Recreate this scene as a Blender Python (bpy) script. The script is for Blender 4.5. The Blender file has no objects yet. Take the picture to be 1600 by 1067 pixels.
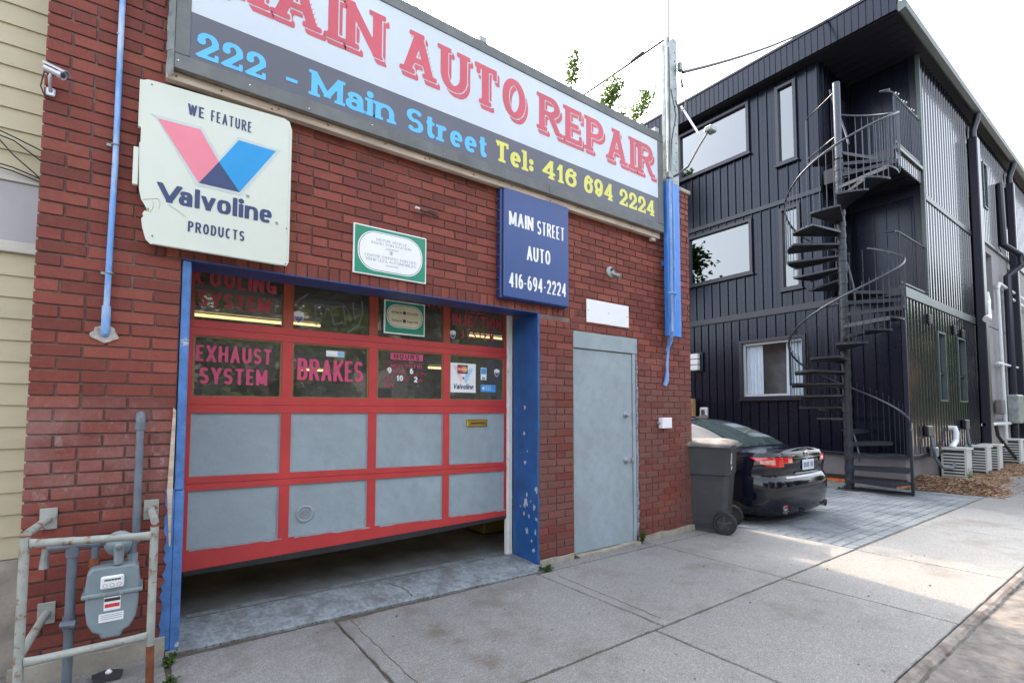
import bpy, bmesh, math, random
import numpy as np
from mathutils import Vector, Matrix
R = math.radians
rng = random.Random(7)
S = bpy.context.scene
COL = S.collection

# ------------------------------------------------------------ camera, sky, sun, exposure
cam_d = bpy.data.cameras.new('camera'); cam = bpy.data.objects.new('camera', cam_d); COL.objects.link(cam)
S.camera = cam
CAMP = Vector((0, -3.6, 1.395))
YAW, PIT, ROL = 0.636369053, 0.0542243808, 0.00136174886
fw = Vector((math.sin(YAW)*math.cos(PIT), math.cos(YAW)*math.cos(PIT), math.sin(PIT)))
rt = Vector((math.cos(YAW), -math.sin(YAW), 0)); up = rt.cross(fw)
r2 = math.cos(ROL)*rt + math.sin(ROL)*up; u2 = -math.sin(ROL)*rt + math.cos(ROL)*up
cam.matrix_world = Matrix(((r2.x, u2.x, -fw.x, CAMP.x), (r2.y, u2.y, -fw.y, CAMP.y), (r2.z, u2.z, -fw.z, CAMP.z), (0, 0, 0, 1)))
cam_d.sensor_fit = 'HORIZONTAL'; cam_d.sensor_width = 36.0
cam_d.lens = 788.725*36/1600
cam_d.shift_y = (600.84-533.5)/1600
cam_d.clip_start = 0.05; cam_d.clip_end = 600

SUN_AZ = (0.196, 0.981); SUN_EL = R(44)
W_ = bpy.data.worlds.new('World'); S.world = W_; W_.use_nodes = True
nt = W_.node_tree; nt.nodes.clear()
sky = nt.nodes.new('ShaderNodeTexSky'); sky.sky_type = 'NISHITA'; sky.sun_disc = False
sky.sun_elevation = SUN_EL; sky.sun_rotation = math.atan2(SUN_AZ[0], SUN_AZ[1])
sky.air_density = 1.0; sky.dust_density = 6.0; sky.ozone_density = 1.0
bg = nt.nodes.new('ShaderNodeBackground'); bg.inputs[1].default_value = 0.15
wo = nt.nodes.new('ShaderNodeOutputWorld')
hs_n = nt.nodes.new('ShaderNodeHueSaturation'); hs_n.inputs['Saturation'].default_value = 0.36   # pale summer haze
nt.links.new(sky.outputs[0], hs_n.inputs['Color']); nt.links.new(hs_n.outputs[0], bg.inputs[0]); nt.links.new(bg.outputs[0], wo.inputs[0])
sd = bpy.data.lights.new('sun', 'SUN'); sd.energy = 2.0; sd.angle = R(0.6); sd.color = (0.46, 0.35, 0.235)
sun = bpy.data.objects.new('sun', sd); COL.objects.link(sun)
sv = Vector((SUN_AZ[0]*math.cos(SUN_EL), SUN_AZ[1]*math.cos(SUN_EL), math.sin(SUN_EL)))
sun.rotation_euler = sv.to_track_quat('Z', 'Y').to_euler()
S.render.engine = 'CYCLES'
S.view_settings.view_transform = 'Standard'; S.view_settings.look = 'None'
S.view_settings.gamma = 1.0; S.view_settings.use_curve_mapping = False
S.view_settings.exposure = 2.95
S.cycles.max_bounces = 7; S.cycles.transparent_max_bounces = 16

# ------------------------------------------------------------ material helpers
def lin(c):
    return tuple(((v/255)/12.92 if v/255 <= 0.04045 else (((v/255)+0.055)/1.055)**2.4) for v in c)

class NT:
    def __init__(s, name):
        s.m = bpy.data.materials.new(name); s.m.use_nodes = True
        s.t = s.m.node_tree; s.b = s.t.nodes['Principled BSDF']
    def n(s, typ, **kw):
        nd = s.t.nodes.new(typ)
        for k, v in kw.items(): setattr(nd, k, v)
        return nd
    def l(s, a, b): s.t.links.new(a, b)
    def pos(s, obj=False, scale=(1, 1, 1)):
        if obj:
            o = s.n('ShaderNodeTexCoord').outputs['Object']
        else:
            o = s.n('ShaderNodeNewGeometry').outputs['Position']
        mp = s.n('ShaderNodeMapping'); mp.inputs['Scale'].default_value = scale
        s.l(o, mp.inputs['Vector']); return mp.outputs[0]
    def noise(s, vec, scale, detail=4, rough=0.6):
        nd = s.n('ShaderNodeTexNoise'); nd.inputs['Scale'].default_value = scale
        nd.inputs['Detail'].default_value = detail; nd.inputs['Roughness'].default_value = rough
        s.l(vec, nd.inputs['Vector']); return nd.outputs['Fac']
    def ramp(s, fac, a, b, ca=0.0, cb=1.0):
        nd = s.n('ShaderNodeMapRange'); nd.inputs['From Min'].default_value = a; nd.inputs['From Max'].default_value = b
        nd.inputs['To Min'].default_value = ca; nd.inputs['To Max'].default_value = cb
        s.l(fac, nd.inputs['Value']); return nd.outputs[0]
    def mix(s, fac, a, b, mode='MIX'):
        nd = s.n('ShaderNodeMix', data_type='RGBA', blend_type=mode)
        for i, v in ((0, fac), (6, a), (7, b)):
            if hasattr(v, 'is_linked'): s.l(v, nd.inputs[i])
            elif i == 0: nd.inputs[0].default_value = v
            else: nd.inputs[i].default_value = (*v[:3], 1)
        return nd.outputs[2]
    def math(s, op, a, b=0.0):
        nd = s.n('ShaderNodeMath', operation=op)
        for i, v in ((0, a), (1, b)):
            if hasattr(v, 'is_linked'): s.l(v, nd.inputs[i])
            else: nd.inputs[i].default_value = v
        return nd.outputs[0]
    def sep(s, vec):
        nd = s.n('ShaderNodeSeparateXYZ'); s.l(vec, nd.inputs[0]); return nd.outputs
    def bump(s, h, strength=0.3, dist=0.004):
        nd = s.n('ShaderNodeBump'); nd.inputs['Strength'].default_value = strength; nd.inputs['Distance'].default_value = dist
        s.l(h, nd.inputs['Height']); s.l(nd.outputs[0], s.b.inputs['Normal'])

def mat(name, col, rough=0.6, metal=0.0, var=0.12, vscale=6.0, bump=0.0, bscale=60.0, dirt=None, dirt_amt=0.0, dirt_scale=2.0, spec=0.5, stretch=(1, 1, 1), obj=False, coat=0.0, thr=(0.5, 0.72)):
    """weathered plain surface: base colour with fine and broad variation, patches of dirt or rust, fine relief"""
    k = NT(name); b = k.b
    p = k.pos(obj, stretch)
    n1 = k.noise(p, vscale, 6)
    f = k.ramp(n1, 0.3, 0.7, 1-var, 1+var)
    base = k.n('ShaderNodeRGB'); base.outputs[0].default_value = (*col, 1)
    vm = k.n('ShaderNodeVectorMath', operation='SCALE'); k.l(base.outputs[0], vm.inputs[0]); k.l(f, vm.inputs['Scale'])
    c = vm.outputs[0]
    if dirt is not None:
        d = k.ramp(k.noise(p, dirt_scale, 8, 0.7), thr[0], thr[1], 0, dirt_amt)
        c = k.mix(d, c, dirt)
    k.l(c, b.inputs['Base Color'])
    b.inputs['Roughness'].default_value = rough; b.inputs['Metallic'].default_value = metal
    b.inputs['Specular IOR Level'].default_value = spec; b.inputs['Coat Weight'].default_value = coat
    if bump > 0: k.bump(k.noise(p, bscale, 5), bump, 0.003)
    return k.m

def emis(name, col, st):
    k = NT(name); k.b.inputs['Base Color'].default_value = (*col, 1)
    k.b.inputs['Emission Color'].default_value = (*col, 1); k.b.inputs['Emission Strength'].default_value = st
    return k.m

def glassmat(name, refl, tint=(0.8, 0.85, 0.85), base_refl=0.05, rough=0.01, haze=0.0):
    """window pane: fresnel-weighted mirror over a tinted see-through layer, with a little dust"""
    k = NT(name); t = k.t; t.nodes.remove(k.b)
    out = [n for n in t.nodes if n.type == 'OUTPUT_MATERIAL'][0]
    tr = k.n('ShaderNodeBsdfTransparent'); tr.inputs[0].default_value = (*tint, 1)
    gl = k.n('ShaderNodeBsdfGlossy'); gl.inputs['Roughness'].default_value = rough; gl.inputs['Color'].default_value = (0.9, 0.95, 1, 1)
    lw = k.n('ShaderNodeLayerWeight'); lw.inputs[0].default_value = 0.25
    f = k.ramp(lw.outputs['Fresnel'], 0, 1, base_refl, refl)
    mx = k.n('ShaderNodeMixShader'); k.l(f, mx.inputs[0]); k.l(tr.outputs[0], mx.inputs[1]); k.l(gl.outputs[0], mx.inputs[2])
    o = mx.outputs[0]
    if haze > 0:
        df = k.n('ShaderNodeBsdfDiffuse'); df.inputs[0].default_value = (0.5, 0.5, 0.48, 1)
        m2 = k.n('ShaderNodeMixShader')
        k.l(k.ramp(k.noise(k.pos(), 3.0, 6), 0.3, 0.8, haze*0.3, haze), m2.inputs[0])
        k.l(o, m2.inputs[1]); k.l(df.outputs[0], m2.inputs[2]); o = m2.outputs[0]
    k.l(o, out.inputs['Surface']); return k.m

# ------------------------------------------------------------ mesh builder
class MB:
    def __init__(s): s.v = []; s.f = []; s.mi = []
    def add(s, vs, fs, mi=0):
        o = len(s.v); s.v += [tuple(p) for p in vs]
        for f in fs: s.f.append(tuple(i+o for i in f)); s.mi.append(mi)
        return s
    def box(s, x0, x1, y0, y1, z0, z1, mi=0):
        vs = [(x0,y0,z0),(x1,y0,z0),(x1,y1,z0),(x0,y1,z0),(x0,y0,z1),(x1,y0,z1),(x1,y1,z1),(x0,y1,z1)]
        return s.add(vs, [(0,3,2,1),(4,5,6,7),(0,1,5,4),(1,2,6,5),(2,3,7,6),(3,0,4,7)], mi)
    def cbox(s, x0, x1, y0, y1, z0, z1, c=0.004, mi=0):
        """box with chamfered edges"""
        bm = bmesh.new(); bmesh.ops.create_cube(bm, size=1)
        for v in bm.verts:
            v.co = Vector(((x0+x1)/2+v.co.x*(x1-x0), (y0+y1)/2+v.co.y*(y1-y0), (z0+z1)/2+v.co.z*(z1-z0)))
        bmesh.ops.bevel(bm, geom=bm.edges[:], offset=c, segments=1, affect='EDGES')
        bm.verts.index_update()
        s.add([v.co[:] for v in bm.verts], [[v.index for v in f.verts] for f in bm.faces], mi); bm.free(); return s
    def bar(s, a, b, w, h=None, upv=(0, 0, 1), mi=0):
        h = h or w; a = Vector(a); b = Vector(b); d = (b-a).normalized()
        u = Vector(upv)
        if abs(d.dot(u)) > 0.98: u = Vector((0, 1, 0))
        sd_ = d.cross(u).normalized(); u = sd_.cross(d)
        vs = []
        for p in (a, b):
            for i, j in ((-1,-1),(1,-1),(1,1),(-1,1)): vs.append(p+sd_*(i*w/2)+u*(j*h/2))
        return s.add(vs, [(3,2,1,0),(4,5,6,7),(0,1,5,4),(1,2,6,5),(2,3,7,6),(3,0,4,7)], mi)
    def tube(s, pts, r, n=10, mi=0, cap=True):
        pts = [Vector(p) for p in pts]; rs = r if isinstance(r, (list, tuple)) else [r]*len(pts)
        prev = None; vs = []; fs = []
        for i, p in enumerate(pts):
            d = (pts[min(i+1, len(pts)-1)]-pts[max(i-1, 0)]).normalized()
            if prev is None:
                u = Vector((0, 0, 1)) if abs(d.z) < 0.9 else Vector((1, 0, 0))
            else: u = prev
            a = d.cross(u).normalized(); u = a.cross(d).normalized(); prev = u
            for j in range(n):
                t = 2*math.pi*j/n; vs.append(p+a*(rs[i]*math.cos(t))+u*(rs[i]*math.sin(t)))
        for i in range(len(pts)-1):
            for j in range(n):
                k = (j+1) % n; fs.append((i*n+j, i*n+k, (i+1)*n+k, (i+1)*n+j))
        if cap: fs.append(tuple(range(n))[::-1]); fs.append(tuple(range((len(pts)-1)*n, len(pts)*n)))
        return s.add(vs, fs, mi)
    def cyl(s, a, b, r, n=16, mi=0): return s.tube([a, b], r, n, mi)
    def lathe(s, prof, org, axis='z', n=20, mi=0):
        vs = []; fs = []
        for r, h in prof:
            for j in range(n):
                t = 2*math.pi*j/n; c, q = r*math.cos(t), r*math.sin(t)
                p = {'z': (c, q, h), 'y': (c, h, q), 'x': (h, c, q)}[axis]
                vs.append((org[0]+p[0], org[1]+p[1], org[2]+p[2]))
        for i in range(len(prof)-1):
            for j in range(n):
                k = (j+1) % n; fs.append((i*n+j, i*n+k, (i+1)*n+k, (i+1)*n+j))
        fs.append(tuple(range(n))[::-1]); fs.append(tuple(range((len(prof)-1)*n, len(prof)*n)))
        return s.add(vs, fs, mi)
    def prism(s, poly, d0, d1, axis='y', mi=0):
        """polygon (a,b) extruded along axis: 'y' -> (x,z), 'z' -> (x,y), 'x' -> (y,z)"""
        mk = {'y': lambda p, d: (p[0], d, p[1]), 'z': lambda p, d: (p[0], p[1], d), 'x': lambda p, d: (d, p[0], p[1])}[axis]
        n = len(poly); vs = [mk(p, d0) for p in poly]+[mk(p, d1) for p in poly]
        fs = [tuple(range(n))[::-1], tuple(range(n, 2*n))]+[(i, (i+1) % n, (i+1) % n+n, i+n) for i in range(n)]
        return s.add(vs, fs, mi)
    def build(s, name, mats, parent=None, smooth=False, **props):
        me = bpy.data.meshes.new(name); me.from_pydata(s.v, [], s.f)
        if not isinstance(mats, (list, tuple)): mats = [mats]
        for m in mats: me.materials.append(m)
        if len(mats) > 1: me.polygons.foreach_set('material_index', s.mi)
        bm = bmesh.new(); bm.from_mesh(me); bmesh.ops.recalc_face_normals(bm, faces=bm.faces); bm.to_mesh(me); bm.free()
        if smooth:
            me.polygons.foreach_set('use_smooth', [True]*len(me.polygons))
            try: me.set_sharp_from_angle(angle=R(35))
            except Exception: pass
        return link(name, me, parent, **props)

def wmat(o):
    return (wmat(o.parent) @ o.matrix_parent_inverse @ o.matrix_basis) if o.parent else o.matrix_basis.copy()
def link(name, me, parent=None, **props):
    o = bpy.data.objects.new(name, me); COL.objects.link(o)
    if parent is not None:
        o.parent = parent
        o.matrix_parent_inverse = wmat(parent).inverted()
    for k, v in props.items(): o[k] = v
    return o
def raw(name, vs, fs, m, parent=None, **props):
    me = bpy.data.meshes.new(name); me.from_pydata([tuple(v) for v in vs], [], fs)
    for mm in (m if isinstance(m, (list, tuple)) else [m]): me.materials.append(mm)
    return link(name, me, parent, **props)
def thing(name, label, cat, loc=(0, 0, 0), group=None, rz=0.0):
    o = bpy.data.objects.new(name, None); COL.objects.link(o); o.location = loc; o.rotation_euler = (0, 0, rz)
    o.empty_display_size = 0.1; o['label'] = label; o['category'] = cat
    if group: o['group'] = group
    return o
def tag(o, label, cat, group=None):
    o['label'] = label; o['category'] = cat
    if group: o['group'] = group
    return o
def struct(o): o['kind'] = 'structure'; return o
def copy_tree(o, parent=None):
    c = o.copy(); COL.objects.link(c)
    if parent is not None: c.parent = parent
    for ch in list(o.children): copy_tree(ch, c)
    return c
def rects_minus(rect, holes):
    """split rect (a0,a1,b0,b1) round the holes"""
    out = [rect]
    for h in holes:
        nx = []
        for r in out:
            a0, a1, b0, b1 = r; x0, x1, z0, z1 = max(a0, h[0]), min(a1, h[1]), max(b0, h[2]), min(b1, h[3])
            if x0 >= x1 or z0 >= z1: nx.append(r); continue
            if a0 < x0: nx.append((a0, x0, b0, b1))
            if x1 < a1: nx.append((x1, a1, b0, b1))
            if b0 < z0: nx.append((x0, x1, b0, z0))
            if z1 < b1: nx.append((x0, x1, z1, b1))
        out = nx
    return out

# ------------------------------------------------------------ lettering: stroke skeletons -> distance field -> flat mesh
L = lambda *a: ('L', *a)
A = lambda *a: ('A', *a)
G = {
'A': (.86, [L(0,0,.5,1), L(.5,1,1,0), L(.2,.32,.8,.32)], 'b0 b1 t.42'),
'B': (.78, [L(0,0,0,1), L(0,1,.5,1), A(.5,.765,.44,.235,90,-90), L(0,.53,.5,.53), A(.5,.265,.5,.265,90,-90), L(0,0,.5,0)], 'b0l t0l'),
'C': (.78, [A(.5,.5,.5,.5,48,312)], ''),
'D': (.80, [L(0,0,0,1), L(0,1,.4,1), A(.4,.5,.6,.5,90,-90), L(0,0,.4,0)], 'b0l t0l'),
'E': (.68, [L(0,0,0,1), L(0,1,1,1), L(0,.51,.82,.51), L(0,0,1,0)], 'b0l t0l v1.0d v1.1u'),
'F': (.64, [L(0,0,0,1), L(0,1,1,1), L(0,.5,.82,.5)], 'b0 t0l v1.1u'),
'G': (.82, [A(.5,.5,.5,.5,48,350), L(1,.42,1,.0), L(.6,.45,1,.45)], ''),
'H': (.84, [L(0,0,0,1), L(1,0,1,1), L(0,.51,1,.51)], 'b0 b1 t0 t1'),
'I': (.22, [L(.5,0,.5,1)], 'b.5 t.5'),
'J': (.60, [L(1,1,1,.28), A(.5,.28,.5,.28,0,-170)], 't1'),
'K': (.82, [L(0,0,0,1), L(0,.38,1,1), L(.33,.56,1,0)], 'b0 b1 t0 t1'),
'L': (.64, [L(0,0,0,1), L(0,0,1,0)], 'b0l t0 v1.0u'),
'M': (1.0, [L(0,0,0,1), L(1,0,1,1), L(0,1,.5,.12), L(.5,.12,1,1)], 'b0 b1 t0l t1r'),
'N': (.84, [L(0,0,0,1), L(1,0,1,1), L(0,1,1,0)], 'b0 t0l t1'),
'O': (.84, [A(.5,.5,.5,.5,0,360)], ''),
'P': (.76, [L(0,0,0,1), L(0,1,.5,1), A(.5,.74,.5,.26,90,-90), L(0,.48,.5,.48)], 'b0 t0l'),
'Q': (.84, [A(.5,.5,.5,.5,0,360), L(.6,.25,1,0)], ''),
'R': (.82, [L(0,0,0,1), L(0,1,.5,1), A(.5,.76,.46,.24,90,-90), L(0,.52,.5,.52), L(.5,.52,1,0)], 'b0 b1r t0l'),
'S': (.76, [A(.5,.745,.5,.255,28,270), A(.5,.255,.5,.255,90,-152)], ''),
'T': (.78, [L(.5,0,.5,1), L(0,1,1,1)], 'b.5 v0.1d v1.1d'),
'U': (.82, [L(0,1,0,.36), A(.5,.36,.5,.36,180,360), L(1,.36,1,1)], 't0 t1'),
'V': (.84, [L(0,1,.5,0), L(.5,0,1,1)], 't0 t1'),
'W': (1.15, [L(0,1,.27,0), L(.27,0,.5,.95), L(.5,.95,.73,0), L(.73,0,1,1)], 't0 t1'),
'X': (.84, [L(0,0,1,1), L(0,1,1,0)], ''),
'Y': (.82, [L(0,1,.5,.45), L(1,1,.5,.45), L(.5,.45,.5,0)], ''),
'Z': (.74, [L(0,1,1,1), L(1,1,0,0), L(0,0,1,0)], ''),
'0': (.74, [A(.5,.5,.5,.5,0,360)], ''),
'1': (.40, [L(.62,0,.62,1), L(.62,1,0,.76)], 'b.62'),
'2': (.74, [A(.5,.70,.5,.30,172,-32), L(.93,.55,.02,.03), L(0,0,1,0)], 'D0.68 v1.0u'),
'3': (.74, [A(.47,.75,.45,.25,150,-90), A(.47,.255,.53,.255,90,-152)], ''),
'4': (.80, [L(.72,0,.72,1), L(.72,1,0,.30), L(0,.27,1,.27)], 'b.72'),
'5': (.74, [L(.9,1,.12,1), L(.12,1,.05,.52), A(.47,.31,.53,.31,142,-150)], ''),
'6': (.74, [A(.5,.32,.5,.32,0,360), A(.62,.45,.62,.55,180,75)], 'D.92.82'),
'7': (.70, [L(0,1,1,1), L(1,1,.35,0)], ''),
'8': (.74, [A(.5,.76,.44,.24,0,360), A(.5,.26,.5,.26,0,360)], ''),
'9': (.74, [A(.5,.68,.5,.32,0,360), A(.38,.55,.62,.55,0,-105)], 'D.08.18'),
'-': (.40, [L(0,.40,1,.40)], ''),
"'": (.16, [L(.5,1,.5,.78)], ''),
'.': (.18, [('D',.5,.03)], ''),
':': (.40, [('D',.6,.08), ('D',.6,.56)], ''),
' ': (.34, [], ''),
'a': (.62, [A(.5,.44,.45,.24,160,0), L(.95,.44,.95,0), A(.45,.19,.45,.19,0,360)], 'B.95'),
'c': (.60, [A(.5,.34,.5,.34,50,310)], ''),
'd': (.66, [A(.5,.34,.5,.34,0,360), L(1,0,1,1)], 'T1 B1'),
'e': (.64, [A(.5,.34,.5,.34,0,312), L(0,.35,1,.35)], ''),
'h': (.66, [L(0,0,0,1), A(.5,.36,.5,.32,180,0), L(1,.36,1,0)], 'b0 b1 T0'),
'i': (.22, [L(.5,0,.5,.68), ('D',.5,.97)], 'b.5 X.5'),
'l': (.22, [L(.5,0,.5,1)], 'b.5 T.5'),
'm': (1.0, [L(0,0,0,.68), A(.25,.42,.25,.26,180,0), L(.5,.42,.5,0), A(.75,.42,.25,.26,180,0), L(1,.42,1,0)], 'b0 b.5 b1'),
'n': (.68, [L(0,0,0,.68), A(.5,.38,.5,.30,180,0), L(1,.38,1,0)], 'b0 b1 X0'),
'o': (.66, [A(.5,.34,.5,.34,0,360)], ''),
'p': (.66, [A(.5,.34,.5,.34,0,360), L(0,.68,0,-.25)], ''),
'r': (.50, [L(0,0,0,.68), A(.55,.36,.55,.32,180,50)], 'b0 X0'),
's': (.56, [A(.5,.50,.5,.18,28,270), A(.5,.18,.5,.18,90,-152)], ''),
't': (.48, [L(.35,.93,.35,.22), A(.68,.22,.33,.22,180,320), L(0,.68,.95,.68)], ''),
'u': (.66, [L(0,.68,0,.3), A(.5,.3,.5,.3,180,360), L(1,0,1,.68)], ''),
'v': (.66, [L(0,.68,.5,0), L(.5,0,1,.68)], 'C'),
}
def seg_d(X, Z, x0, z0, x1, z1, hw, ext, square):
    dx, dz = x1-x0, z1-z0; ln = math.hypot(dx, dz) or 1e-9
    ux, uz = dx/ln, dz/ln
    t = (X-x0)*ux+(Z-z0)*uz; n = np.abs((X-x0)*uz-(Z-z0)*ux)
    if square:
        return np.maximum(n-hw, np.abs(t-ln/2)-ln/2-ext)
    tc = np.clip(t, 0, ln)
    return np.hypot(t-tc, n)-hw
def glyph_sdf(ch, X, Z, W, H, w, con, slab, sq=1.0):
    """distance field of one letter in a box W by H; w stroke weight, con = horizontal stroke / vertical stroke"""
    D = np.full(X.shape, 9.0)
    g = G.get(ch)
    if not g: return D
    hw = w/2; hh = w*con/2
    mx = lambda u: hw+u*(W-w); mz = lambda v: hh+v*(H-2*hh)
    top = H
    for e in g[1]:
        if e[0] == 'L':
            x0, z0, x1, z1 = mx(e[1]), mz(e[2]), mx(e[3]), mz(e[4])
            a = math.atan2(abs(z1-z0), abs(x1-x0)); t = hh+(hw-hh)*math.sin(a)
            if 0.02 < a < 1.5: t *= 0.98; ext = w
            else: ext = hh if a < .1 else hh
            isd = 0.02 < a < 1.5
            d = seg_d(X, Z, x0, z0, x1, z1, t, ext if not isd else w*0.6, True)
            if isd:
                zl, zh = min(z0, z1)-hh, max(z0, z1)+hh
                d = np.maximum(d, np.maximum(zl-Z, Z-zh))
            D = np.minimum(D, d)
        elif e[0] == 'A':
            cx, cz = mx(e[1]), mz(e[2]); rx = e[3]*(W-w); rz = e[4]*(H-2*hh)
            n = max(6, int(abs(e[6]-e[5])/14)); pr = None
            for i in range(n+1):
                a = R(e[5]+(e[6]-e[5])*i/n); ca, sa = math.cos(a), math.sin(a)
                if sq != 1.0:
                    ca = math.copysign(abs(ca)**sq, ca); sa = math.copysign(abs(sa)**sq, sa)
                p = (cx+rx*ca, cz+rz*sa)
                if pr is not None:
                    an = math.atan2(abs(p[1]-pr[1]), abs(p[0]-pr[0])); t = hh+(hw-hh)*math.sin(an)
                    closed = abs(e[6]-e[5]) >= 360
                    endseg = (i == n or i == 1) and not closed
                    D = np.minimum(D, seg_d(X, Z, *pr, *p, t, 0, endseg))
                pr = p
        elif e[0] == 'D':
            r = w*0.62; D = np.minimum(D, np.hypot(X-mx(e[1]), Z-mz(e[2])-(r-hh if e[2] < .2 else 0))-r)
    if slab and len(g) > 2:
        s = w*con*0.9; le = w*0.42
        for tk in g[2].split():
            c = tk[0]
            if c in 'btTBX':
                side = tk[-1] if tk[-1] in 'lr' else ''
                u = float(tk[1:].rstrip('lr')); x = mx(u)
                a, b_ = x-hw-le, x+hw+le
                if side == 'l': b_ = x
                if side == 'r': a = x
                if c in 'TX': b_ = x
                if c == 'B': a = x
                z = {'b': 0, 'B': 0, 't': H-s, 'T': H-s, 'X': mz(.68)+hh-s}[c]
                D = np.minimum(D, np.maximum(np.maximum(a-X, X-b_), np.maximum(z-Z, Z-z-s)))
            elif c == 'v':
                u, v = tk[1:-1].split('.'); x = mx(float(u)); v = float(v)
                ln = H*0.27; z0 = 0 if v == 0 else H-ln
                D = np.minimum(D, np.maximum(np.maximum(x+hw-w*.55-X, X-x-hw*1.0), np.maximum(z0-Z, Z-z0-ln)))
            elif c == 'D':
                q = tk[1:]; i = q.index('.', 1) if q[0] == '.' else q.index('.')
                u = float(q[:i] or 0); v = float(q[i:]); r = w*0.60
                D = np.minimum(D, np.hypot(X-mx(u)-w*.12, Z-mz(v))-r)
    return D
def msq(D, x0, z0, c, V, F, ox, oz):
    ny, nx = D.shape; ins = D < 0
    full = ins[:-1, :-1] & ins[1:, :-1] & ins[:-1, 1:] & ins[1:, 1:]
    any_ = ins[:-1, :-1] | ins[1:, :-1] | ins[:-1, 1:] | ins[1:, 1:]
    for j in range(ny-1):
        i = 0; row = full[j]
        while i < nx-1:
            if row[i]:
                k = i
                while k < nx-1 and row[k]: k += 1
                b = len(V); xa, xb, za, zb = x0+i*c, x0+k*c, z0+j*c, z0+(j+1)*c
                V += [(ox+xa, oz+za), (ox+xb, oz+za), (ox+xb, oz+zb), (ox+xa, oz+zb)]; F.append((b, b+1, b+2, b+3)); i = k
            else: i += 1
    js, is_ = np.nonzero(any_ & ~full)
    for j, i in zip(js.tolist(), is_.tolist()):
        cr = ((i, j), (i+1, j), (i+1, j+1), (i, j+1)); pts = []
        for q in range(4):
            a, b = cr[q], cr[(q+1) % 4]; da, db = D[a[1], a[0]], D[b[1], b[0]]
            if da < 0: pts.append(a)
            if (da < 0) != (db < 0):
                t = da/(da-db); pts.append((a[0]+(b[0]-a[0])*t, a[1]+(b[1]-a[1])*t))
        if len(pts) >= 3:
            b = len(V); V += [(ox+x0+p[0]*c, oz+z0+p[1]*c) for p in pts]; F.append(tuple(range(b, b+len(pts))))
def text2d(s, x0, x1, z0, z1, w=.2, con=.85, slab=False, gap=.12, shadow=None, cells=26, slant=0.0, sq=1.0):
    H = z1-z0; ww = w*H; gp = gap*H
    ws = [G.get(c, G[' '])[0]*H for c in s]
    k = ((x1-x0)-gp*(len(s)-1))/sum(ws)
    ww = min(ww, .325*H*k*(.86 if not slab else .95))
    V, F = [], []; x = x0; c = H/cells
    for ch, wd in zip(s, ws):
        W = max(wd*k, ww*1.02) if ch in "Iil1.':" else wd*k
        if ch in 'Iil' and slab: W = max(wd*k, ww*1.25)
        if ch != ' ':
            m = ww*.6+(shadow[0] if shadow else 0)+2*c; mb = 2*c+(-shadow[1] if shadow else 0)+(H*.28 if ch == 'p' else 0)
            xs = np.arange(-m, W+m+c, c); zs = np.arange(-mb, H+2*c, c)
            X, Z = np.meshgrid(xs, zs)
            if ch == 'p': pass
            f = lambda XX, ZZ: glyph_sdf(ch, XX-slant*ZZ, ZZ, W, H, ww, con, slab, sq)
            D = f(X, Z)
            if shadow:
                dx, dz, g_ = shadow; Sd = np.full(D.shape, 9.0)
                for i in range(1, 7): Sd = np.minimum(Sd, f(X-dx*i/6, Z-dz*i/6))
                D = np.minimum(D, np.maximum(Sd, -(D-g_)))
            msq(D, -m, -mb, c, V, F, x, z0)
        x += wd*k+gp
    return V, F
def text(name, s, x0, x1, z0, z1, y, m, parent, **kw):
    V, F = text2d(s, x0, x1, z0, z1, **kw)
    return raw(name, [(a, y, b) for a, b in V], F, m, parent)
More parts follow.
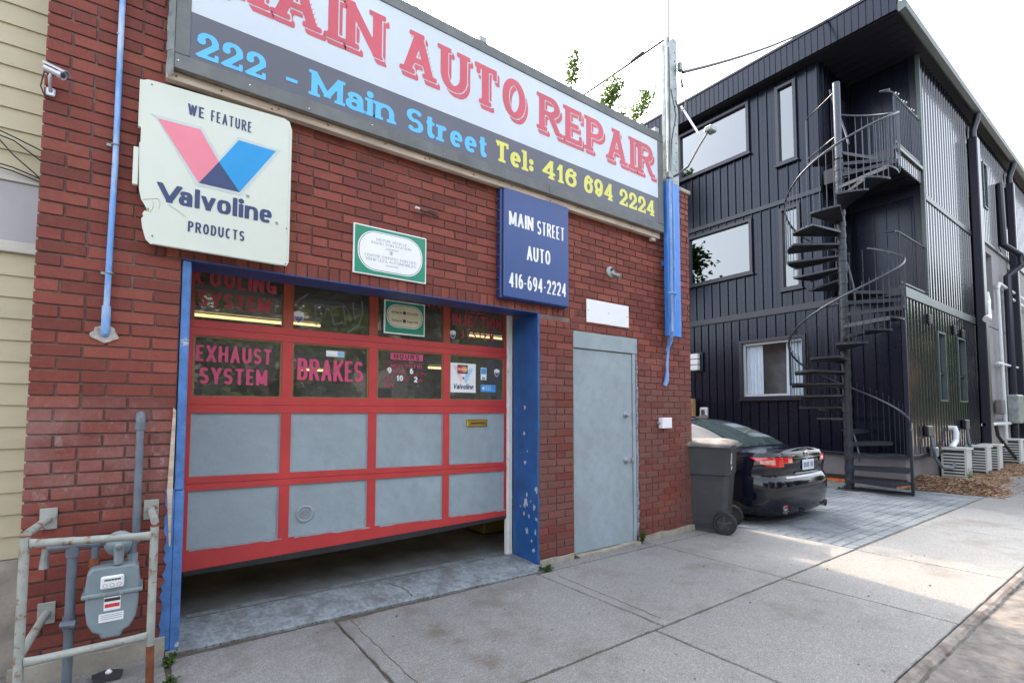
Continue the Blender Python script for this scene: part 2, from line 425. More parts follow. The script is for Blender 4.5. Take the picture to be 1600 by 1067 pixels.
# ------------------------------------------------------------ materials
def brick_mat():
    k = NT('painted_brick'); b = k.b
    g = k.n('ShaderNodeNewGeometry'); oi = k.n('ShaderNodeObjectInfo')
    rnd = k.math('FRACT', k.math('ADD', k.math('MULTIPLY', g.outputs['Random Per Island'], 7.31), k.math('MULTIPLY', oi.outputs['Random'], 5.17)))
    P = g.outputs['Position']; xyz = k.sep(P)
    cr = k.n('ShaderNodeValToRGB'); k.l(rnd, cr.inputs[0]); e = cr.color_ramp.elements
    e[0].position = 0; e[0].color = (0.140, 0.037, 0.029, 1); e[1].position = 1; e[1].color = (0.240, 0.066, 0.048, 1)
    m = cr.color_ramp.elements.new(.5); m.color = (0.188, 0.047, 0.036, 1)
    # paint worn off low on the piers: browner bare clay on some bricks
    low = k.ramp(xyz[2], 2.05, 1.55, 0, 1)
    right = k.ramp(xyz[0], 2.6, 3.0, 0, 1)
    nz = k.noise(k.pos(scale=(1.2, 1, 1.6)), 1.3, 3)
    wr = k.math('MULTIPLY', k.math('MULTIPLY', low, right), k.ramp(k.math('ADD', nz, k.math('MULTIPLY', rnd, .22)), 0.50, 0.60))
    c = k.mix(k.math('MULTIPLY', wr, .8), cr.outputs[0], (0.138, 0.064, 0.056))
    left = k.ramp(xyz[0], .3, .1, 0, 1); l2 = k.math('MULTIPLY', left, k.ramp(xyz[2], 1.5, 1.35, 0, 1))
    l3 = k.math('MULTIPLY', l2, k.ramp(xyz[2], .75, 1.0, 0, 1))
    w2 = k.math('MULTIPLY', l3, k.ramp(k.noise(k.pos(), 3.2, 5, .7), .36, .60, 0, .85))
    c = k.mix(w2, c, (0.23, 0.115, 0.105))
    # chalky streaks over the worn patch
    streak = k.noise(k.pos(scale=(1, 1, .45)), 11, 7, .75)
    c = k.mix(k.math('MULTIPLY', l3, k.ramp(streak,   .55, .68, 0, .5)), c, (0.42, 0.36, 0.34))
    f = k.ramp(k.noise(k.pos(), 35, 5, .7), .3, .7, .84, 1.14)
    vm = k.n('ShaderNodeVectorMath', operation='SCALE'); k.l(c, vm.inputs[0]); k.l(f, vm.inputs['Scale'])
    grime = k.ramp(k.noise(k.pos(scale=(1, 1, .5)), 1.6, 7, .7), .50, .68, 0, .5)
    c2 = k.mix(grime, vm.outputs[0], (0.12, 0.04, 0.035))
    c2 = k.mix(k.ramp(xyz[2], .35, .0, 0, .35), c2, (0.10, 0.055, 0.05))
    specks = k.ramp(k.noise(k.pos(), 90, 2, .5), .74, .78, 0, .5)
    c2 = k.mix(k.math('MULTIPLY', specks, k.ramp(xyz[2], 1.0, .5, 0, 1)), c2, (.5, .45, .42))
    k.l(c2, b.inputs['Base Color']); b.inputs['Roughness'].default_value = .62; b.inputs['Specular IOR Level'].default_value = .22
    ridges = k.noise(k.pos(scale=(160, 160, 7)), 1.0, 2, .5)
    fine = k.noise(k.pos(), 130, 4, .6)
    k.bump(k.math('ADD', k.math('MULTIPLY', ridges, .9), fine), .55, .0035)
    return k.m
M = {}
M['brick'] = brick_mat()
M['mortar'] = mat('mortar', (0.135, 0.075, 0.066), .9, var=.3, vscale=9, bump=.5, bscale=120, dirt=(.30, .25, .23), dirt_amt=.6, dirt_scale=1.6, thr=(.50, .66))
M['old_concrete'] = mat('old_concrete', (.30, .27, .23), .9, var=.25, vscale=7, bump=.6, bscale=80, dirt=(.14, .12, .10), dirt_amt=.7, dirt_scale=5)
M['blue'] = mat('blue_paint', (.017, .085, .26), .42, var=.22, vscale=5, bump=.35, bscale=45, dirt=(.008, .03, .15), dirt_amt=.6, dirt_scale=3.5)
M['blue_worn'] = mat('worn_blue_paint', (.055, .15, .38), .5, var=.3, vscale=12, bump=.5, bscale=60, dirt=(.42, .42, .40), dirt_amt=1, dirt_scale=7, thr=(.655, .665))
M['navy'] = mat('navy_lintel_paint', (.02, .045, .17), .45, var=.2, bump=.2)
M['red'] = mat('red_door_paint', (.43, .036, .038), .42, var=.12, vscale=4, bump=.25, bscale=50, dirt=(.32, .03, .035), dirt_amt=.5, dirt_scale=6)
M['red_faded'] = mat('faded_red_stain', (.30, .050, .026), .5, var=.25, vscale=14, bump=.3, bscale=70, stretch=(1, 1, .2))
M['door_grey'] = mat('grey_door_paint', (.26, .315, .355), .5, var=.10, vscale=2.2, bump=.35, bscale=55, dirt=(.17, .195, .21), dirt_amt=.4, dirt_scale=9, thr=(.45, .7))
M['rubber'] = mat('black_rubber', (.03, .03, .035), .7, bump=.3)
M['ochre'] = mat('varnished_wood_bead', (.22, .13, .055), .5, var=.25, vscale=20)
M['white_trim'] = mat('white_trim_paint', (.62, .62, .60), .5, var=.1, dirt=(.25, .22, .2), dirt_amt=.7, dirt_scale=9, thr=(.58, .68))
M['sign_frame'] = mat('grey_painted_board', (.115, .125, .130), .65, var=.2, vscale=5, bump=.35, bscale=50, dirt=(.19, .19, .18), dirt_amt=.5, dirt_scale=6)
M['raw_wood'] = mat('weathered_softwood', (.46, .38, .31), .8, var=.25, vscale=9, bump=.5, bscale=40, dirt=(.20, .14, .10), dirt_amt=.7, dirt_scale=4, stretch=(.35, 1, 3))
M['sign_white'] = mat('white_sign_vinyl', (.50, .56, .63), .45, var=.05, vscale=2, bump=.08, bscale=8)
M['sign_dark'] = mat('slate_sign_vinyl', (.088, .092, .125), .45, var=.08, vscale=2)
M['ink_red'] = mat('faded_red_vinyl', (.50, .070, .105), .5, var=.1, vscale=3)
M['ink_cyan'] = mat('cyan_vinyl', (.085, .42, .78), .45, var=.05)
M['ink_yellow'] = mat('yellow_vinyl', (.62, .60, .12), .45, var=.06)
M['ivory'] = mat('ivory_plastic', (.56, .60, .54), .32, var=.05, vscale=2, dirt=(.5, .49, .42), dirt_amt=.5, dirt_scale=2.0)
M['ink_navy'] = mat('navy_ink', (.022, .040, .125), .4, var=.06)
M['pink'] = mat('faded_pink_ink', (.66, .19, .26), .4, var=.05)
M['azure'] = mat('azure_ink', (.0, .25, .58), .4, var=.05)
M['silver'] = mat('silver_outline_ink', (.45, .52, .52), .4, var=.05)
M['green'] = mat('green_sign_enamel', (.008, .215, .125), .35, var=.08)
M['ink_grey'] = mat('grey_green_ink', (.20, .26, .26), .5)
M['plain_white'] = mat('white_enamel', (.72, .73, .76), .4, var=.04)
M['royal'] = mat('royal_blue_plastic', (.024, .060, .215), .38, var=.1, vscale=1.2)
M['royal_dark'] = mat('dark_blue_metal', (.014, .028, .12), .4, var=.15)
M['glass'] = glassmat('dusty_door_glass', .5, (.60, .61, .57), .10, .02, .17)
M['magenta'] = mat('magenta_window_vinyl', (.50, .055, .14), .5, var=.12, vscale=10)
M['maroon'] = mat('dull_maroon_vinyl', (.36, .045, .065), .5, var=.2, vscale=10)
M['white_vinyl'] = mat('white_window_vinyl', (.72, .72, .72), .5)
M['brass'] = mat('brass', (.62, .42, .10), .25, 1.0, var=.15)
M['chrome'] = mat('chrome', (.7, .7, .72), .15, 1.0, var=.05)
M['steel'] = mat('dull_steel', (.33, .34, .36), .4, .8, var=.2, vscale=20)
M['galv'] = mat('galvanised_steel', (.27, .30, .30), .45, .55, var=.3, vscale=9, bump=.2, dirt=(.14, .17, .16), dirt_amt=.7, dirt_scale=5)
M['grey_pipe'] = mat('grey_painted_pipe', (.115, .135, .17), .5, var=.18, vscale=12, bump=.2)
M['meter_grey'] = mat('meter_grey_enamel', (.19, .24, .27), .4, var=.1, vscale=6, bump=.15)
M['guard'] = mat('rusty_grey_guard_paint', (.285, .30, .275), .6, var=.2, vscale=10, bump=.35, bscale=50, dirt=(.17, .065, .025), dirt_amt=.9, dirt_scale=15, thr=(.56, .64))
M['rust'] = mat('rust', (.16, .05, .02), .85, var=.45, vscale=18, bump=.5, dirt=(.36, .36, .33), dirt_amt=.8, dirt_scale=20, thr=(.6, .68))
M['conduit_blue'] = mat('chalky_blue_conduit', (.12, .27, .58), .5, var=.2, vscale=8, dirt=(.45, .55, .68), dirt_amt=.75, dirt_scale=7, thr=(.48, .64), stretch=(1, 1, .3))
M['blue_bright'] = mat('bright_blue_pole_paint', (.03, .19, .62), .4, var=.2, vscale=4, dirt=(.25, .4, .62), dirt_amt=.6, dirt_scale=4, thr=(.55, .75), stretch=(1, 1, .5))
M['black_cable'] = mat('black_cable', (.02, .02, .022), .5)
M['interior'] = mat('interior_plaster', (.30, .24, .12), .8, var=.3)
M['interior_dark'] = mat('dark_shop_floor', (.15, .155, .16), .8, var=.4, vscale=3, bump=.3)
M['tube_high'] = emis('bright_ceiling_tube', (1, .80, .50), 1.6)  # glow of the unseen fill lamps that brighten the garage interior
M['tube'] = emis('fluorescent_tube', (1, .74, .36), .35)

# ------------------------------------------------------------ the brick shop
shop = thing('auto_repair_shop', 'red painted brick repair shop with blue trimmed garage opening and grey steel side door', 'shop building', (2.4, 0, 0))
XL, XR, TOP = -.465, 5.34, 4.06
OX0, OX1, OZ = .18, 2.965, 2.3147          # garage opening
DX0, DX1, DZ = 3.405, 4.35, 2.195          # side door opening
holes = [(OX0, OX1, -1, OZ), (DX0, DX1, -1, DZ)]
# mortar backing wall (front sheet 9 mm behind the brick faces), with real thickness
mb = MB()
for a0, a1, b0, b1 in rects_minus((XL+.006, XR-.006, 0, TOP-.01), holes):
    mb.box(a0, a1, .009, .24, b0, b1)
mb.box(XL+.006, XL+.2, .241, 14, 0, TOP-.05); mb.box(XR-.2, XR-.006, .241, 14, 0, TOP-.05)
mb.box(XL+.201, XR-.201, 13.8, 13.99, 0, TOP-.05)
mb.build('mortar_wall', M['mortar'], shop)
MB().box(XL+.2, XR-.2, .3, 13.9, 3.75, 3.9).build('roof', M['rubber'], shop)
MB().cbox(XL-.02, XR+.02, -.03, .26, TOP-.005, TOP+.04, .006).build('coping', M['old_concrete'], shop)
# foundation
for a, b_, h in ((XL-.02, .165, .105), (2.975, 3.395, .055), (4.36, 5.36, .07)):
    n = max(2, int((b_-a)/.12)); xs = [a+(b_-a)*i/n for i in range(n+1)]
    top = [(x, h+rng.uniform(-.012, .01)) for x in xs]
    MB().prism([(a, -.1), (b_, -.1)]+top[::-1], -.025 if h > .1 else -.012, .008).build('foundation', M['old_concrete'], shop)
CH = .0692; BL = .2075; JT = .011
bricks = []   # x0,x1,z0,z1,vertical
def course(x0, x1, z, h, row, y=0.0, seed=0):
    """one course from x0 to x1; every sixth course mixes in headers"""
    r = random.Random(row*131+seed); x = x0
    first = BL*(.5 if row % 2 else 1.0)
    hdr = (row % 6 == 3); k = 0
    while x < x1-.02:
        ln = first if k == 0 else (BL*.5 if hdr and (k % 4 in (1, 2)) else BL)
        ln += r.uniform(-.004, .004)
        e = min(x+ln, x1)
        if x1-e < .035: e = x1
        bricks.append((x+JT*.5 if x > x0 else x, e-JT*.5 if e < x1 else e, z+r.uniform(-.001, .001), z+h-JT+r.uniform(-.0015, .001), 0)); x = e; k += 1
ZB = 2.2455-32*CH   # bottom course of the left pier
zl = [ZB+i*CH for i in range(60)]
for i, z in enumerate(zl):
    if z < .09 or z > TOP-.04: continue
    xe = .095 if z > OZ-.01 else OX0-.004
    course(XL, xe, z, CH, i)
# vertical headers over the opening, with their two outer ones on the pier
x = .10; i = 0
while x < 3.36:
    w = .0745+rng.uniform(-.004, .003)
    bricks.append((x+.004, x+w-.006, OZ+.003, OZ+.094+rng.uniform(-.003, .002), 1)); x += w; i += 1
ZU = OZ+.1
for i in range(40):
    z = ZU+i*CH
    if z > TOP-.04: break
    course(.10, XR, z, CH, i+1, seed=5)
for i in range(1, 40):
    z = ZU-i*CH
    if z < .05: break
    if z+CH < OZ+.02: course(2.972, DX0-.004 if z < DZ-.03 else (3.39 if z < DZ else 3.36), z, CH, i, seed=9)
    if z < DZ-.02: course(DX1+.03, XR, z, CH, i, seed=11)
    elif z+CH < OZ+.12 : course(3.37, XR, z, CH, i, seed=11)
hid = [(.13, 4.66, 3.43, 5), (.0, .72, 2.40, 3.28), (2.50, 3.2, 2.40, 3.3), (1.25, 1.77, 2.43, 2.74), (3.62, 4.18, 2.32, 2.51)]
vis = [b for b in bricks if not any(h[0] < b[0] and b[1] < h[1] and h[2] < b[2] and b[3] < h[3] for h in hid) and b[1]-b[0] > .015]
def psize(b):
    c = Vector(((b[0]+b[1])/2, 0, (b[2]+b[3])/2))-CAMP; d = c.dot(fw)
    return (b[1]-b[0])*(b[3]-b[2])*3.6/d**3
vis.sort(key=psize, reverse=True)
def brick_geo(w, h, dz=.0):
    """brick face proud of the mortar, chamfered arrises; front at y=0"""
    c = .0022; d = .0085
    vs = [(-w/2, d, -h/2), (w/2, d, -h/2), (w/2, d, h/2), (-w/2, d, h/2),
          (-w/2, c, -h/2), (w/2, c, -h/2), (w/2, c, h/2), (-w/2, c, h/2),
          (-w/2+c, 0, -h/2+c), (w/2-c, 0, -h/2+c), (w/2-c, 0, h/2-c), (-w/2+c, 0, h/2-c)]
    fs = [(8, 9, 10, 11)]
    for i in range(4):
        k = (i+1) % 4; fs += [(i, k, k+4, i+4), (i+4, k+4, k+8, i+8)]
    return vs, fs
cache = {}
for b in vis[:300]:
    w = round((b[1]-b[0])/.004)*.004; h = round((b[3]-b[2])/.002)*.002
    if (w, h) not in cache:
        vs, fs = brick_geo(w, h); me = bpy.data.meshes.new('brick'); me.from_pydata(vs, [], fs); me.materials.append(M['brick']); cache[(w, h)] = me
    o = bpy.data.objects.new('brick', cache[(w, h)]); COL.objects.link(o); o.parent = shop
    o.matrix_parent_inverse = wmat(shop).inverted()
    o.location = ((b[0]+b[1])/2, rng.uniform(-.0022, .0012), (b[2]+b[3])/2); o.rotation_euler = (0, rng.uniform(-.004, .004), 0)
V, F = [], []
rest = [b for b in vis[300:]]
for b in rest:
    vs, fs = brick_geo(b[1]-b[0], b[3]-b[2]); cx, cz, dy = (b[0]+b[1])/2, (b[2]+b[3])/2, rng.uniform(-.002, .0012)
    o = len(V); V += [(cx+v[0], v[1]+dy, cz+v[2]) for v in vs]; F += [tuple(i+o for i in f) for f in fs]
raw('brickwork', V, F, M['brick'], shop, kind='stuff')

# garage opening: soffit plate, painted reveals, trim
mb = MB().box(OX0, OX1-.003, .012, .235, OZ-.006, OZ+.002); mb.box(OX0, OX1-.003, -.006, .012, OZ-.004, OZ+.006)
mb.build('lintel_plate', M['navy'], shop)
MB().box(OX0, OX1, .236, .60, OZ+.20, OZ+.3).build('lintel_back', M['interior_dark'], shop)
M['plain_grey'] = mat('pale_grey_undercoat', (.36, .40, .45), .7, var=.15)
mb = MB()   # right reveal, blue over render with a ragged front edge
n = 40; pts = [( -.004+.012*rng.random()*(1 if i < 22 else .3), .0+2.306*i/n) for i in range(n+1)]
mb.prism([(p[0], p[1]) for p in pts]+[(.375, 2.306), (.375, .01)], OX1-.012, OX1+.012, 'x')
mb.build('blue_reveal', M['blue'], shop)
mb = MB()
for (y, z, s) in ((.19, 1.44, .028), (.20, 1.19, .034), (.19, .92, .034), (.15, 1.03, .014), (.16, .62, .034), (.18, .55, .060), (.10, .57, .016), (.13, .43, .022), (.2, .44, .03), (.16, .29, .042), (.09, .21, .020), (.05, .52, .04), (.06, .13, .034), (.03, .30, .03), (.02, .68, .045), (.26, .50, .014), (.02, .42, .03)):
    pl = []
    for i in range(13):
        a = 2*math.pi*i/13; q = s*rng.uniform(.25, 1.0)
        pl.append((y+q*.7*math.cos(a), z+q*math.sin(a)))
    mb.prism(pl, OX1-.0135, OX1-.0122, 'x')
mb.build('bare_patch', M['plain_grey'], shop)
# right track trim (white), left blue board and thin white track
mb = MB().cbox(2.905, 2.951, .385, .41, .02, OZ+.15, .004); mb.cbox(2.893, 2.907, .40, .44, .02, OZ+.15, .003)
mb.build('door_track', M['white_trim'], shop)
mb = MB()
for z0, z1 in ((.0, .93), (.932, OZ-.008)):
    mb.cbox(.186, .232 if z0 > .5 else .236, -.008 if z0 > .5 else -.004, .30, z0, z1, .006)
mb.build('door_post', M['blue_worn'], shop)
# paint brushed over the brick edge at the foot of the post
V = []; n = 30
pl = [(.186, .02)]+[(.186-.028-.02*rng.random()-(.012 if i < 12 else 0), .02+.92*i/n) for i in range(n+1)]+[(.186, .94)]
MB().prism(pl, -.0035, .004).build('blue_paint_edge', M['blue_worn'], shop)
MB().prism([(.150, .94), (.168, .62), (.176, .6), (.180, 1.4), (.166, 1.42), (.158, 1.2)], -.006, .002).build('bare_wood_strip', M['raw_wood'], shop)
mb = MB().cbox(.238, .252, .36, .40, .02, OZ+.1, .002); mb.build('door_track', M['ochre'], shop)
MB().box(.2325, .2375, .28, .36, .02, OZ+.1).build('track_edge', M['white_trim'], shop)

# garage door: red rails and stiles, grey panels, glass rows
GY = .40
rails = [((2.018, 2.018), (1.914, 1.919)), ((1.498, 1.508), (1.386, 1.387)), ((.961, .912), (.868, .831)), ((.480, .460), (.338, .392))]
gx0, gx1 = .256, 2.889
def zat(p, x): return p[0]+(p[1]-p[0])*(x-gx0)/(gx1-gx0)
mb = MB()
for t, b_ in rails:   # each rail is two boards with a joint between
    mid = ((t[0]+b_[0])/2, (t[1]+b_[1])/2)
    prs = ((t, (mid[0]+.0012, mid[1]+.0012)), ((mid[0]-.0012, mid[1]-.0012), b_)) if b_[0] > .5 else ((t, b_),)
    for i, (a, c) in enumerate(prs):
        y0 = GY-.002*i
        mb.prism([(gx0, c[0]), (gx1, c[1]), (gx1, a[1]), (gx0, a[0])], y0, GY+.04)
stiles = [(.256, .284), (.843, .915), (1.503, 1.574), (2.190, 2.256), (2.862, 2.889)]
rows = [(2.62, 2.018, 0), (1.914, 1.498, 1), (1.386, .961, 2), (.868, .480, 3)]
def edges(r, x):
    if r == 0: return 2.62, 2.018
    if r == 1: return zat(rails[0][1], x), zat(rails[1][0], x)
    if r == 2: return zat(rails[1][1], x), zat(rails[2][0], x)
    return zat(rails[2][1], x), zat(rails[3][0], x)
for i, (a, b_) in enumerate(stiles):
    for r in (1, 2, 3):
        ta, ba = edges(r, a); tb, bb = edges(r, b_)
        mb.prism([(a, ba), (b_, bb), (b_, tb), (a, ta)], GY+.001, GY+.038)
gd = mb.build('garage_door', M['red'], shop)
for a, b_ in stiles: MB().box(a, b_, GY+.003, GY+.038, 2.0185, 2.62).build('upper_stile', M['red_faded'], gd)
bead = MB()
for r in range(4):
    for c in range(4):
        a, b_ = stiles[c][1], stiles[c+1][0]; ta, ba = edges(r, a); tb, bb = edges(r, b_)
        if r >= 2:
            n = 10; ra = [(a+(b_-a)*i/n, ba+(bb-ba)*i/n+rng.uniform(0, .004)) for i in range(n+1)]
            MB().prism([(a, ba), (b_, bb), (b_, tb), (a, ta)], GY+.014, GY+.03).build('door_panel', M['door_grey'], gd)
            # grey paint run onto the rail below the panel, and a shallow bevel round it
            w = .007
            q = MB().prism([(a, ba), (b_, bb), (b_-w, bb+w), (a+w, ba+w)], GY+.006, GY+.0138)
            q.prism([(a, ba), (a+w, ba+w), (a+w, ta-w), (a, ta)], GY+.006, GY+.0136).prism([(b_, bb), (b_, tb), (b_-w, tb-w), (b_-w, bb+w)], GY+.006, GY+.0134)
            q.build('panel_moulding', M['door_grey'], gd)
        else:
            raw('window_pane', [(a, GY+.022, ba), (b_, GY+.022, bb), (b_, GY+.022, tb), (a, GY+.022, ta)], [(0, 1, 2, 3)], M['glass'], gd)
            if r == 1:
                w = .012
                q = MB().prism([(a, ba), (b_, bb), (b_, bb+w*.6), (a, ba+w*.6)], GY+.010, GY+.021).prism([(a, ta-w), (b_, tb-w), (b_, tb), (a, ta)], GY+.010, GY+.021)
                q.box(a, a+w, GY+.010, GY+.0205, ba+w*.6, ta-w).box(b_-w, b_, GY+.010, GY+.0205, bb+w*.6, tb-w)
                q.build('glazing_bead', M['ochre'], gd)
# rubber sweep under the door with bolt heads
mb = MB(); n = 24
for i in range(n):
    xa, xb = gx0+(gx1-gx0)*i/n, gx0+(gx1-gx0)*(i+1)/n; fa = lambda x: zat(rails[3][1], x)
    th = lambda x: .026+.018*math.sin(math.pi*(x-gx0)/(gx1-gx0))
    mb.add([(xa, GY-.004, fa(xa)+.008), (xb, GY-.004, fa(xb)+.008), (xb, GY+.012, fa(xb)-th(xb)), (xa, GY+.012, fa(xa)-th(xa)), (xa, GY+.03, fa(xa)), (xb, GY+.03, fa(xb)), (xb, GY+.02, fa(xb)-th(xb)), (xa, GY+.02, fa(xa)-th(xa))], [(0,1,2,3),(3,2,6,7),(7,6,5,4),(0,3,7,4),(1,5,6,2)])
mb.build('rubber_sweep', M['rubber'], gd)
for x in (.28, .50, .66, .86, 1.02, 1.20, 1.38, 1.60, 1.83, 2.02, 2.22, 2.45, 2.62):
    MB().lathe([(.009, 0), (.008, -.007), (.0, -.009)], (x, GY-.005, zat(rails[3][1], x)+.002), 'y', 8).build('bolt', M['rubber'], gd)
# ragged grey paint line along the bottom rail
pl = [(gx0, zat(rails[3][0], gx0)+.002)]; n = 60
up_ = [(gx0+(gx1-gx0)*i/n, zat(rails[3][0], gx0+(gx1-gx0)*i/n)) for i in range(n+1)]
lo_ = [(x, z-.004-.009*rng.random()) for x, z in up_]
q = MB()
for i in range(n):
    if any(s[0]-.01 < up_[i][0] < s[1]+.01 for s in stiles): continue
    q.add([(up_[i][0], GY-.0025, up_[i][1]), (lo_[i][0], GY-.0025, lo_[i][1]), (lo_[i+1][0], GY-.0025, lo_[i+1][1]), (up_[i+1][0], GY-.0025, up_[i+1][1])], [(0, 1, 2, 3)])
q.build('paint_edge', M['door_grey'], gd)
# mail slot and round vent
mb = MB().cbox(2.44, 2.665, GY-.004, GY+.014, 1.262, 1.325, .004); mb.cbox(2.468, 2.64, GY-.009, GY-.004, 1.282, 1.308, .003)
ms = mb.build('mail_slot', M['brass'], gd)
MB().box(2.475, 2.633, GY-.0105, GY-.009, 1.286, 1.298).build('slot_opening', M['rubber'], gd)
vx, vz = 1.03, .632
MB().lathe([(.066, 0), (.066, -.006), (.056, -.012), (.048, -.010), (.046, -.003), (.036, -.002), (.034, -.008), (.028, -.008), (.027, -.001)], (vx, GY+.013, vz), 'y', 28).build('round_vent', M['door_grey'], gd, smooth=True)
MB().lathe([(.027, -.0012), (.012, -.0016), (.0, -.0018)], (vx, GY+.012, vz), 'y', 16).build('vent_mesh', M['steel'], gd)
# lettering on the glass
yt = GY+.0185
kw = dict(w=.26, con=.80, gap=.12, cells=16)
text('lettering', 'COOLING', .285, .795, 2.262, 2.375, yt, M['maroon'], gd, **kw)
text('lettering', 'SYSTEM', .300, .755, 2.117, 2.222, yt, M['maroon'], gd, **kw)
text('lettering', 'EXHAUST', .300, .775, 1.738, 1.850, yt, M['magenta'], gd, **kw)
text('lettering', 'SYSTEM', .325, .748, 1.584, 1.698, yt, M['magenta'], gd, **kw)
text('lettering', 'BRAKES', .955, 1.460, 1.635, 1.800, yt, M['magenta'], gd, w=.26, con=.72, gap=.07, cells=20)
MB().box(1.695, 1.995, yt, yt+.001, 1.838, 1.895).build('hours_band', M['magenta'], gd)
text('lettering', 'HOURS', 1.725, 1.96, 1.845, 1.888, yt-.0015, M['rubber'], gd, w=.24, con=.8, gap=.3, cells=14)
kh = dict(w=.15, con=.9, gap=.18, cells=12)
text('lettering', 'MON TO FRI', 1.70, 1.985, 1.768, 1.802, yt, M['magenta'], gd, **kh)
text('lettering', '30 AM', 1.715, 1.82, 1.722, 1.750, yt, M['magenta'], gd, **kh)
text('lettering', '00 PM', 1.92, 2.03, 1.712, 1.738, yt, M['maroon'], gd, **kh)
text('lettering', 'SAT', 1.64, 1.715, 1.66, 1.69, yt, M['magenta'], gd, **kh)
text('lettering', '00', 1.82, 1.86, 1.655, 1.683, yt, M['maroon'], gd, **kh)
text('lettering', '00', 1.95, 1.99, 1.65, 1.678, yt, M['maroon'], gd, **kh)
text('lettering', 'SUN.', 1.64, 1.735, 1.608, 1.638, yt, M['magenta'], gd, **kh)
for s_, a, b_, z in (('9', 1.668, 1.705, 1.72), ('6', 1.872, 1.905, 1.722), ('10', 1.755, 1.81, 1.658), ('2', 1.912, 1.945, 1.652)):
    text('lettering', s_, a, b_, z, z+.048, yt-.001, M['white_vinyl'], gd, w=.24, gap=.1, cells=14)
q = MB()
for a in ((1.645, 2.02, 1.813, 1.816), (1.645, 2.02, 1.704, 1.707), (1.645, 1.648, 1.707, 1.813)): q.box(a[0], a[1], yt, yt+.0008, a[2], a[3])
q.build('hours_border', M['maroon'], gd)
text('lettering', 'INJECTION', 2.285, 2.84, 2.192, 2.302, yt, M['maroon'], gd, w=.22, con=.85, gap=.13, cells=14)
text('lettering', 'FUEL', 2.43, 2.66, 2.325, 2.40, yt, M['maroon'], gd, **kw)
text('lettering', 'SYSTEM', 2.38, 2.745, 2.077, 2.160, yt, M['maroon'], gd, w=.17, con=.85, gap=.35, cells=14)
text('lettering', 'REPAIR', 1.60, 2.17, 2.33, 2.42, yt, M['maroon'], gd, w=.22, gap=.3, cells=14)
# finger-drawn OPEN in the dust of the second pane
M['dust'] = mat('wiped_dust', (.16, .16, .15), .9)
q = MB()
def scrib(pts):
    for a, b_ in zip(pts[:-1], pts[1:]):
        q.bar((a[0], yt+.0015, a[1]), (b_[0], yt+.0015, b_[1]), .009, .0008, (0, 1, 0))
scrib([(.93, 2.22), (1.02, 2.30)]); scrib([(1.07, 2.21), (1.085, 2.06)]); scrib([(1.07, 2.2), (1.13, 2.23), (1.16, 2.19), (1.14, 2.13), (1.08, 2.12)])
scrib([(1.25, 2.23), (1.19, 2.21), (1.22, 2.08), (1.29, 2.11)]); scrib([(1.2, 2.16), (1.25, 2.17)])
scrib([(1.31, 2.09), (1.29, 2.26), (1.38, 2.13), (1.37, 2.28)]); scrib([(1.44, 2.3), (1.45, 2.2), (1.42, 2.1), (1.33, 2.03)])
q.build('dust_writing', M['dust'], gd)
# stickers
def shield(x, z, s):
    pl = [(x-.5*s, z+.45*s), (x, z+.62*s), (x+.5*s, z+.45*s), (x+.46*s, z-.15*s), (x+.3*s, z-.45*s), (x, z-.68*s), (x-.3*s, z-.45*s), (x-.46*s, z-.15*s)]
    o = MB().prism(pl, yt-.001, yt+.0005).build('shield_sticker', M['white_vinyl'], gd)
    k_ = [(x-.42*s, z+.02*s), (x+.42*s, z+.02*s), (x+.40*s, z-.15*s), (x+.26*s, z-.41*s), (x, z-.61*s), (x-.26*s, z-.41*s), (x-.40*s, z-.15*s)]
    MB().prism(k_, yt-.0018, yt-.0012).build('shield_print', M['purple'], gd)
    text('lettering', 'SECURITY', x-.34*s, x+.34*s, z-.14*s, z-.05*s, yt-.0022, M['white_vinyl'], gd, w=.2, gap=.15, cells=8)
M['purple'] = mat('purple_ink', (.085, .06, .22), .4)
shield(.955, 2.115, .075); shield(2.295, 2.105, .062); shield(2.785, 1.775, .06)
o = MB().box(1.165, 1.305, yt-.001, yt+.0006, 1.828, 1.873).build('paper_sticker', M['white_vinyl'], gd)
MB().box(1.253, 1.303, yt-.0016, yt-.0011, 1.831, 1.870).build('sticker_print', mat('pale_blue_ink', (.22, .42, .66), .5, var=.3, vscale=60), gd)
text('lettering', 'Secured by', 1.170, 1.245, 1.834, 1.846, yt-.0016, mat('blue_ink', (.12, .25, .5), .5), gd, w=.12, gap=.12, cells=8)
# poster in the last pane: white card, two-tone V, round card emblem, slanted lettering
MB().box(2.268, 2.545, GY+.0195, GY+.0212, 1.575, 1.845).build('paper_poster', M['plain_white'], gd)
yp = GY+.0188
def poly(nm, pts, y, m, parent, d=.0006): return MB().prism(pts, y-d, y).build(nm, m, parent)
poly('poster_print', [(2.30, 1.82), (2.35, 1.82), (2.405, 1.70), (2.385, 1.66)], yp, mat('faded_rose_ink', (.72, .50, .52), .5), gd)
poly('poster_print', [(2.47, 1.80), (2.515, 1.80), (2.44, 1.66), (2.405, 1.70)], yp, mat('faded_sky_ink', (.35, .55, .75), .5), gd)
poly('poster_print', [(2.395, 1.70), (2.42, 1.70), (2.408, 1.725)], yp-.0008, M['ink_navy'], gd)
poly('poster_print', [(2.345, 1.748), (2.455, 1.748), (2.455, 1.83), (2.345, 1.83)], yp-.0008, M['ink_navy'], gd)
M['amber'] = mat('amber_ink', (.75, .28, .02), .5); M['scarlet'] = mat('scarlet_ink', (.6, .03, .03), .5)
for cx, mm, yy in ((2.38, 'scarlet', .0016), (2.42, 'amber', .0019)):
    MB().lathe([(.03, 0), (.03, .0003)], (cx, yp-yy, 1.789), 'y', 20).build('card_disc', M[mm], gd)
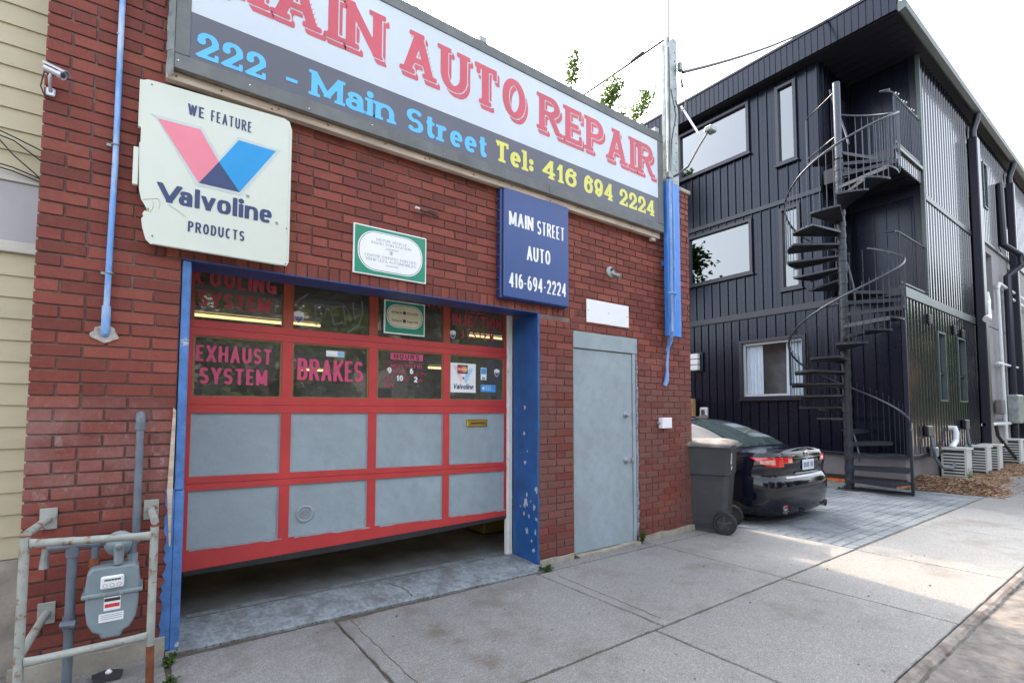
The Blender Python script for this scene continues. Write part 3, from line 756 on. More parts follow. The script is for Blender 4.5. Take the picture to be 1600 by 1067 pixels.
text('lettering', 'MasterCard', 2.352, 2.448, 1.783, 1.797, yp-.0025, M['white_vinyl'], gd, w=.2, gap=.08, cells=8)
text('lettering', 'Valvoline', 2.30, 2.515, 1.605, 1.655, yp-.0012, M['ink_navy'], gd, w=.17, gap=.07, cells=14, slant=.18)
M['sky_ink'] = mat('sky_blue_ink', (.05, .28, .62), .5, var=.15, vscale=40)
MB().box(2.60, 2.665, yt-.001, yt+.0006, 1.70, 1.815).build('card_sticker', M['white_vinyl'], gd)
for z in (1.70+.06, ): MB().box(2.605, 2.66, yt-.0017, yt-.0011, z-.005, z+.048).build('sticker_print', M['sky_ink'], gd)
MB().box(2.615, 2.65, yt-.0017, yt-.0011, 1.705, 1.725).build('sticker_print', M['sky_ink'], gd)
MB().box(2.60, 2.77, yt-.001, yt+.0006, 1.585, 1.655).build('card_sticker', M['sky_ink'], gd)
q = MB()
for i in range(3): q.tube([(2.66+.022*i, yt-.0014, 1.60), (2.668+.022*i, yt-.0014, 1.615), (2.656+.022*i, yt-.0014, 1.628), (2.667+.022*i, yt-.0014, 1.645)], .0035, 5)
q.prism([(2.61, 1.62), (2.64, 1.645), (2.645, 1.62), (2.64, 1.597)], yt-.0018, yt-.0012)
q.build('sticker_print', mat('pale_ink', (.45, .62, .75), .5), gd)
MB().box(2.72, 2.775, yt-.001, yt+.0006, 1.515, 1.55).build('small_sticker', M['rubber'], gd)
MB().box(.262+.024, .345, yt-.001, yt+.0006, 1.505, 1.55).build('small_sticker', M['rubber'], gd)
# green oval inspection sign hung inside the third pane
def oval(cx, cz, hx, hz, r, n=10):
    pts = []
    for k_, (sx, sz) in enumerate(((1, 1), (-1, 1), (-1, -1), (1, -1))):
        for i in range(n+1):
            a = R(90*k_+90*i/n); pts.append((cx+sx*(hx-r)+r*math.cos(a), cz+sz*(hz-r)+r*math.sin(a)))
    return pts
t = thing('window_sign', 'small green sign with cream oval hanging inside the garage door glass, top row third pane', 'sign', (1.8, GY-.01, 2.2))
MB().cbox(1.62, 1.995, GY-.012, GY-.004, 2.05, 2.335, .001).build('sign_border', M['plain_white'], t)
MB().box(1.632, 1.983, GY-.0145, GY-.012, 2.062, 2.323).build('sign_face', M['green'], t)
poly('oval_border', oval(1.807, 2.205, .165, .098, .09), GY-.0148, M['plain_white'], t)
poly('oval_line', oval(1.807, 2.205, .159, .092, .086), GY-.0156, M['ink_navy'], t)
poly('oval_face', oval(1.807, 2.205, .155, .088, .083), GY-.0164, mat('cream_ink', (.62, .56, .42), .5), t)
for z, s2 in ((2.225, 'DriveON'), (2.155, 'InspectiON')):
    text('lettering', 'Ontario', 1.685, 1.775, z, z+.024, GY-.0172, M['rubber'], t, w=.16, gap=.12, cells=10)
    text('lettering', s2, 1.825, 1.925, z, z+.022, GY-.0172, M['rubber'], t, w=.14, gap=.12, cells=10)
    MB().lathe([(.015, 0), (.015, .0004)], (1.80, GY-.0174, z+.012), 'y', 14).build('round_emblem', M['rubber'], t)
# interior: floor, walls, strip lights
mb = MB().box(XL+.2, XR-.2, .5, 13.8, -.05, .012); fl = struct(mb.build('shop_floor', M['interior_dark']))
for bx_ in ((4.9, 5.0, .45, 7, .012, 3.6), (-.2, -.15, .45, 7, .012, 3.6), (-.149, 4.899, 7, 7.1, .012, 3.6)): MB().box(*bx_).build('interior_wall', M['interior'], shop)
MB().box(-.15, 4.9, .65, 7.1, 3.6, 3.7).build('interior_ceiling', M['interior'], shop)
g_ = 'fluorescent lamps inside the garage'
for i, (x, y, z, dx, dy, nm) in enumerate(((.78, 2.2, 2.345, .42, 0, 'long lit strip lamp seen low behind the cooling system lettering'), (1.67, 3.0, 2.49, .16, 0, 'short lit strip lamp seen behind the second pane of the top row'), (3.85, 2.2, 2.43, .30, 0, 'lit strip lamp seen behind the injection system lettering'), (3.28, 2.6, 2.0, .12, 0, 'lit strip lamp seen beside the opening hours lettering'), (2.05, 4.0, 2.0, .2, 0, 'small lit strip lamp seen behind the brakes lettering'))):
    t = thing('strip_lamp', nm, 'lamp', (x, y, z), g_)
    MB().bar((x-dx, y-dy, z+.06), (x+dx, y+dy, z+.06), .10, .05).build('lamp_body', M['plain_white'], t)
    MB().tube([(x-dx, y-dy, z), (x+dx, y+dy, z)], .016, 8).build('lamp_tube', M['tube'], t)
for i, (x, y) in enumerate(((3.6, 2.6), (1.2, 4.6))):  # two extra lamps out of view, added to light the interior
    t = thing('strip_lamp', ['lit strip lamp high under the garage ceiling, nearer the right wall', 'lit strip lamp high under the garage ceiling, further back on the left'][i], 'lamp', (x, y, 3.45), g_)
    MB().box(x-.6, x+.6, y-.06, y+.06, 3.50, 3.56).build('lamp_body', M['plain_white'], t)
    MB().tube([(x-.58, y, 3.47), (x+.58, y, 3.47)], .02, 8).build('lamp_tube', M['tube_high'], t)
# a stack of tyres and a cabinet in the gloom
t = thing('tool_cabinet', 'dull yellow cabinet standing inside behind the right end of the garage door', 'cabinet', (3.37, 1.2, .012))
MB().cbox(3.15, 3.6, 1.2, 1.7, .03, .30, .01).build('cabinet_body', mat('dull_yellow_paint', (.16, .11, .02), .5), t)
MB().cbox(3.17, 3.58, 1.185, 1.199, .06, .27, .004).build('drawer_front', mat('yellow_drawer', (.18, .13, .02), .5), t)

# side door
sdm = MB().cbox(3.415, 4.275, .012, .055, .03, 2.022, .003)
dr = sdm.build('side_door', M['door_grey'], shop)
MB().cbox(DX0, 4.352, -.006, .06, 2.028, DZ-.003, .004).build('door_header', M['door_grey'], dr)
MB().cbox(4.281, 4.325, .0, .10, .03, 2.027, .004).build('door_jamb', M['door_grey'], dr)
MB().box(3.406, 3.4135, .004, .05, .03, 2.027).build('hinge_strip', M['steel'], dr)
mb = MB(); n = 46
for i in range(n):   # ragged mortar and paint smeared between jamb and bricks
    z = .08+(2.1)*i/n; mb.cbox(4.326, 4.352+rng.uniform(-.006, .016), -.004+rng.uniform(-.004, .003), .01, z, z+2.1/n-.003, .003)
mb.build('jamb_mortar', mat('paint_smeared_mortar', (.20, .19, .24), .8, var=.4, vscale=25, bump=.6, bscale=60, dirt=(.42, .40, .40), dirt_amt=.9, dirt_scale=20), shop)
for z, nm in ((1.367, 'deadbolt'), (.885, 'door_knob')):
    o = MB().lathe([(.030, 0), (.030, -.008), (.022, -.014), (.020, -.03), (.024, -.036), (.018, -.05), (.0, -.054)], (4.165, .012, z), 'y', 20).build(nm, M['steel'], dr, smooth=True)
MB().cbox(4.245, 4.285, -.012, .012, .865, .905, .004).build('latch_guard', M['steel'], dr)
q = MB().prism([(3.45, -.02), (4.33, -.02), (4.33, .028), (4.25, .032), (3.9, .022), (3.42, .026)], -.05, .20)
q.build('door_sill', M['old_concrete'], shop)

# ------------------------------------------------------------ big fascia sign
SY = -.12
sg = thing('shop_sign', 'long white and slate fascia sign with red, cyan and yellow lettering above the garage', 'sign', (2.4, -.06, 3.4))
MB().box(.085, 4.705, SY+.022, -.004, 3.43, 4.53).build('sign_box', M['raw_wood'], sg)
def board(x0, x1, z0, z1, nm='frame_board', m='sign_frame', y0=SY, y1=SY+.022): return MB().cbox(x0, x1, y0, y1, z0, z1, .003).build(nm, M[m], sg)
board(.100, 4.706, 3.416, 3.506); board(.100, .176, 3.508, 4.515); board(4.608, 4.702, 3.508, 4.515); board(.100, 4.702, 4.455, 4.545, y0=SY-.004)
for x in (3.0, ): MB().box(x, x+.003, SY-.001, SY, 3.42, 3.505).build('board_joint', M['rubber'], sg)
MB().box(.177, 4.607, SY+.004, SY+.010, 3.793, 4.454).build('white_panel', M['sign_white'], sg)
MB().box(.177, 4.607, SY+.004, SY+.010, 3.507, 3.7925).build('slate_panel', M['sign_dark'], sg)
MB().cbox(.066, 3.0, -.075, -.02, 3.362, 3.414, .003).build('batten', M['raw_wood'], sg)
MB().cbox(3.004, 4.69, -.072, -.02, 3.355, 3.412, .003).build('batten', M['raw_wood'], sg)
MB().cbox(4.56, 4.63, -.06, -.02, 3.318, 3.354, .003).build('wood_block', M['raw_wood'], sg)
mb = MB()   # crumpled metal flashing up the left end
n = 22; pr = [(.060+.009*rng.random(), 3.37+1.15*i/n) for i in range(n+1)]
for i in range(n):
    a, b_ = pr[i], pr[i+1]
    mb.add([(a[0], -.01, a[1]), (a[0]-.004+.01*rng.random(), -.07, a[1]), (.099, SY-.003, a[1]), (b_[0], -.01, b_[1]), (b_[0], -.07, b_[1]), (.099, SY-.003, b_[1])], [(0, 1, 4, 3), (1, 2, 5, 4)])
mb.build('end_flashing', M['galv'], sg)
for x in (.115, .35, .64, .68, 1.0, 1.42, 1.75, 1.79, 2.2, 2.6, 3.05, 3.4, 3.8, 4.2, 4.55):
    MB().lathe([(.006, 0), (.006, -.003), (0, -.004)], (x, -.076, 3.388+rng.uniform(-.012, .012)), 'y', 8).build('nail_head', M['rust'], sg)
for x in (.12, .5, .86, 1.3, 1.9, 2.5, 3.2, 3.9, 4.5):
    MB().lathe([(.004, 0), (.004, -.002), (0, -.003)], (x, SY-.001, 3.46+rng.uniform(-.02, .02)), 'y', 8).build('screw_head', M['chrome'], sg)
for x in (2.23, 4.57):
    MB().cbox(x, x+.07, SY, SY+.06, 4.546, 4.60, .004).build('bracket', M['galv'], sg)
ys = SY+.002
kb = dict(w=.20, con=.62, slab=True, gap=.18, cells=34, shadow=(.030, -.042, .011))
text('lettering', 'MAIN', .250, 1.365, 4.000, 4.345, ys, M['ink_red'], sg, **kb)
text('lettering', 'AUTO', 1.535, 2.72, 4.000, 4.345, ys, M['ink_red'], sg, **kb)
text('lettering', 'REPAIR', 2.880, 4.53, 4.000, 4.345, ys, M['ink_red'], sg, **kb)
kc = dict(w=.235, con=.60, slab=True, gap=.11, cells=30)
text('lettering', '222', .210, .59, 3.530, 3.69, ys, M['ink_cyan'], sg, **kc)
MB().box(.712, .783, ys-.001, ys, 3.582, 3.606).build('dash', M['ink_cyan'], sg)
text('lettering', 'Main', .872, 1.47, 3.545, 3.72, ys, M['ink_cyan'], sg, **kc)
text('lettering', 'Street', 1.57, 2.31, 3.545, 3.72, ys, M['ink_cyan'], sg, **kc)
text('lettering', 'Tel:', 2.39, 2.82, 3.555, 3.735, ys, M['ink_yellow'], sg, **kc)
text('lettering', '416', 2.92, 3.35, 3.560, 3.735, ys, M['ink_yellow'], sg, **kc)
text('lettering', '694', 3.45, 3.87, 3.560, 3.735, ys, M['ink_yellow'], sg, **kc)
text('lettering', '2224', 3.965, 4.545, 3.560, 3.735, ys, M['ink_yellow'], sg, **kc)

# ------------------------------------------------------------ ivory oil sign with broken left edge
vs_ = thing('oil_sign', 'ivory plastic oil sign with pink and blue V emblem and broken left edge', 'sign', (.36, -.05, 2.34))
VY = -.085
pl = [(-.020, 3.308), (-.045, 3.295), (-.048, 3.02), (-.042, 3.015), (-.042, 2.93), (-.047, 2.925), (-.040, 2.66), (-.028, 2.60), (-.012, 2.575), (-.001, 2.55), (.010, 2.562), (.012, 2.535), (-.010, 2.54), (-.020, 2.52), (-.014, 2.505), (-.024, 2.49), (-.018, 2.44), (.0, 2.375), (.022, 2.352), (.70, 2.348), (.752, 2.352), (.765, 2.38), (.765, 3.27), (.748, 3.325), (.715, 3.338), (.02, 3.312)]
MB().prism(pl, VY, VY+.006).build('sign_face', M['ivory'], vs_)
pl2 = [(.0, 3.30), (.735, 3.325), (.752, 3.31), (.752, 2.385), (.74, 2.368), (.03, 2.368), (.0, 2.39)]
MB().prism(pl2, VY+.006, -.012).build('sign_body', mat('aged_ivory', (.45, .43, .33), .5), vs_)
for z0, z1, xo in ((3.02, 3.30, .006), (2.68, 2.90, -.010)):
    MB().cbox(-.062+xo, -.040+xo*.6, VY+.004, VY+.030, z0, z1, .003).build('edge_flange', M['ivory'], vs_)
q = MB()   # raised lip round the face
q.bar((.757, VY-.002, 2.39), (.757, VY-.002, 3.28), .010, .006, (0, 1, 0)).bar((.03, VY-.002, 2.360), (.74, VY-.002, 2.358), .010, .006, (0, 1, 0))
q.build('sign_lip', M['ivory'], vs_)
yv = VY-.001
MB().prism([(.03, 3.094-.0), (.0, 3.112), (.255, 3.118), (.352, 2.962), (.447, 3.122), (.70, 3.114), (.472, 2.752), (.235, 2.752)], yv-.0008, yv).build('emblem_outline', M['silver'], vs_)
poly('emblem_pink', [(.033, 3.095), (.246, 3.100), (.348, 2.93), (.247, 2.770)], yv-.0010, M['pink'], vs_)
poly('emblem_blue', [(.452, 3.102), (.668, 3.098), (.465, 2.770), (.348, 2.93)], yv-.0010, M['azure'], vs_)
poly('emblem_navy', [(.348, 2.93), (.465, 2.770), (.247, 2.770)], yv-.0018, M['ink_navy'], vs_)
text('lettering', 'WE', .178, .262, 3.172, 3.240, yv-.001, M['ink_navy'], vs_, w=.20, con=.82, gap=.12, cells=18)
text('lettering', 'FEATURE', .298, .523, 3.172, 3.242, yv-.001, M['ink_navy'], vs_, w=.20, con=.82, gap=.12, cells=18)
text('lettering', 'V', .044, .165, 2.612, 2.722, yv-.001, M['ink_navy'], vs_, w=.27, con=.6, cells=24)
text('lettering', 'alvoline', .150, .655, 2.612, 2.728, yv-.001, M['ink_navy'], vs_, w=.225, con=.66, gap=.075, cells=26, sq=.72)
text('lettering', 'PRODUCTS', .200, .500, 2.463, 2.527, yv-.001, M['ink_navy'], vs_, w=.20, con=.82, gap=.14, cells=18)
for x, z in ((.685, 2.622), (.512, 2.757)):
    q = MB().tube([(x+.009*math.cos(R(a)), yv-.001, z+.009*math.sin(R(a))) for a in range(0, 361, 30)], .0009, 4, cap=False)
    q.build('trademark_ring', M['ink_navy'], vs_); text('lettering', 'R', x-.003, x+.004, z-.005, z+.005, yv-.0015, M['ink_navy'], vs_, w=.15, cells=8)
q = MB()
for pts in ([(-.02, 2.60), (.05, 2.625), (.06, 2.60), (.055, 2.56)], [(.10, 2.60), (.13, 2.585), (.17, 2.56), (.19, 2.545)], [(.015, 2.535), (.03, 2.57), (.028, 2.60)]):
    q.tube([(a, yv-.0005, b_) for a, b_ in pts], .0012, 4)
q.build('crack', mat('crack_shadow', (.40, .40, .36), .6), vs_)  # thin grey lines for the cracks in the plastic
for x, z in ((.745, 2.60), (.03, 2.40), (.25, 2.36), (.745, 2.365), (.0, 3.285)):
    MB().lathe([(.004, 0), (.004, -.002), (0, -.003)], (x, yv, z), 'y', 8).build('screw_head', M['rubber'], vs_)

# green inspection station sign
t = thing('station_sign', 'green sign with white oval reading motor vehicle inspection station, above the garage door', 'sign', (1.5, -.01, 2.4))
MB().cbox(1.214, 1.797, -.020, -.003, 2.404, 2.770, .001).build('sign_border', M['plain_white'], t)
MB().box(1.224, 1.787, -.0225, -.020, 2.414, 2.760).build('sign_face', M['green'], t)
poly('oval_border', oval(1.503, 2.588, .258, .150, .135), -.0228, M['plain_white'], t)
poly('oval_line', oval(1.503, 2.588, .250, .143, .129), -.0236, M['ink_navy'], t)
poly('oval_face', oval(1.503, 2.588, .2465, .1395, .126), -.0244, M['plain_white'], t)
ki = dict(w=.155, con=.7, gap=.10, cells=10, slab=True); yg = -.0252
text('lettering', 'MOTOR VEHICLE', 1.385, 1.63, 2.668, 2.688, yg, M['ink_grey'], t, **ki)
text('lettering', 'INSPECTION STATION', 1.345, 1.665, 2.640, 2.660, yg, M['ink_grey'], t, **ki)
text('lettering', "CENTRE D'INSPECTION DES", 1.295, 1.71, 2.540, 2.561, yg, M['ink_grey'], t, **ki)
text('lettering', 'VEHICULES AUTOMOBILES', 1.305, 1.705, 2.512, 2.533, yg, M['ink_grey'], t, **ki)
for z in (2.622, 2.614, 2.494, 2.488): MB().box(1.46, 1.56, yg-.0004, yg, z, z+.0025).build('fine_print', M['ink_grey'], t)
q = MB().tube([(1.503+.013*math.cos(R(a)), yg, 2.593+.015*math.sin(R(a))) for a in range(0, 361, 30)], .0014, 4, cap=False)
q.prism([(1.495, 2.60), (1.511, 2.60), (1.503, 2.58)], yg-.0006, yg); q.build('shield_emblem', M['ink_grey'], t)

# blue hanging sign
t = thing('blue_sign', 'dark blue box sign with white phone number hung over right end of garage opening', 'sign', (2.88, -.04, 2.38))
MB().cbox(2.487, 3.270, -.058, -.004, 2.386, 3.362, .005).build('sign_box', M['royal_dark'], t)
MB().cbox(2.514, 3.283, -.078, -.060, 2.394, 3.370, .009).build('sign_face', M['royal'], t)
for i in range(9): MB().lathe([(.008+.006*rng.random(), -.014), (.012, 0), (.008, .010)], (2.485, -.03-.02*rng.random(), 2.46+.1*i), 'x', 7).build('paint_lump', M['royal_dark'], t)
kz = dict(w=.27, con=.62, gap=.085, cells=24); yb = -.0795
text('lettering', 'MAIN', 2.566, 2.842, 3.040, 3.165, yb, M['white_vinyl'], t, **kz)
text('lettering', 'STREET', 2.886, 3.222, 3.024, 3.150, yb, M['white_vinyl'], t, **kz)
text('lettering', 'AUTO', 2.765, 3.045, 2.762, 2.892, yb, M['white_vinyl'], t, **kz)
text('lettering', '416-694-2224', 2.568, 3.243, 2.488, 2.617, yb, M['white_vinyl'], t, **kz)

t = thing('blank_sign', 'blank white sign plate screwed to the bricks over the grey door', 'sign', (3.9, -.01, 2.3))
MB().cbox(3.580, 4.212, -.014, -.003, 2.298, 2.532, .002).build('sign_plate', M['plain_white'], t)
for x, z in ((3.605, 2.42), (4.185, 2.415), (3.90, 2.42)): MB().lathe([(.005, 0), (.005, -.002), (0, -.003)], (x, -.0145, z), 'y', 8).build('screw_head', M['rubber'], t)
# ------------------------------------------------------------ fixtures on the brick wall
t = thing('wall_conduit', 'chalky blue vertical conduit ending in a mortar patch, left of the ivory sign', 'conduit', (-.16, -.03, 1.85))
MB().tube([(-.152, -.028, 4.05), (-.152, -.028, 2.8), (-.158, -.028, 2.35), (-.162, -.028, 1.93)], .0145, 12).build('pipe', M['conduit_blue'], t, smooth=True)
MB().tube([(-.162, -.028, 1.98), (-.162, -.028, 1.86), (-.163, -.022, 1.835), (-.164, .0, 1.822)], [.020, .021, .021, .02], 12).build('elbow', M['conduit_blue'], t, smooth=True)
for z in (2.90, 2.165):
    q = MB().tube([(-.155+.018*math.cos(R(a)), -.028+.018*math.sin(R(a)), z) for a in range(0, 361, 30)], .004, 6, cap=False)
    q.cbox(-.195, -.170, -.012, -.002, z-.009, z+.009, .002); q.build('pipe_clamp', M['galv'], t)
for z in (3.55, 2.32): MB().tube([(-.156, -.028, z-.002), (-.156, -.028, z+.003)], .0155, 12).build('pipe_joint', M['conduit_blue'], t)
pl = []
for i in range(16):
    a = 2*math.pi*i/16; q_ = rng.uniform(.8, 1.15); pl.append((-.165+.060*q_*math.cos(a), 1.825+.046*q_*math.sin(a)))
MB().prism(pl, -.009, .004).build('mortar_patch', mat('grey_mortar_patch', (.34, .31, .28), .9, var=.45, vscale=40, bump=1.0, bscale=60), t)

t = thing('gas_service_pipe', 'dark grey gas pipe dropping down the brick wall to the gas meter', 'gas pipe', (.01, -.05, .7))
MB().tube([(.012, .02, 1.375), (.012, -.03, 1.375), (.012, -.055, 1.35), (.012, -.06, 1.32), (.012, -.06, .69)], [.021, .024, .024, .019, .019], 12).build('pipe', M['grey_pipe'], t, smooth=True)
MB().tube([(.012, -.06, 1.335), (.012, -.06, 1.295)], .026, 12).build('collar', M['grey_pipe'], t)

# gas meter
gx, gy = -.075, -.19
t = thing('gas_meter', 'grey residential gas meter with white dials hanging behind the rusty guard frame', 'gas meter', (gx, gy, .25))
prof = [(-.105, .575), (-.112, .50), (-.108, .455), (-.108, .40), (-.098, .33), (-.075, .285), (-.045, .268), (-.042, .245), (.042, .243), (.045, .266), (.075, .283), (.098, .33), (.108, .40), (.108, .455), (.112, .50), (.105, .575), (.088, .603), (-.088, .603)]
bm_ = MB().prism([(gx+a, b_) for a, b_ in prof], gy-.075, gy+.075)
body = bm_.build('meter_body', M['meter_grey'], t)
bv = body.modifiers.new('round', 'BEVEL'); bv.width = .016; bv.segments = 3; bv.limit_method = 'ANGLE'; bv.angle_limit = R(40)
MB().cbox(gx-.124, gx+.124, gy-.086, gy+.086, .456, .478, .006).build('meter_flange', M['meter_grey'], t)
for x in (-.10, -.035, .035, .10): MB().lathe([(.008, 0), (.008, -.006), (0, -.007)], (gx+x, gy-.086, .467), 'y', 6).build('flange_bolt', M['steel'], t)
MB().cbox(gx-.050, gx+.045, gy-.094, gy-.074, .497, .560, .006).build('dial_housing', M['plain_white'], t)
for x in (-.028, .0, .028): MB().tube([(gx+x-.003+.009*math.cos(R(a)), gy-.0948, .515+.009*math.sin(R(a))) for a in range(0, 361, 40)], .0008, 4, cap=False).build('dial_ring', M['rubber'], t)
MB().box(gx-.036, gx+.033, gy-.0950, gy-.094, .537, .547).build('digit_window', M['ink_grey'], t)
for i_ in range(5): MB().box(gx-.030+.0125*i_, gx-.023+.0125*i_, gy-.0954, gy-.0951, .5385, .5455).build('digit_mark', M['rubber'], t)
MB().box(gx-.034, gx+.034, gy-.0775, gy-.0755, .385, .452).build('label_sticker', M['plain_white'], t)
MB().box(gx-.032, gx+.032, gy-.0782, gy-.0776, .430, .446).build('label_band', M['rubber'], t)
MB().box(gx-.030, gx+.030, gy-.0782, gy-.0776, .400, .418).build('label_band', M['scarlet'], t)
MB().box(gx-.052, gx+.048, gy-.0775, gy-.0755, .330, .372).build('label_sticker', M['plain_white'], t)
for z in (.343, .353, .362): MB().box(gx-.045, gx+.042, gy-.0780, gy-.0776, z, z+.0018).build('printed_line', M['ink_navy'], t)
for sx in (-.083, .075):
    MB().tube([(gx+sx, gy+.01, .60), (gx+sx, gy+.01, .64)], .024, 8).build('union_nut', M['rust'] if sx < 0 else M['meter_grey'], t)
    MB().tube([(gx+sx, gy+.01, .64), (gx+sx, gy+.01, .715)], .017, 12).build('riser', M['grey_pipe'], t)
MB().tube([(-.345, gy+.01, .715), (gx-.02, gy+.01, .715)], .016, 12).build('outlet_pipe', M['grey_pipe'], t)
MB().tube([(gx-.105, gy+.01, .715), (gx-.06, gy+.01, .715)], .023, 12).build('tee', M['grey_pipe'], t)
MB().lathe([(.014, -.05), (.028, -.04), (.056, -.014), (.064, -.008), (.064, .008), (.05, .02), (.03, .03)], (gx+.018, gy+.01, .70), 'y', 24).build('regulator', M['meter_grey'], t, smooth=True)
MB().tube([(gx+.018, gy-.04, .70), (gx+.018, gy-.06, .69), (gx+.018, gy-.06, .61)], [.020, .022, .020], 12).build('regulator_vent', M['meter_grey'], t, smooth=True)
MB().lathe([(.018, 0), (.018, -.01), (.012, -.016), (0, -.018)], (gx+.018, gy-.078, .70), 'y', 14).build('vent_cap', M['galv'], t)
MB().tube([(gx+.075, gy+.01, .70), (.012, gy+.01, .70), (.012, -.08, .70), (.012, -.06, .72)], .018, 10).build('inlet_pipe', M['grey_pipe'], t)
MB().tube([(-.245, gy+.01, .73), (-.245, gy+.01, .0)], .0205, 12).build('down_pipe', M['grey_pipe'], t)
MB().tube([(-.245, gy+.01, .705), (-.245, gy+.01, .66)], .028, 12).build('down_collar', M['grey_pipe'], t)
MB().tube([(-.245, gy+.01, .37), (-.245, gy+.01, .30)], .027, 8).build('gas_valve', M['grey_pipe'], t)
MB().cyl((-.275, gy-.01, .335), (-.215, gy-.03, .335), .018, 8).build('valve_plug', M['grey_pipe'], t)
MB().tube([(-.345, gy+.01, .715), (-.350, gy+.01, .66), (-.350, gy+.01, .62)], [.016, .017, .021], 10).build('end_vent', M['galv'], t)
# dark stone chip lying under it
t = tag(MB().prism([(-.14, -.20), (-.03, -.22), (-.02, -.14), (-.09, -.10), (-.15, -.13)], .012, .028, 'z').build('slate_chip', M['rubber']), 'dark flat chip of slate lying on the concrete below the gas meter', 'stone')
t = tag(MB().lathe([(.012, 0), (.016, .008), (.006, .02), (0, .021)], (-.08, -.16, .029), 'z', 7).build('pebble', M['plain_white']), 'small white pebble sitting on the dark slate chip below the meter', 'stone')

# guard frame
t = thing('meter_guard', 'grey rusted pipe guard frame bolted to the wall around the gas meter', 'guard frame', (-.16, -.35, 0))
FY = -.36; GR = .0185
MB().tube([(-.402, FY, .815), (-.402, FY, .40), (-.400, FY, -.01)], GR, 14).build('post', M['guard'], t, smooth=True)
MB().tube([(.088, FY, .80), (.088, FY, .20)], GR, 14).build('post', M['guard'], t, smooth=True)
MB().tube([(.088, FY, .199), (.092, FY, -.01)], GR*.98, 14).build('post_foot', M['rust'], t, smooth=True)
def flat_tube(a, b_):
    """round pipe whose ends are hammered flat against the posts"""
    q = MB(); a = Vector(a); b_ = Vector(b_); n = 14; rings = []
    for i in range(9):
        f = i/8; e = min(1, min(f, 1-f)*8+.25); p = a.lerp(b_, f)
        for j in range(n):
            t_ = 2*math.pi*j/n; rings.append((p.x, p.y+GR*e*math.cos(t_), p.z+GR*(1.32-.32*e)*math.sin(t_)))
    fs = [(i*n+j, i*n+(j+1) % n, (i+1)*n+(j+1) % n, (i+1)*n+j) for i in range(8) for j in range(n)]
    q.add(rings, fs); return q
flat_tube((-.385, FY-.010, .785), (.075, FY-.010, .757)).build('top_bar', M['guard'], t, smooth=True)
flat_tube((-.385, FY-.010, .250), (.075, FY-.010, .252)).build('lower_bar', M['guard'], t, smooth=True)
for x, z in ((-.36, .835), (.078, .835), (-.35, .35)):
    xe = -.400 if x < 0 else .088
    MB().tube([(x, -.004, z), (xe, FY+.01, z-.01 if z > .5 else z-.07)], GR, 12).build('wall_arm', M['guard'], t, smooth=True)
    MB().cbox(x-.035, x+.035, -.012, -.003, z-.055, z+.055, .002).build('wall_plate', M['guard'], t)
for x, zc in ((-.402, .815), (.088, .80)): MB().lathe([(GR, 0), (GR+.001, .004), (.01, .006)], (x, FY, zc), 'z', 12).build('post_cap', M['rust'], t)

# security camera
t = thing('security_camera', 'silver bullet security camera on the left corner of the brick wall', 'camera', (-.43, -.02, 3.1))
ca, cb = Vector((-.452, -.07, 3.205)), Vector((-.378, -.115, 3.165))
MB().tube([ca, ca.lerp(cb, .8)], .019, 18).build('camera_body', M['silver_paint'] if 'silver_paint' in M else M.setdefault('silver_paint', mat('silver_paint', (.46, .46, .52), .3, .5, var=.05)), t, smooth=True)
MB().tube([ca.lerp(cb, .8), cb, cb.lerp(ca, .04)], [.022, .022, .014], 18).build('lens_ring', M['silver_paint'], t, smooth=True)
d_ = (cb-ca).normalized()
MB().tube([cb-d_*.004, cb+d_*.001], .013, 16).build('lens_glass', M['rubber'], t)
q = MB(); u_ = Vector((0, 0, 1)); s_ = d_.cross(u_).normalized(); u_ = s_.cross(d_)
ring = []
for f in (-.12, 1.12):
    p = ca.lerp(cb, f)
    for i in range(7):
        a = R(20+140*i/6); ring.append(p+s_*(.027*math.cos(a))+u_*(.027*math.sin(a)+.003))
    for i in range(7):
        a = R(160-140*i/6); ring.append(p+s_*(.025*math.cos(a))+u_*(.025*math.sin(a)+.003))
q.add(ring, [(i, (i+1) % 14, (i+1) % 14+14, i+14) for i in range(14)]+[tuple(range(14)), tuple(range(14, 28))])
q.build('sun_hood', M['silver_paint'], t)
MB().tube([ca.lerp(cb, .3)-Vector((0, 0, .02)), (-.435, -.075, 3.155), (-.437, -.05, 3.13), (-.437, -.02, 3.11)], [.007, .009, .006, .009], 10).build('mount_arm', M['silver_paint'], t, smooth=True)
MB().cbox(-.456, -.418, -.020, -.003, 3.085, 3.13, .005).build('mount_plate', M['silver_paint'], t)
MB().tube([(-.46, -.05, 3.20), (-.475, -.03, 3.12), (-.46, -.01, 3.08)], .0035, 6).build('cable', M['black_cable'], t)

# flood lamp holder, switch box, wire anchor
t = thing('lamp_holder', 'bare round grey lamp holder mounted on bricks above the blank white sign', 'lamp holder', (3.93, -.02, 2.86))
MB().lathe([(.060, 0), (.060, -.012), (.052, -.022), (.02, -.026), (0, -.026)], (3.93, -.003, 2.86), 'y', 24).build('base_plate', M['galv'], t, smooth=True)
MB().tube([(3.94, -.02, 2.85), (3.965, -.06, 2.825), (3.985, -.10, 2.80)], [.016, .02, .028], 14).build('socket', M['galv'], t, smooth=True)
MB().tube([(3.93, -.02, 2.88), (3.935, -.045, 2.885)], .015, 10).build('knuckle', M['rubber'], t)
t = thing('switch_box', 'small white electrical box on the worn bricks right of the grey door', 'electrical box', (4.8, -.03, 1.27))
MB().cbox(4.705, 4.875, -.062, -.003, 1.215, 1.335, .005).build('box_body', M['plain_white'], t)
MB().tube([(4.665, -.02, 1.275), (4.705, -.02, 1.275)], .012, 8).build('conduit_stub', M['galv'], t)
MB().box(4.715, 4.865, -.0635, -.0622, 1.225, 1.325).build('cover_plate', M['plain_white'], t)
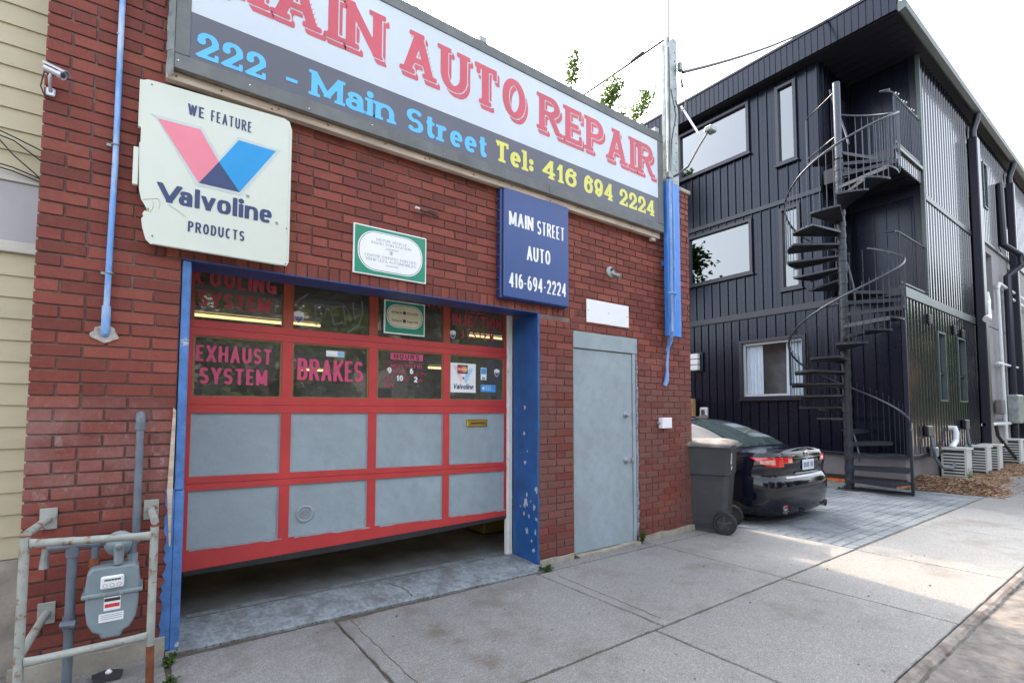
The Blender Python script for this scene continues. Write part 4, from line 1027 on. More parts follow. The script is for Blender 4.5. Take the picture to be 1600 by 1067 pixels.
t = thing('wire_anchor', 'small twisted dark wire anchor sticking out of bricks above the green sign', 'wire anchor', (1.79, -.02, 2.98))
MB().tube([(1.70, -.05, 2.985), (1.76, -.03, 2.98), (1.80, -.02, 2.99), (1.90, -.03, 2.965)], .007, 6).build('wire', M['black_cable'], t)
MB().tube([(1.72, -.04, 2.945), (1.78, -.02, 2.975), (1.82, -.03, 3.0), (1.89, -.04, 2.985)], .005, 6).build('wire', M['black_cable'], t)
MB().tube([(1.685, -.055, 2.985), (1.72, -.045, 2.985)], .010, 8).build('end_cap', M['white_trim'], t)

# service mast: steel channel, upper part bare, lower part blue, with cables and lamp arm
t = thing('service_mast', 'tall steel channel mast at right end of the shop, bare above and blue below', 'service mast', (4.85, -.1, 2.25))
for z0, z1, m, nm in ((4.03, 5.66, 'galv', 'mast_top'), (2.255, 4.028, 'blue_bright', 'mast_foot')):
    q = MB().cbox(4.755, 4.995, -.120, -.112, z0, z1, .001); q.cbox(4.755, 4.762, -.1115, -.075, z0, z1, .001).cbox(4.988, 4.995, -.1115, -.075, z0, z1, .001)
    q.cbox(4.80, 4.94, -.1115, -.004, (z0+min(z1, 3.9))/2 if z0 < 4 else 4.0, ((z0+min(z1, 3.9))/2 if z0 < 4 else 4.0)+.05, .002)
    q.build(nm, M[m], t)
MB().prism([(4.755, 5.66), (4.995, 5.66), (4.995, 5.80), (4.93, 5.80)], -.120, -.112).build('cut_top', M['galv'], t)
for i in range(14): MB().lathe([(.010, 0), (.010, -.0012), (0, -.0014)], (4.95, -.1202, 4.2+.11*i), 'y', 8).build('punched_hole', M['rubber'], t)
MB().tube([(4.74, -.175, 5.68), (4.74, -.175, 4.05)], .024, 12).build('riser_conduit', M['galv'], t, smooth=True)
MB().tube([(4.74, -.175, 4.049), (4.745, -.175, 2.3), (4.825, -.10, 2.2), (4.83, -.04, 2.1)], .020, 12).build('lower_conduit', M['conduit_blue'], t, smooth=True)
MB().tube([(4.80, -.165, 4.02), (4.815, -.165, 3.2), (4.80, -.165, 2.5), (4.835, -.07, 2.25), (4.84, -.03, 1.95), (4.84, -.03, 1.80), (4.815, -.015, 1.73)], .016, 10).build('lower_conduit', M['conduit_blue'], t, smooth=True)
MB().tube([(4.84, -.03, 1.84), (4.832, -.03, 1.765), (4.818, -.01, 1.70)], [.017, .028, .024], 10).build('conduit_elbow', M['conduit_blue'], t, smooth=True)
MB().tube([(4.69, -.17, 2.72), (4.72, -.20, 2.72), (4.80, -.20, 2.72), (4.83, -.17, 2.72)], .008, 6).build('strap', M['conduit_blue'], t)
MB().cbox(4.70, 4.78, -.20, -.15, 4.03, 4.10, .004).build('junction_block', M['galv'], t)
for k_, pts in enumerate((([(4.73, -.20, 5.55), (4.72, -.21, 5.0), (4.725, -.20, 4.4), (4.73, -.19, 4.1)]), ([(4.80, -.17, 5.1), (4.86, -.19, 4.8), (4.80, -.17, 4.5), (4.78, -.17, 4.1)]), ([(4.88, -.17, 5.0), (4.92, -.20, 4.85), (5.03, -.20, 4.95), (5.06, -.18, 5.05), (5.04, -.17, 5.2)]))):
    MB().tube(pts, .007, 6).build('cable', M['black_cable'], t)
MB().tube([(4.79, -.17, 4.06), (4.86, -.20, 4.10), (5.0, -.24, 4.22), (5.2, -.26, 4.52), (5.36, -.28, 4.74)], .013, 8).build('lamp_arm', M['black_cable'], t)
MB().cbox(5.33, 5.46, -.34, -.24, 4.735, 4.80, .012).build('lamp_head', M['galv'], t)
MB().bar((5.0, -.16, 4.98), (5.20, -.25, 4.68), .045, .006, (0, 1, 0)).build('flat_bracket', M['plain_white'], t)
MB().tube([(5.03, -.15, 5.32), (5.035, -.16, 5.22)], [.012, .018], 8).build('cable_weight', M['black_cable'], t)
MB().cbox(4.99, 5.05, -.17, -.12, 5.42, 5.52, .006).build('insulator', M['galv'], t)

def sag(a, b_, s, n=16):
    a = Vector(a); b_ = Vector(b_); return [a.lerp(b_, i/n)-Vector((0, 0, s*4*(i/n)*(1-i/n))) for i in range(n+1)]
t = thing('service_cable', 'thin overhead cable from mast top down left behind the fascia sign, with insulators', 'cable', (4.72, -.15, 5.6))
MB().tube(sag((4.715, -.15, 5.66), (2.8, 9.2, 4.2), .02), .013, 5).build('wire', M['black_cable'], t)
MB().tube([(4.66, .10, 5.64), (4.63, .26, 5.60)], .020, 8).build('insulator', M['black_cable'], t)
MB().tube([(4.70, -.10, 5.67), (4.68, 0, 5.67), (4.66, .10, 5.64)], .005, 5).build('wire_loop', M['black_cable'], t)
t = tag(MB().tube(sag((5.06, -.15, 5.42), (11.18, .6, 9.50), .10, 24), .020, 6).build('service_cable', M['black_cable']), 'sagging overhead cable from mast up to the black building roof edge', 'cable')
tag(MB().tube([(4.735, -.19, 5.62), (4.74, -.20, 6.4), (4.75, -.22, 9.5)], .011, 5).build('drop_cable', M['black_cable']), 'straight cable rising vertically out of the top of the mast', 'cable')

# ------------------------------------------------------------ cream clapboard house on the left
M['cream'] = mat('cream_clapboard_paint', (.45, .40, .27), .55, var=.06, vscale=3, bump=.1, bscale=70, dirt=(.34, .31, .21), dirt_amt=.5, dirt_scale=2, stretch=(1, 1, 3))
M['mauve_panel'] = mat('grey_mauve_panel', (.36, .345, .375), .6, var=.05)
M['cream_trim'] = mat('pale_trim', (.48, .46, .42), .55, var=.06)
hs = thing('cream_house', 'cream clapboard house wall standing left of the brick shop', 'house', (-2.5, .3, 0))
cy = .25
def clap(z0, z1, n, x0=-3.5, x1=-.480):
    h = (z1-z0)/n
    for i in range(n):
        a, b_ = z0+i*h, z0+(i+1)*h
        MB().add([(x0, cy-.012, a), (x1, cy-.012, a), (x1, cy-.001, b_+.006), (x0, cy-.001, b_+.006), (x0, cy+.01, a), (x1, cy+.01, a), (x1, cy+.01, b_+.006), (x0, cy+.01, b_+.006)], [(0,1,2,3),(0,4,5,1),(1,5,6,2),(3,2,6,7),(0,3,7,4)]).build('clapboard', M['cream'], hs)
clap(.60, 2.26, 14); clap(2.72, 5.7, 25)
MB().box(-3.5, -.480, cy-.016, cy+.02, 2.33, 2.66).build('band_panel', M['mauve_panel'], hs)
MB().cbox(-3.5, -.480, cy-.030, cy+.02, 2.662, 2.715, .003).build('band_trim', M['cream_trim'], hs)
MB().cbox(-3.5, -.480, cy-.030, cy+.02, 2.268, 2.328, .003).build('band_trim', M['cream_trim'], hs)
MB().box(-3.5, -.478, cy+.022, cy+2.5, .1, 5.8).build('house_wall', M['cream_trim'], hs)
MB().box(-3.5, -.480, cy-.03, cy+.021, -.02, .595).build('foundation', M['old_concrete'], hs)
MB().prism([(-3.5, 5.72), (-.48, 5.72), (-.48, 5.85), (-3.5, 5.85)], cy-.2, cy+2.6).build('eave', M['cream_trim'], hs)
for i, (za, zb, ze) in enumerate(((2.93, 2.90, 2.86), (2.90, 2.88, 2.80), (2.74, 2.73, 2.70), (2.72, 2.71, 2.68), (2.92, 2.80, 2.70))):
    t = tag(MB().tube([(-3.0, cy-.06, za+.05), (-1.2, cy-.07, zb+.0), (-.70, cy-.06, za), (-.60, cy-.05, zb), (-.485, cy-.04, ze)], .004, 5).build('house_cable', M['black_cable']),
        ['topmost of the thin black cables strung across the cream clapboards', 'second thin black cable from the top across the cream clapboards', 'thin black cable running just above the pale trim of the cream house', 'lowest thin black cable, lying against the pale trim of the cream house', 'slanting thin black cable crossing the others on the cream clapboards'][i], 'cable', 'cables strung across the cream house')

# ------------------------------------------------------------ ground
def conc_mat(name, c0, scale=1.0):
    k = NT(name); P = k.pos()
    big = k.ramp(k.noise(P, .55, 5, .55), .3, .7, .86, 1.10)
    agg = k.math('MULTIPLY', k.ramp(k.noise(P, 150, 2, .6), .36, .64, .66, 1.28), k.ramp(k.noise(P, 45, 4, .7), .3, .7, .78, 1.20))
    mid = k.ramp(k.noise(P, 9, 8, .72), .3, .7, .90, 1.08)
    f = k.math('MULTIPLY', k.math('MULTIPLY', big, agg), mid)
    g = k.n('ShaderNodeObjectInfo'); f = k.math('MULTIPLY', f, k.ramp(g.outputs['Random'], 0, 1, .92, 1.07))
    base = k.n('ShaderNodeRGB'); base.outputs[0].default_value = (*c0, 1)
    vm = k.n('ShaderNodeVectorMath', operation='SCALE'); k.l(base.outputs[0], vm.inputs[0]); k.l(f, vm.inputs['Scale'])
    c = vm.outputs[0]
    st = k.ramp(k.noise(P, 1.3, 9, .74), .52, .64, 0, .55); c = k.mix(st, c, (.115, .10, .09))
    # scattered dark drips and gum
    vr = k.n('ShaderNodeTexVoronoi'); vr.inputs['Scale'].default_value = 3.9; k.l(P, vr.inputs['Vector'])
    rnd = k.sep(vr.outputs['Color'])
    wob = k.math('ADD', vr.outputs['Distance'], k.ramp(k.noise(P, 26, 4, .6), .3, .7, -.03, .03))
    spot = k.math('MULTIPLY', k.ramp(wob, .045, .065, 1, 0), k.math('GREATER_THAN', rnd[0], .50))
    c = k.mix(k.math('MULTIPLY', spot, .55), c, (.07, .055, .05))
    # oil trail running out of the garage
    pp = k.sep(P)
    cxv = k.math('ADD', k.math('MULTIPLY', k.math('SINE', k.math('MULTIPLY', pp[1], 3.0)), .05), k.math('ADD', 1.62, k.math('MULTIPLY', pp[1], -.0)))
    dx = k.math('ABSOLUTE', k.math('SUBTRACT', pp[0], cxv))
    tr = k.math('MULTIPLY', k.ramp(dx, .03, .14, 1, 0), k.ramp(k.noise(P, 5.5, 8, .7), .42, .60, 0, 1))
    tr = k.math('MULTIPLY', tr, k.ramp(pp[1], -.1, -.35, .1, .6))
    c = k.mix(tr, c, (.10, .075, .06))
    k.l(c, k.b.inputs['Base Color']); k.b.inputs['Roughness'].default_value = .82; k.b.inputs['Specular IOR Level'].default_value = .3
    k.bump(k.math('ADD', k.noise(P, 120, 4, .7), k.math('MULTIPLY', k.noise(P, 14, 6, .7), .8)), .5, .004)
    return k.m
M['concrete'] = conc_mat('sidewalk_concrete', (.208, .206, .200))
M['concrete_light'] = conc_mat('apron_concrete', (.26, .258, .248))
M['soil'] = mat('joint_dirt', (.075, .062, .045), .95, var=.5, vscale=30, bump=.8, bscale=90)
M['asphalt'] = mat('road_asphalt', (.12, .118, .118), .85, var=.25, vscale=8, bump=.9, bscale=95, dirt=(.20, .18, .16), dirt_amt=.8, dirt_scale=5, thr=(.45, .72))
M['grass'] = mat('rough_grass', (.05, .085, .022), .9, var=.4, vscale=2, bump=.6)
gv = [(-60, -70, -.19), (90, -70, -.19), (90, 90, -.19), (-60, 90, -.19)]
struct(raw('ground', gv, [(0, 1, 2, 3)], M['grass']))
struct(raw('road', [(-60, -11.5, -.085), (90, -11.5, -.085), (90, -2.70, -.064), (-60, -2.70, -.064)], [(0, 1, 2, 3)], M['asphalt']))
sw = struct(MB().box(-60, 90, -2.552, .56, -.17, -.011).box(-60, -.48, .561, 6, -.17, -.012).build('sidewalk', M['soil']))
def wob_slab(x0, x1, y0, y1, top, th=.06, amp=.004, mname='concrete', tilt=0):
    """one cast slab with slightly irregular arrises"""
    r = random.Random(int(x0*977+y0*131)); pts = []
    def side(a, b_):
        n = max(2, int((Vector(b_)-Vector(a)).length/.09))
        for i in range(n):
            f = i/n; pts.append((a[0]+(b_[0]-a[0])*f+(r.uniform(-amp, amp) if 0 < i else 0), a[1]+(b_[1]-a[1])*f+(r.uniform(-amp, amp) if 0 < i else 0)))
    g = .009; cs = [(x0+g, y0+g), (x1-g, y0+g), (x1-g, y1-g), (x0+g, y1-g)]
    for i in range(4): side(cs[i], cs[(i+1) % 4])
    n = len(pts); cx, cy_ = (x0+x1)/2, (y0+y1)/2; q = MB(); c = .005
    ins = [(cx+(p[0]-cx)*(1-c/abs(x1-x0)*2), cy_+(p[1]-cy_)*(1-c/abs(y1-y0)*2)) for p in pts]
    vs = [(p[0], p[1], top-th) for p in pts]+[(p[0], p[1], top-c) for p in pts]+[(p[0], p[1], top) for p in ins]
    fs = [tuple(range(2*n, 3*n))]
    for i in range(n): k_ = (i+1) % n; fs += [(i, k_, k_+n, i+n), (i+n, k_+n, k_+2*n, i+2*n)]
    return q.add(vs, fs).build('slab', M[mname], sw)
wob_slab(-.62, .17, -1.47, -.028, .006); wob_slab(2.985, 4.44, -.160, -.012, .002); wob_slab(4.44, 5.96, -.160, -.012, .001); wob_slab(.185, 1.105, -1.47, -.10, .0, amp=.006); wob_slab(1.105, 2.815, -1.47, -.14, .001, amp=.006)
wob_slab(2.815, 4.44, -1.47, -.165, .0, amp=.005); wob_slab(4.44, 5.96, -1.47, -.165, .0); 
for a, b_ in ((-3.7, -2.2), (-2.2, -.62)): wob_slab(a, b_, -1.47, .21, -.002)
wob_slab(-.62, -.49, -.028, .21, -.004)
xs = [-3.7, -2.15, -.6, 1.0, 2.72, 4.42, 5.93, 7.9, 9.9]
for a, b_ in zip(xs[:-1], xs[1:]): wob_slab(a, b_, -2.612, -1.47, -.001, mname='concrete_light' if b_ < 2 else 'concrete', amp=.004)
for i in range(16): wob_slab(9.9+1.9*i, 11.8+1.9*i, -2.612, -1.465, -.001)
for i in range(12): wob_slab(13.2+2.2*i, 15.4+2.2*i, -1.465, -.42, -.004)
wob_slab(-8, -3.7, -2.612, .2, -.001)
M['kerb'] = mat('dirty_kerb_concrete', (.20, .18, .165), .9, var=.35, vscale=8, bump=1.0, bscale=45, dirt=(.07, .055, .045), dirt_amt=.8, dirt_scale=5, thr=(.42, .6))
V, F = [], []; xs_k = [-60]+[-4+.05*i for i in range(520)]+[90]; pf = [(-2.614, -.2), (-2.614, -.003), (-2.642, -.007), (-2.664, -.022), (-2.682, -.052), (-2.69, -.2)]
for x in xs_k:
    for i, (y, z) in enumerate(pf): a = .0045*(1 if 2 <= i <= 4 else .2); V.append((x, y+rng.uniform(-a, a), z+rng.uniform(-a, a)*.5*(i > 1)))
for i in range(len(xs_k)-1):
    for j in range(5): F.append((i*6+j, (i+1)*6+j, (i+1)*6+j+1, i*6+j+1))
struct(raw('kerb', V, F, M['kerb']))
# crumbly gutter edge: broken asphalt lumps along the kerb
q = MB(); r_ = random.Random(3)
for i in range(900):
    x = 2.0+r_.random()**1.3*14; y = -2.73-abs(r_.gauss(0, .09)); s = r_.uniform(.004, .016)
    v = [(x+s*math.cos(a)*r_.uniform(.6, 1.3), y+s*math.sin(a)*r_.uniform(.6, 1.3), -.060) for a in (0, 1.57, 3.14, 4.71)]
    q.add(v+[(x, y, -.052+s*.5)], [(0, 1, 4), (1, 2, 4), (2, 3, 4), (3, 0, 4)])
o = q.build('gutter_grit', M['old_concrete']); o['kind'] = 'stuff'
# apron ramp up into the garage, with rough front edge
n = 40; F_ = []; V_ = []
for i in range(n+1):
    x = .17+(2.98-.17)*i/n; yf = -.035-.10*(i/n)+rng.uniform(-.006, .006)
    if .24 > x: yf -= .0
    for (y, z) in ((yf, -.05), (yf-.0, .004), (yf+.03, .012), (.15, .022), (.40, .030+rng.uniform(-.002, .002)), (.47, .016), (.55, .014)): V_.append((x, y, z))
for i in range(n):
    for j in range(6): F_.append((i*7+j, (i+1)*7+j, (i+1)*7+j+1, i*7+j+1))
M['apron'] = mat('blue_grey_worn_concrete', (.205, .235, .255), .8, var=.35, vscale=22, bump=.9, bscale=60, dirt=(.095, .095, .10), dirt_amt=.8, dirt_scale=3.6, thr=(.44, .62), stretch=(1.6, 1.2, 1))
struct(raw('garage_apron', V_, F_, M['apron']))
def crack(pts, w, m, label_=None):
    q = MB(); r = random.Random(len(pts)*7+int(pts[0][0]*100)); P_ = []
    for (a, b_) in zip(pts[:-1], pts[1:]):
        n = max(2, int(math.dist(a[:2], b_[:2])/.035))
        for i in range(n): f = i/n; P_.append((a[0]+(b_[0]-a[0])*f+r.uniform(-.006, .006), a[1]+(b_[1]-a[1])*f+r.uniform(-.006, .006), a[2]+(b_[2]-a[2])*f))
    P_.append(pts[-1])
    for a, b_ in zip(P_[:-1], P_[1:]): q.bar(a, b_, w*r.uniform(.4, 1.3), .0016, (0, 0, 1))
    o = q.build('crack', m); o['kind'] = 'stuff'; return o
crack([(.30, .42, .0305), (1.2, .43, .0305), (2.1, .40, .0305), (2.9, .41, .0305)], .006, M['soil'])
crack([(1.66, .30, .0275), (1.72, .08, .0195), (1.70, -.04, .013)], .010, M['soil'])
crack([(1.19, -.14, .0022), (1.20, -1.40, .0022)], .0035, M['soil']); crack([(2.93, -.30, .0018), (2.90, -1.38, .0018)], .003, M['soil'])
# thin debris line of dirt in the crack in front of the apron
q = MB()
for i in range(260):
    x = .2+2.7*rng.random(); y = -.045-.10*(x-.2)/2.8+rng.uniform(-.012, .008); s = rng.uniform(.002, .007)
    q.add([(x-s, y, .001), (x+s, y-s, .001), (x, y+s, .001), (x, y, .001+s)], [(0, 1, 3), (1, 2, 3), (2, 0, 3)])
o = q.build('crack_grit', M['soil']); o['kind'] = 'stuff'

# paver driveway between the two buildings
M['paver'] = mat('grey_concrete_paver', (.12, .135, .15), .85, var=.3, vscale=2.2, bump=.5, bscale=90, dirt=(.24, .25, .25), dirt_amt=.5, dirt_scale=1.1, thr=(.45, .62))
dw = struct(MB().box(5.972, 11.49, -1.455, 9, -.17, -.016).box(11.49, 13.2, -1.46, -.41, -.17, -.017).build('driveway', M['soil']))
pv = []; pwx, pwy = .178, .118
j = 0; y = -1.45
while y < 7.5:
    x = 5.98-(pwx/2 if j % 2 else 0)
    wrow = pwy
    while x < 12.9:
        a, b_ = max(x, 5.98), min(x+pwx, 12.9)
        lim = 11.48 if y > -.45 else 12.9
        if a < lim and min(b_, lim)-a > .03: pv.append((a, min(b_, lim), y, y+wrow))
        x += pwx
    y += wrow; j += 1
def pv_vis(p):
    cx, cy_ = (p[0]+p[1])/2, (p[2]+p[3])/2
    return (cy_ < -.45 or cx > 8.0 or cy_ < -.6)
def pv_size(p):
    c = Vector(((p[0]+p[1])/2, (p[2]+p[3])/2, 0))-CAMP; return -(c.dot(fw)) - (0 if pv_vis(p) else 100)
pv.sort(key=pv_size, reverse=True)
def paver_geo(w, h):
    c = .006; z = -.002
    a, b_ = w/2-.004, h/2-.004
    return [(-a, -b_, -.016), (a, -b_, -.016), (a, b_, -.016), (-a, b_, -.016), (-a, -b_, z-c), (a, -b_, z-c), (a, b_, z-c), (-a, b_, z-c), (-a+c, -b_+c, z), (a-c, -b_+c, z), (a-c, b_-c, z), (-a+c, b_-c, z)], [(8, 9, 10, 11)]+[f for i in range(4) for f in ((i, (i+1) % 4, (i+1) % 4+4, i+4), (i+4, (i+1) % 4+4, (i+1) % 4+8, i+8))]
pc = {}
for p in pv[:300]:
    w = round(p[1]-p[0], 3)
    if w not in pc:
        vs, fs = paver_geo(w, pwy); me = bpy.data.meshes.new('paver'); me.from_pydata(vs, [], fs); me.materials.append(M['paver']); pc[w] = me
    o = bpy.data.objects.new('paver', pc[w]); COL.objects.link(o); o.parent = dw
    o.location = ((p[0]+p[1])/2, (p[2]+p[3])/2, rng.uniform(-.002, .002)); o.rotation_euler = (rng.uniform(-.006, .006), rng.uniform(-.006, .006), rng.uniform(-.01, .01))
V, F = [], []
for p in pv[300:]:
    vs, fs = paver_geo(p[1]-p[0], pwy); cx, cy_, dz = (p[0]+p[1])/2, (p[2]+p[3])/2, rng.uniform(-.002, .002); o = len(V)
    V += [(cx+v[0], cy_+v[1], v[2]+dz) for v in vs]; F += [tuple(i+o for i in f) for f in fs]
raw('paving', V, F, M['paver'], dw, kind='stuff')
# sandy dirt and broken asphalt edge in the gutter
def h2(x, y):
    return .5*math.sin(x*7.3+2*math.sin(y*9))*math.sin(y*23+x*3)+.5*math.sin(x*19+y*31)*math.sin(x*3.1-y*5)
V, F = [], []; nx_, ny_ = 260, 14
for i in range(nx_+1):
    for j in range(ny_+1):
        x = 2.2+(i/nx_)**1.4*16; f = j/ny_; w = .42+.22*math.sin(x*1.7)+.10*math.sin(x*5.1); y = -2.66-w*f
        z = -.046-.016*f-.0012+.010*(1-f)**3 + (.008*h2(x, y)+rng.uniform(-.004, .004))*math.sin(math.pi*min(1, f*1.02)) - .035*max(0, f-.9)*10*.5
        V.append((x, y, z-.0*f))
for i in range(nx_):
    for j in range(ny_): a = i*(ny_+1)+j; F.append((a, a+ny_+1, a+ny_+2, a+1))
M['sand'] = mat('sandy_gutter_dirt', (.125, .115, .108), .95, var=.45, vscale=9, bump=1.0, bscale=70, dirt=(.27, .215, .17), dirt_amt=.6, dirt_scale=2.1, thr=(.52, .66))
o = raw('gutter_dirt', V, F, M['sand']); o['kind'] = 'stuff'
# a few dropped twigs, leaves and flakes on the slabs
q = MB(); r_ = random.Random(21)
for i in range(420):
    x = r_.uniform(.3, 9); y = -.15-2.35*r_.random(); s = r_.uniform(.003, .010)*(1+1.2*(r_.random() > .93)); a = r_.uniform(0, 6.28); st_ = r_.uniform(.25, .7)
    v = [(x+s*math.cos(a+t_)*r_.uniform(.7, 1.2), y+s*st_*math.sin(a+t_)*r_.uniform(.7, 1.2), .0035) for t_ in (0, 1.2, 2.4, 3.6, 4.9)]
    q.add(v+[(x, y, .0035+s*.35)], [(0, 1, 5), (1, 2, 5), (2, 3, 5), (3, 4, 5), (4, 0, 5)], 0 if r_.random() < .7 else 1)
o = q.build('sidewalk_litter', [M['soil'], M['old_concrete']]); o['kind'] = 'stuff'
# ------------------------------------------------------------ black metal clad building
M['clad'] = mat('black_metal_cladding', (.0055, .007, .016), .24, .0, var=.14, vscale=1.5, bump=.12, bscale=14, spec=.38)
M['clad'].node_tree.nodes['Principled BSDF'].inputs['Specular Tint'].default_value = (.78, .86, 1, 1)
M['clad_gloss'] = mat('glossy_black_corrugated', (.012, .014, .026), .14, .0, var=.1, vscale=1.2, bump=.1, bscale=6, spec=.8, coat=.25)
M['clad_trim'] = mat('black_flashing', (.011, .013, .026), .33, .1, var=.1)
M['soffit'] = mat('dark_soffit', (.014, .013, .022), .5, .1)
M['stucco'] = mat('grey_stucco', (.235, .225, .24), .85, var=.08, vscale=1.2, bump=.6, bscale=40)
M['found_grey'] = mat('grey_parged_foundation', (.16, .15, .16), .85, var=.12, vscale=3, bump=.4)
M['membrane'] = mat('black_membrane', (.02, .012, .012), .6, bump=.5)
M['orange_strip'] = mat('orange_foam_strip', (.50, .13, .03), .8, var=.35, vscale=20, bump=.6)
M['mirror_pane'] = glassmat('sky_reflecting_pane', .80, (.10, .12, .14), .145, .01)
M['clear_pane'] = glassmat('ground_floor_pane', .6, (.80, .84, .86), .05, .01)
M['curtain'] = mat('white_curtain', (.78, .82, .88), .8, var=.05)
M['pvc'] = mat('white_pvc', (.60, .62, .64), .35, var=.05)
M['zinc_gutter'] = mat('grey_green_gutter', (.075, .095, .10), .4, .2, var=.1)
BX, BY, BF2, BF3 = 11.5, -.40, 3.66, 6.10
NX, NYB = 13.0, .92            # corner notch of the balconies
FAR = 12.0; RX = 27.0; ROOF = 8.95
bb = thing('black_building', 'three storey black metal clad building with corner balconies, right of the driveway', 'building', (15, 2, 0))
cw = [('A', 2.51, 4.33, 7.62, 8.76), ('B', 2.50, 4.10, 4.72, 5.90), ('n', 1.435, 1.755, 7.03, 8.73), ('m', 1.42, 1.735, 4.17, 5.90), ('C', 1.385, 2.745, 1.765, 3.02), ('D', 5.6, 8.2, 7.62, 8.76)]
lh = [(c[1]-.07, c[2]+.07, c[3]-.07, c[4]+.07) for c in cw]
q = MB()
for a0, a1, b0, b1 in rects_minus((NYB, FAR, .56, ROOF), lh): q.box(BX+.03, BX+.15, a0, a1, b0, b1)
q.box(BX+.03, BX+.15, BY+.03, NYB-.001, .56, BF2-.16)
q.build('side_wall', M['clad_trim'], bb)
q = MB()
for a0, a1, b0, b1 in rects_minus((BX+.03, 17.1, .56, BF2-.02), [(13.5, 13.98, 1.66, 3.08), (14.97, 15.55, 1.66, 3.08)]): q.box(a0, a1, BY+.03, BY+.15, b0, b1)
q.box(NX+.03, 17.1, BY+.03, BY+.15, BF2, ROOF)
q.box(NX+.03, NX+.15, BY+.151, NYB, BF2, ROOF); q.box(BX+.151, NX+.149, NYB+.0, NYB+.12, BF2, ROOF)
q.build('front_wall', M['clad_trim'], bb)
q = MB().box(BX+.5, RX, 1.6, FAR, .5, ROOF-.1); q.build('inner_core', M['interior_dark'], bb)
q = MB()
st_h = [(18.25, 18.95, 4.22, 5.75), (17.55, 18.0, 1.65, 3.05), (20.9, 21.6, 4.22, 5.75), (22.2, 23.2, 1.65, 3.05)]
for a0, a1, b0, b1 in rects_minus((17.101, RX, .0, 5.95), st_h): q.box(a0, a1, BY+.005, BY+.25, b0, b1)
q.build('stucco_wall', M['stucco'], bb)
for a in st_h:
    MB().box(a[0], a[1], BY+.17, BY+.19, a[2], a[3]).build('window', M['mirror_pane'], bb)
    MB().box(a[0]-.02, a[1]+.02, BY+.191, BY+.3, a[2]-.02, a[3]+.02).build('window_reveal', M['interior_dark'], bb)
MB().box(17.11, RX, BY-.004, BY+.004, 3.70, 3.72).build('control_joint', M['clad_trim'], bb)
MB().box(17.11, RX, BY-.004, BY+.004, 1.20, 1.215).build('control_joint', M['clad_trim'], bb)
MB().box(17.101, RX, BY+.03, BY+.15, 5.951, ROOF).build('upper_wall', M['clad_trim'], bb)
q = MB().box(BX+.06, 17.10, BY+.06, BY+.3, -.17, .559); q.box(BX+.06, BX+.3, BY+.301, FAR, -.17, .559); q.build('foundation', M['found_grey'], bb)
MB().box(BX+.02, BX+.06, BY+.04, FAR, .02, .14).build('membrane_strip', M['membrane'], bb)
MB().box(BX+.01, BX+.058, BY+.02, FAR, -.02, .055).build('foam_strip', M['orange_strip'], bb)
MB().box(BX+.06, BX+.75, BY+.02, BY+.058, -.02, .05).build('foam_strip', M['orange_strip'], bb)
# standing-seam panels on the driveway side: a part each
pm = {}
def seam_panel(y0, w, z0, z1):
    h = z1-z0; key = (round(w, 3), round(h, 3))
    if key not in pm:
        q = MB()
        q.box(0, .012, 0, w-.006, 0, h)
        q.box(-.030, .001, .0, .018, .001, h-.001)
        q.box(-.004, .001, w*.5, w*.5+.008, .001, h-.001)
        me = bpy.data.meshes.new('cladding_panel'); me.from_pydata(q.v, [], q.f); me.materials.append(M['clad']); pm[key] = me
    o = bpy.data.objects.new('cladding_panel', pm[key]); COL.objects.link(o); o.parent = bb; o.matrix_parent_inverse = wmat(bb).inverted()
    o.location = (BX+.015, y0, z0)
PW = .205
def panels(ya, yb, z0, z1, pw=PW):
    n = max(1, round((yb-ya)/pw)); w = (yb-ya)/n
    for i in range(n):
        a, b_ = ya+i*w, ya+(i+1)*w; hs_ = [h for h in lh if h[0] < (a+b_)/2 < h[1] and h[2] < z1 and h[3] > z0]
        segs = [(z0, z1)]
        for h in hs_: segs = [s for g0, g1 in segs for s in ((g0, min(g1, h[2])), (max(g0, h[3]), g1)) if s[1]-s[0] > .02]
        for s in segs: seam_panel(a, w, *s)
ys_ = sorted(set([NYB]+[v for h in lh for v in (h[0], h[1])]+[FAR]))
def bands(z0, z1, start):
    hh = [h for h in lh if h[2] < z1 and h[3] > z0]
    vs = sorted(set([start, FAR]+[v for h in hh for v in (h[0], h[1])]))
    for a, b_ in zip(vs[:-1], vs[1:]):
        if b_-a > .03: panels(a, b_, z0, z1)
bands(6.17, ROOF, NYB+.02); bands(3.75, 6.07, NYB+.02); bands(.60, 3.60, BY+.04)
for z in (6.07, 3.60): MB().cbox(BX-.035, BX+.02, NYB if z > 4 else BY+.0, FAR, z, z+(.10 if z > 4 else .145), .003).build('floor_flashing', M['clad_trim'], bb)
MB().cbox(BX-.03, BX+.02, BY+.02, FAR, .56, .60, .003).build('base_flashing', M['clad_trim'], bb)
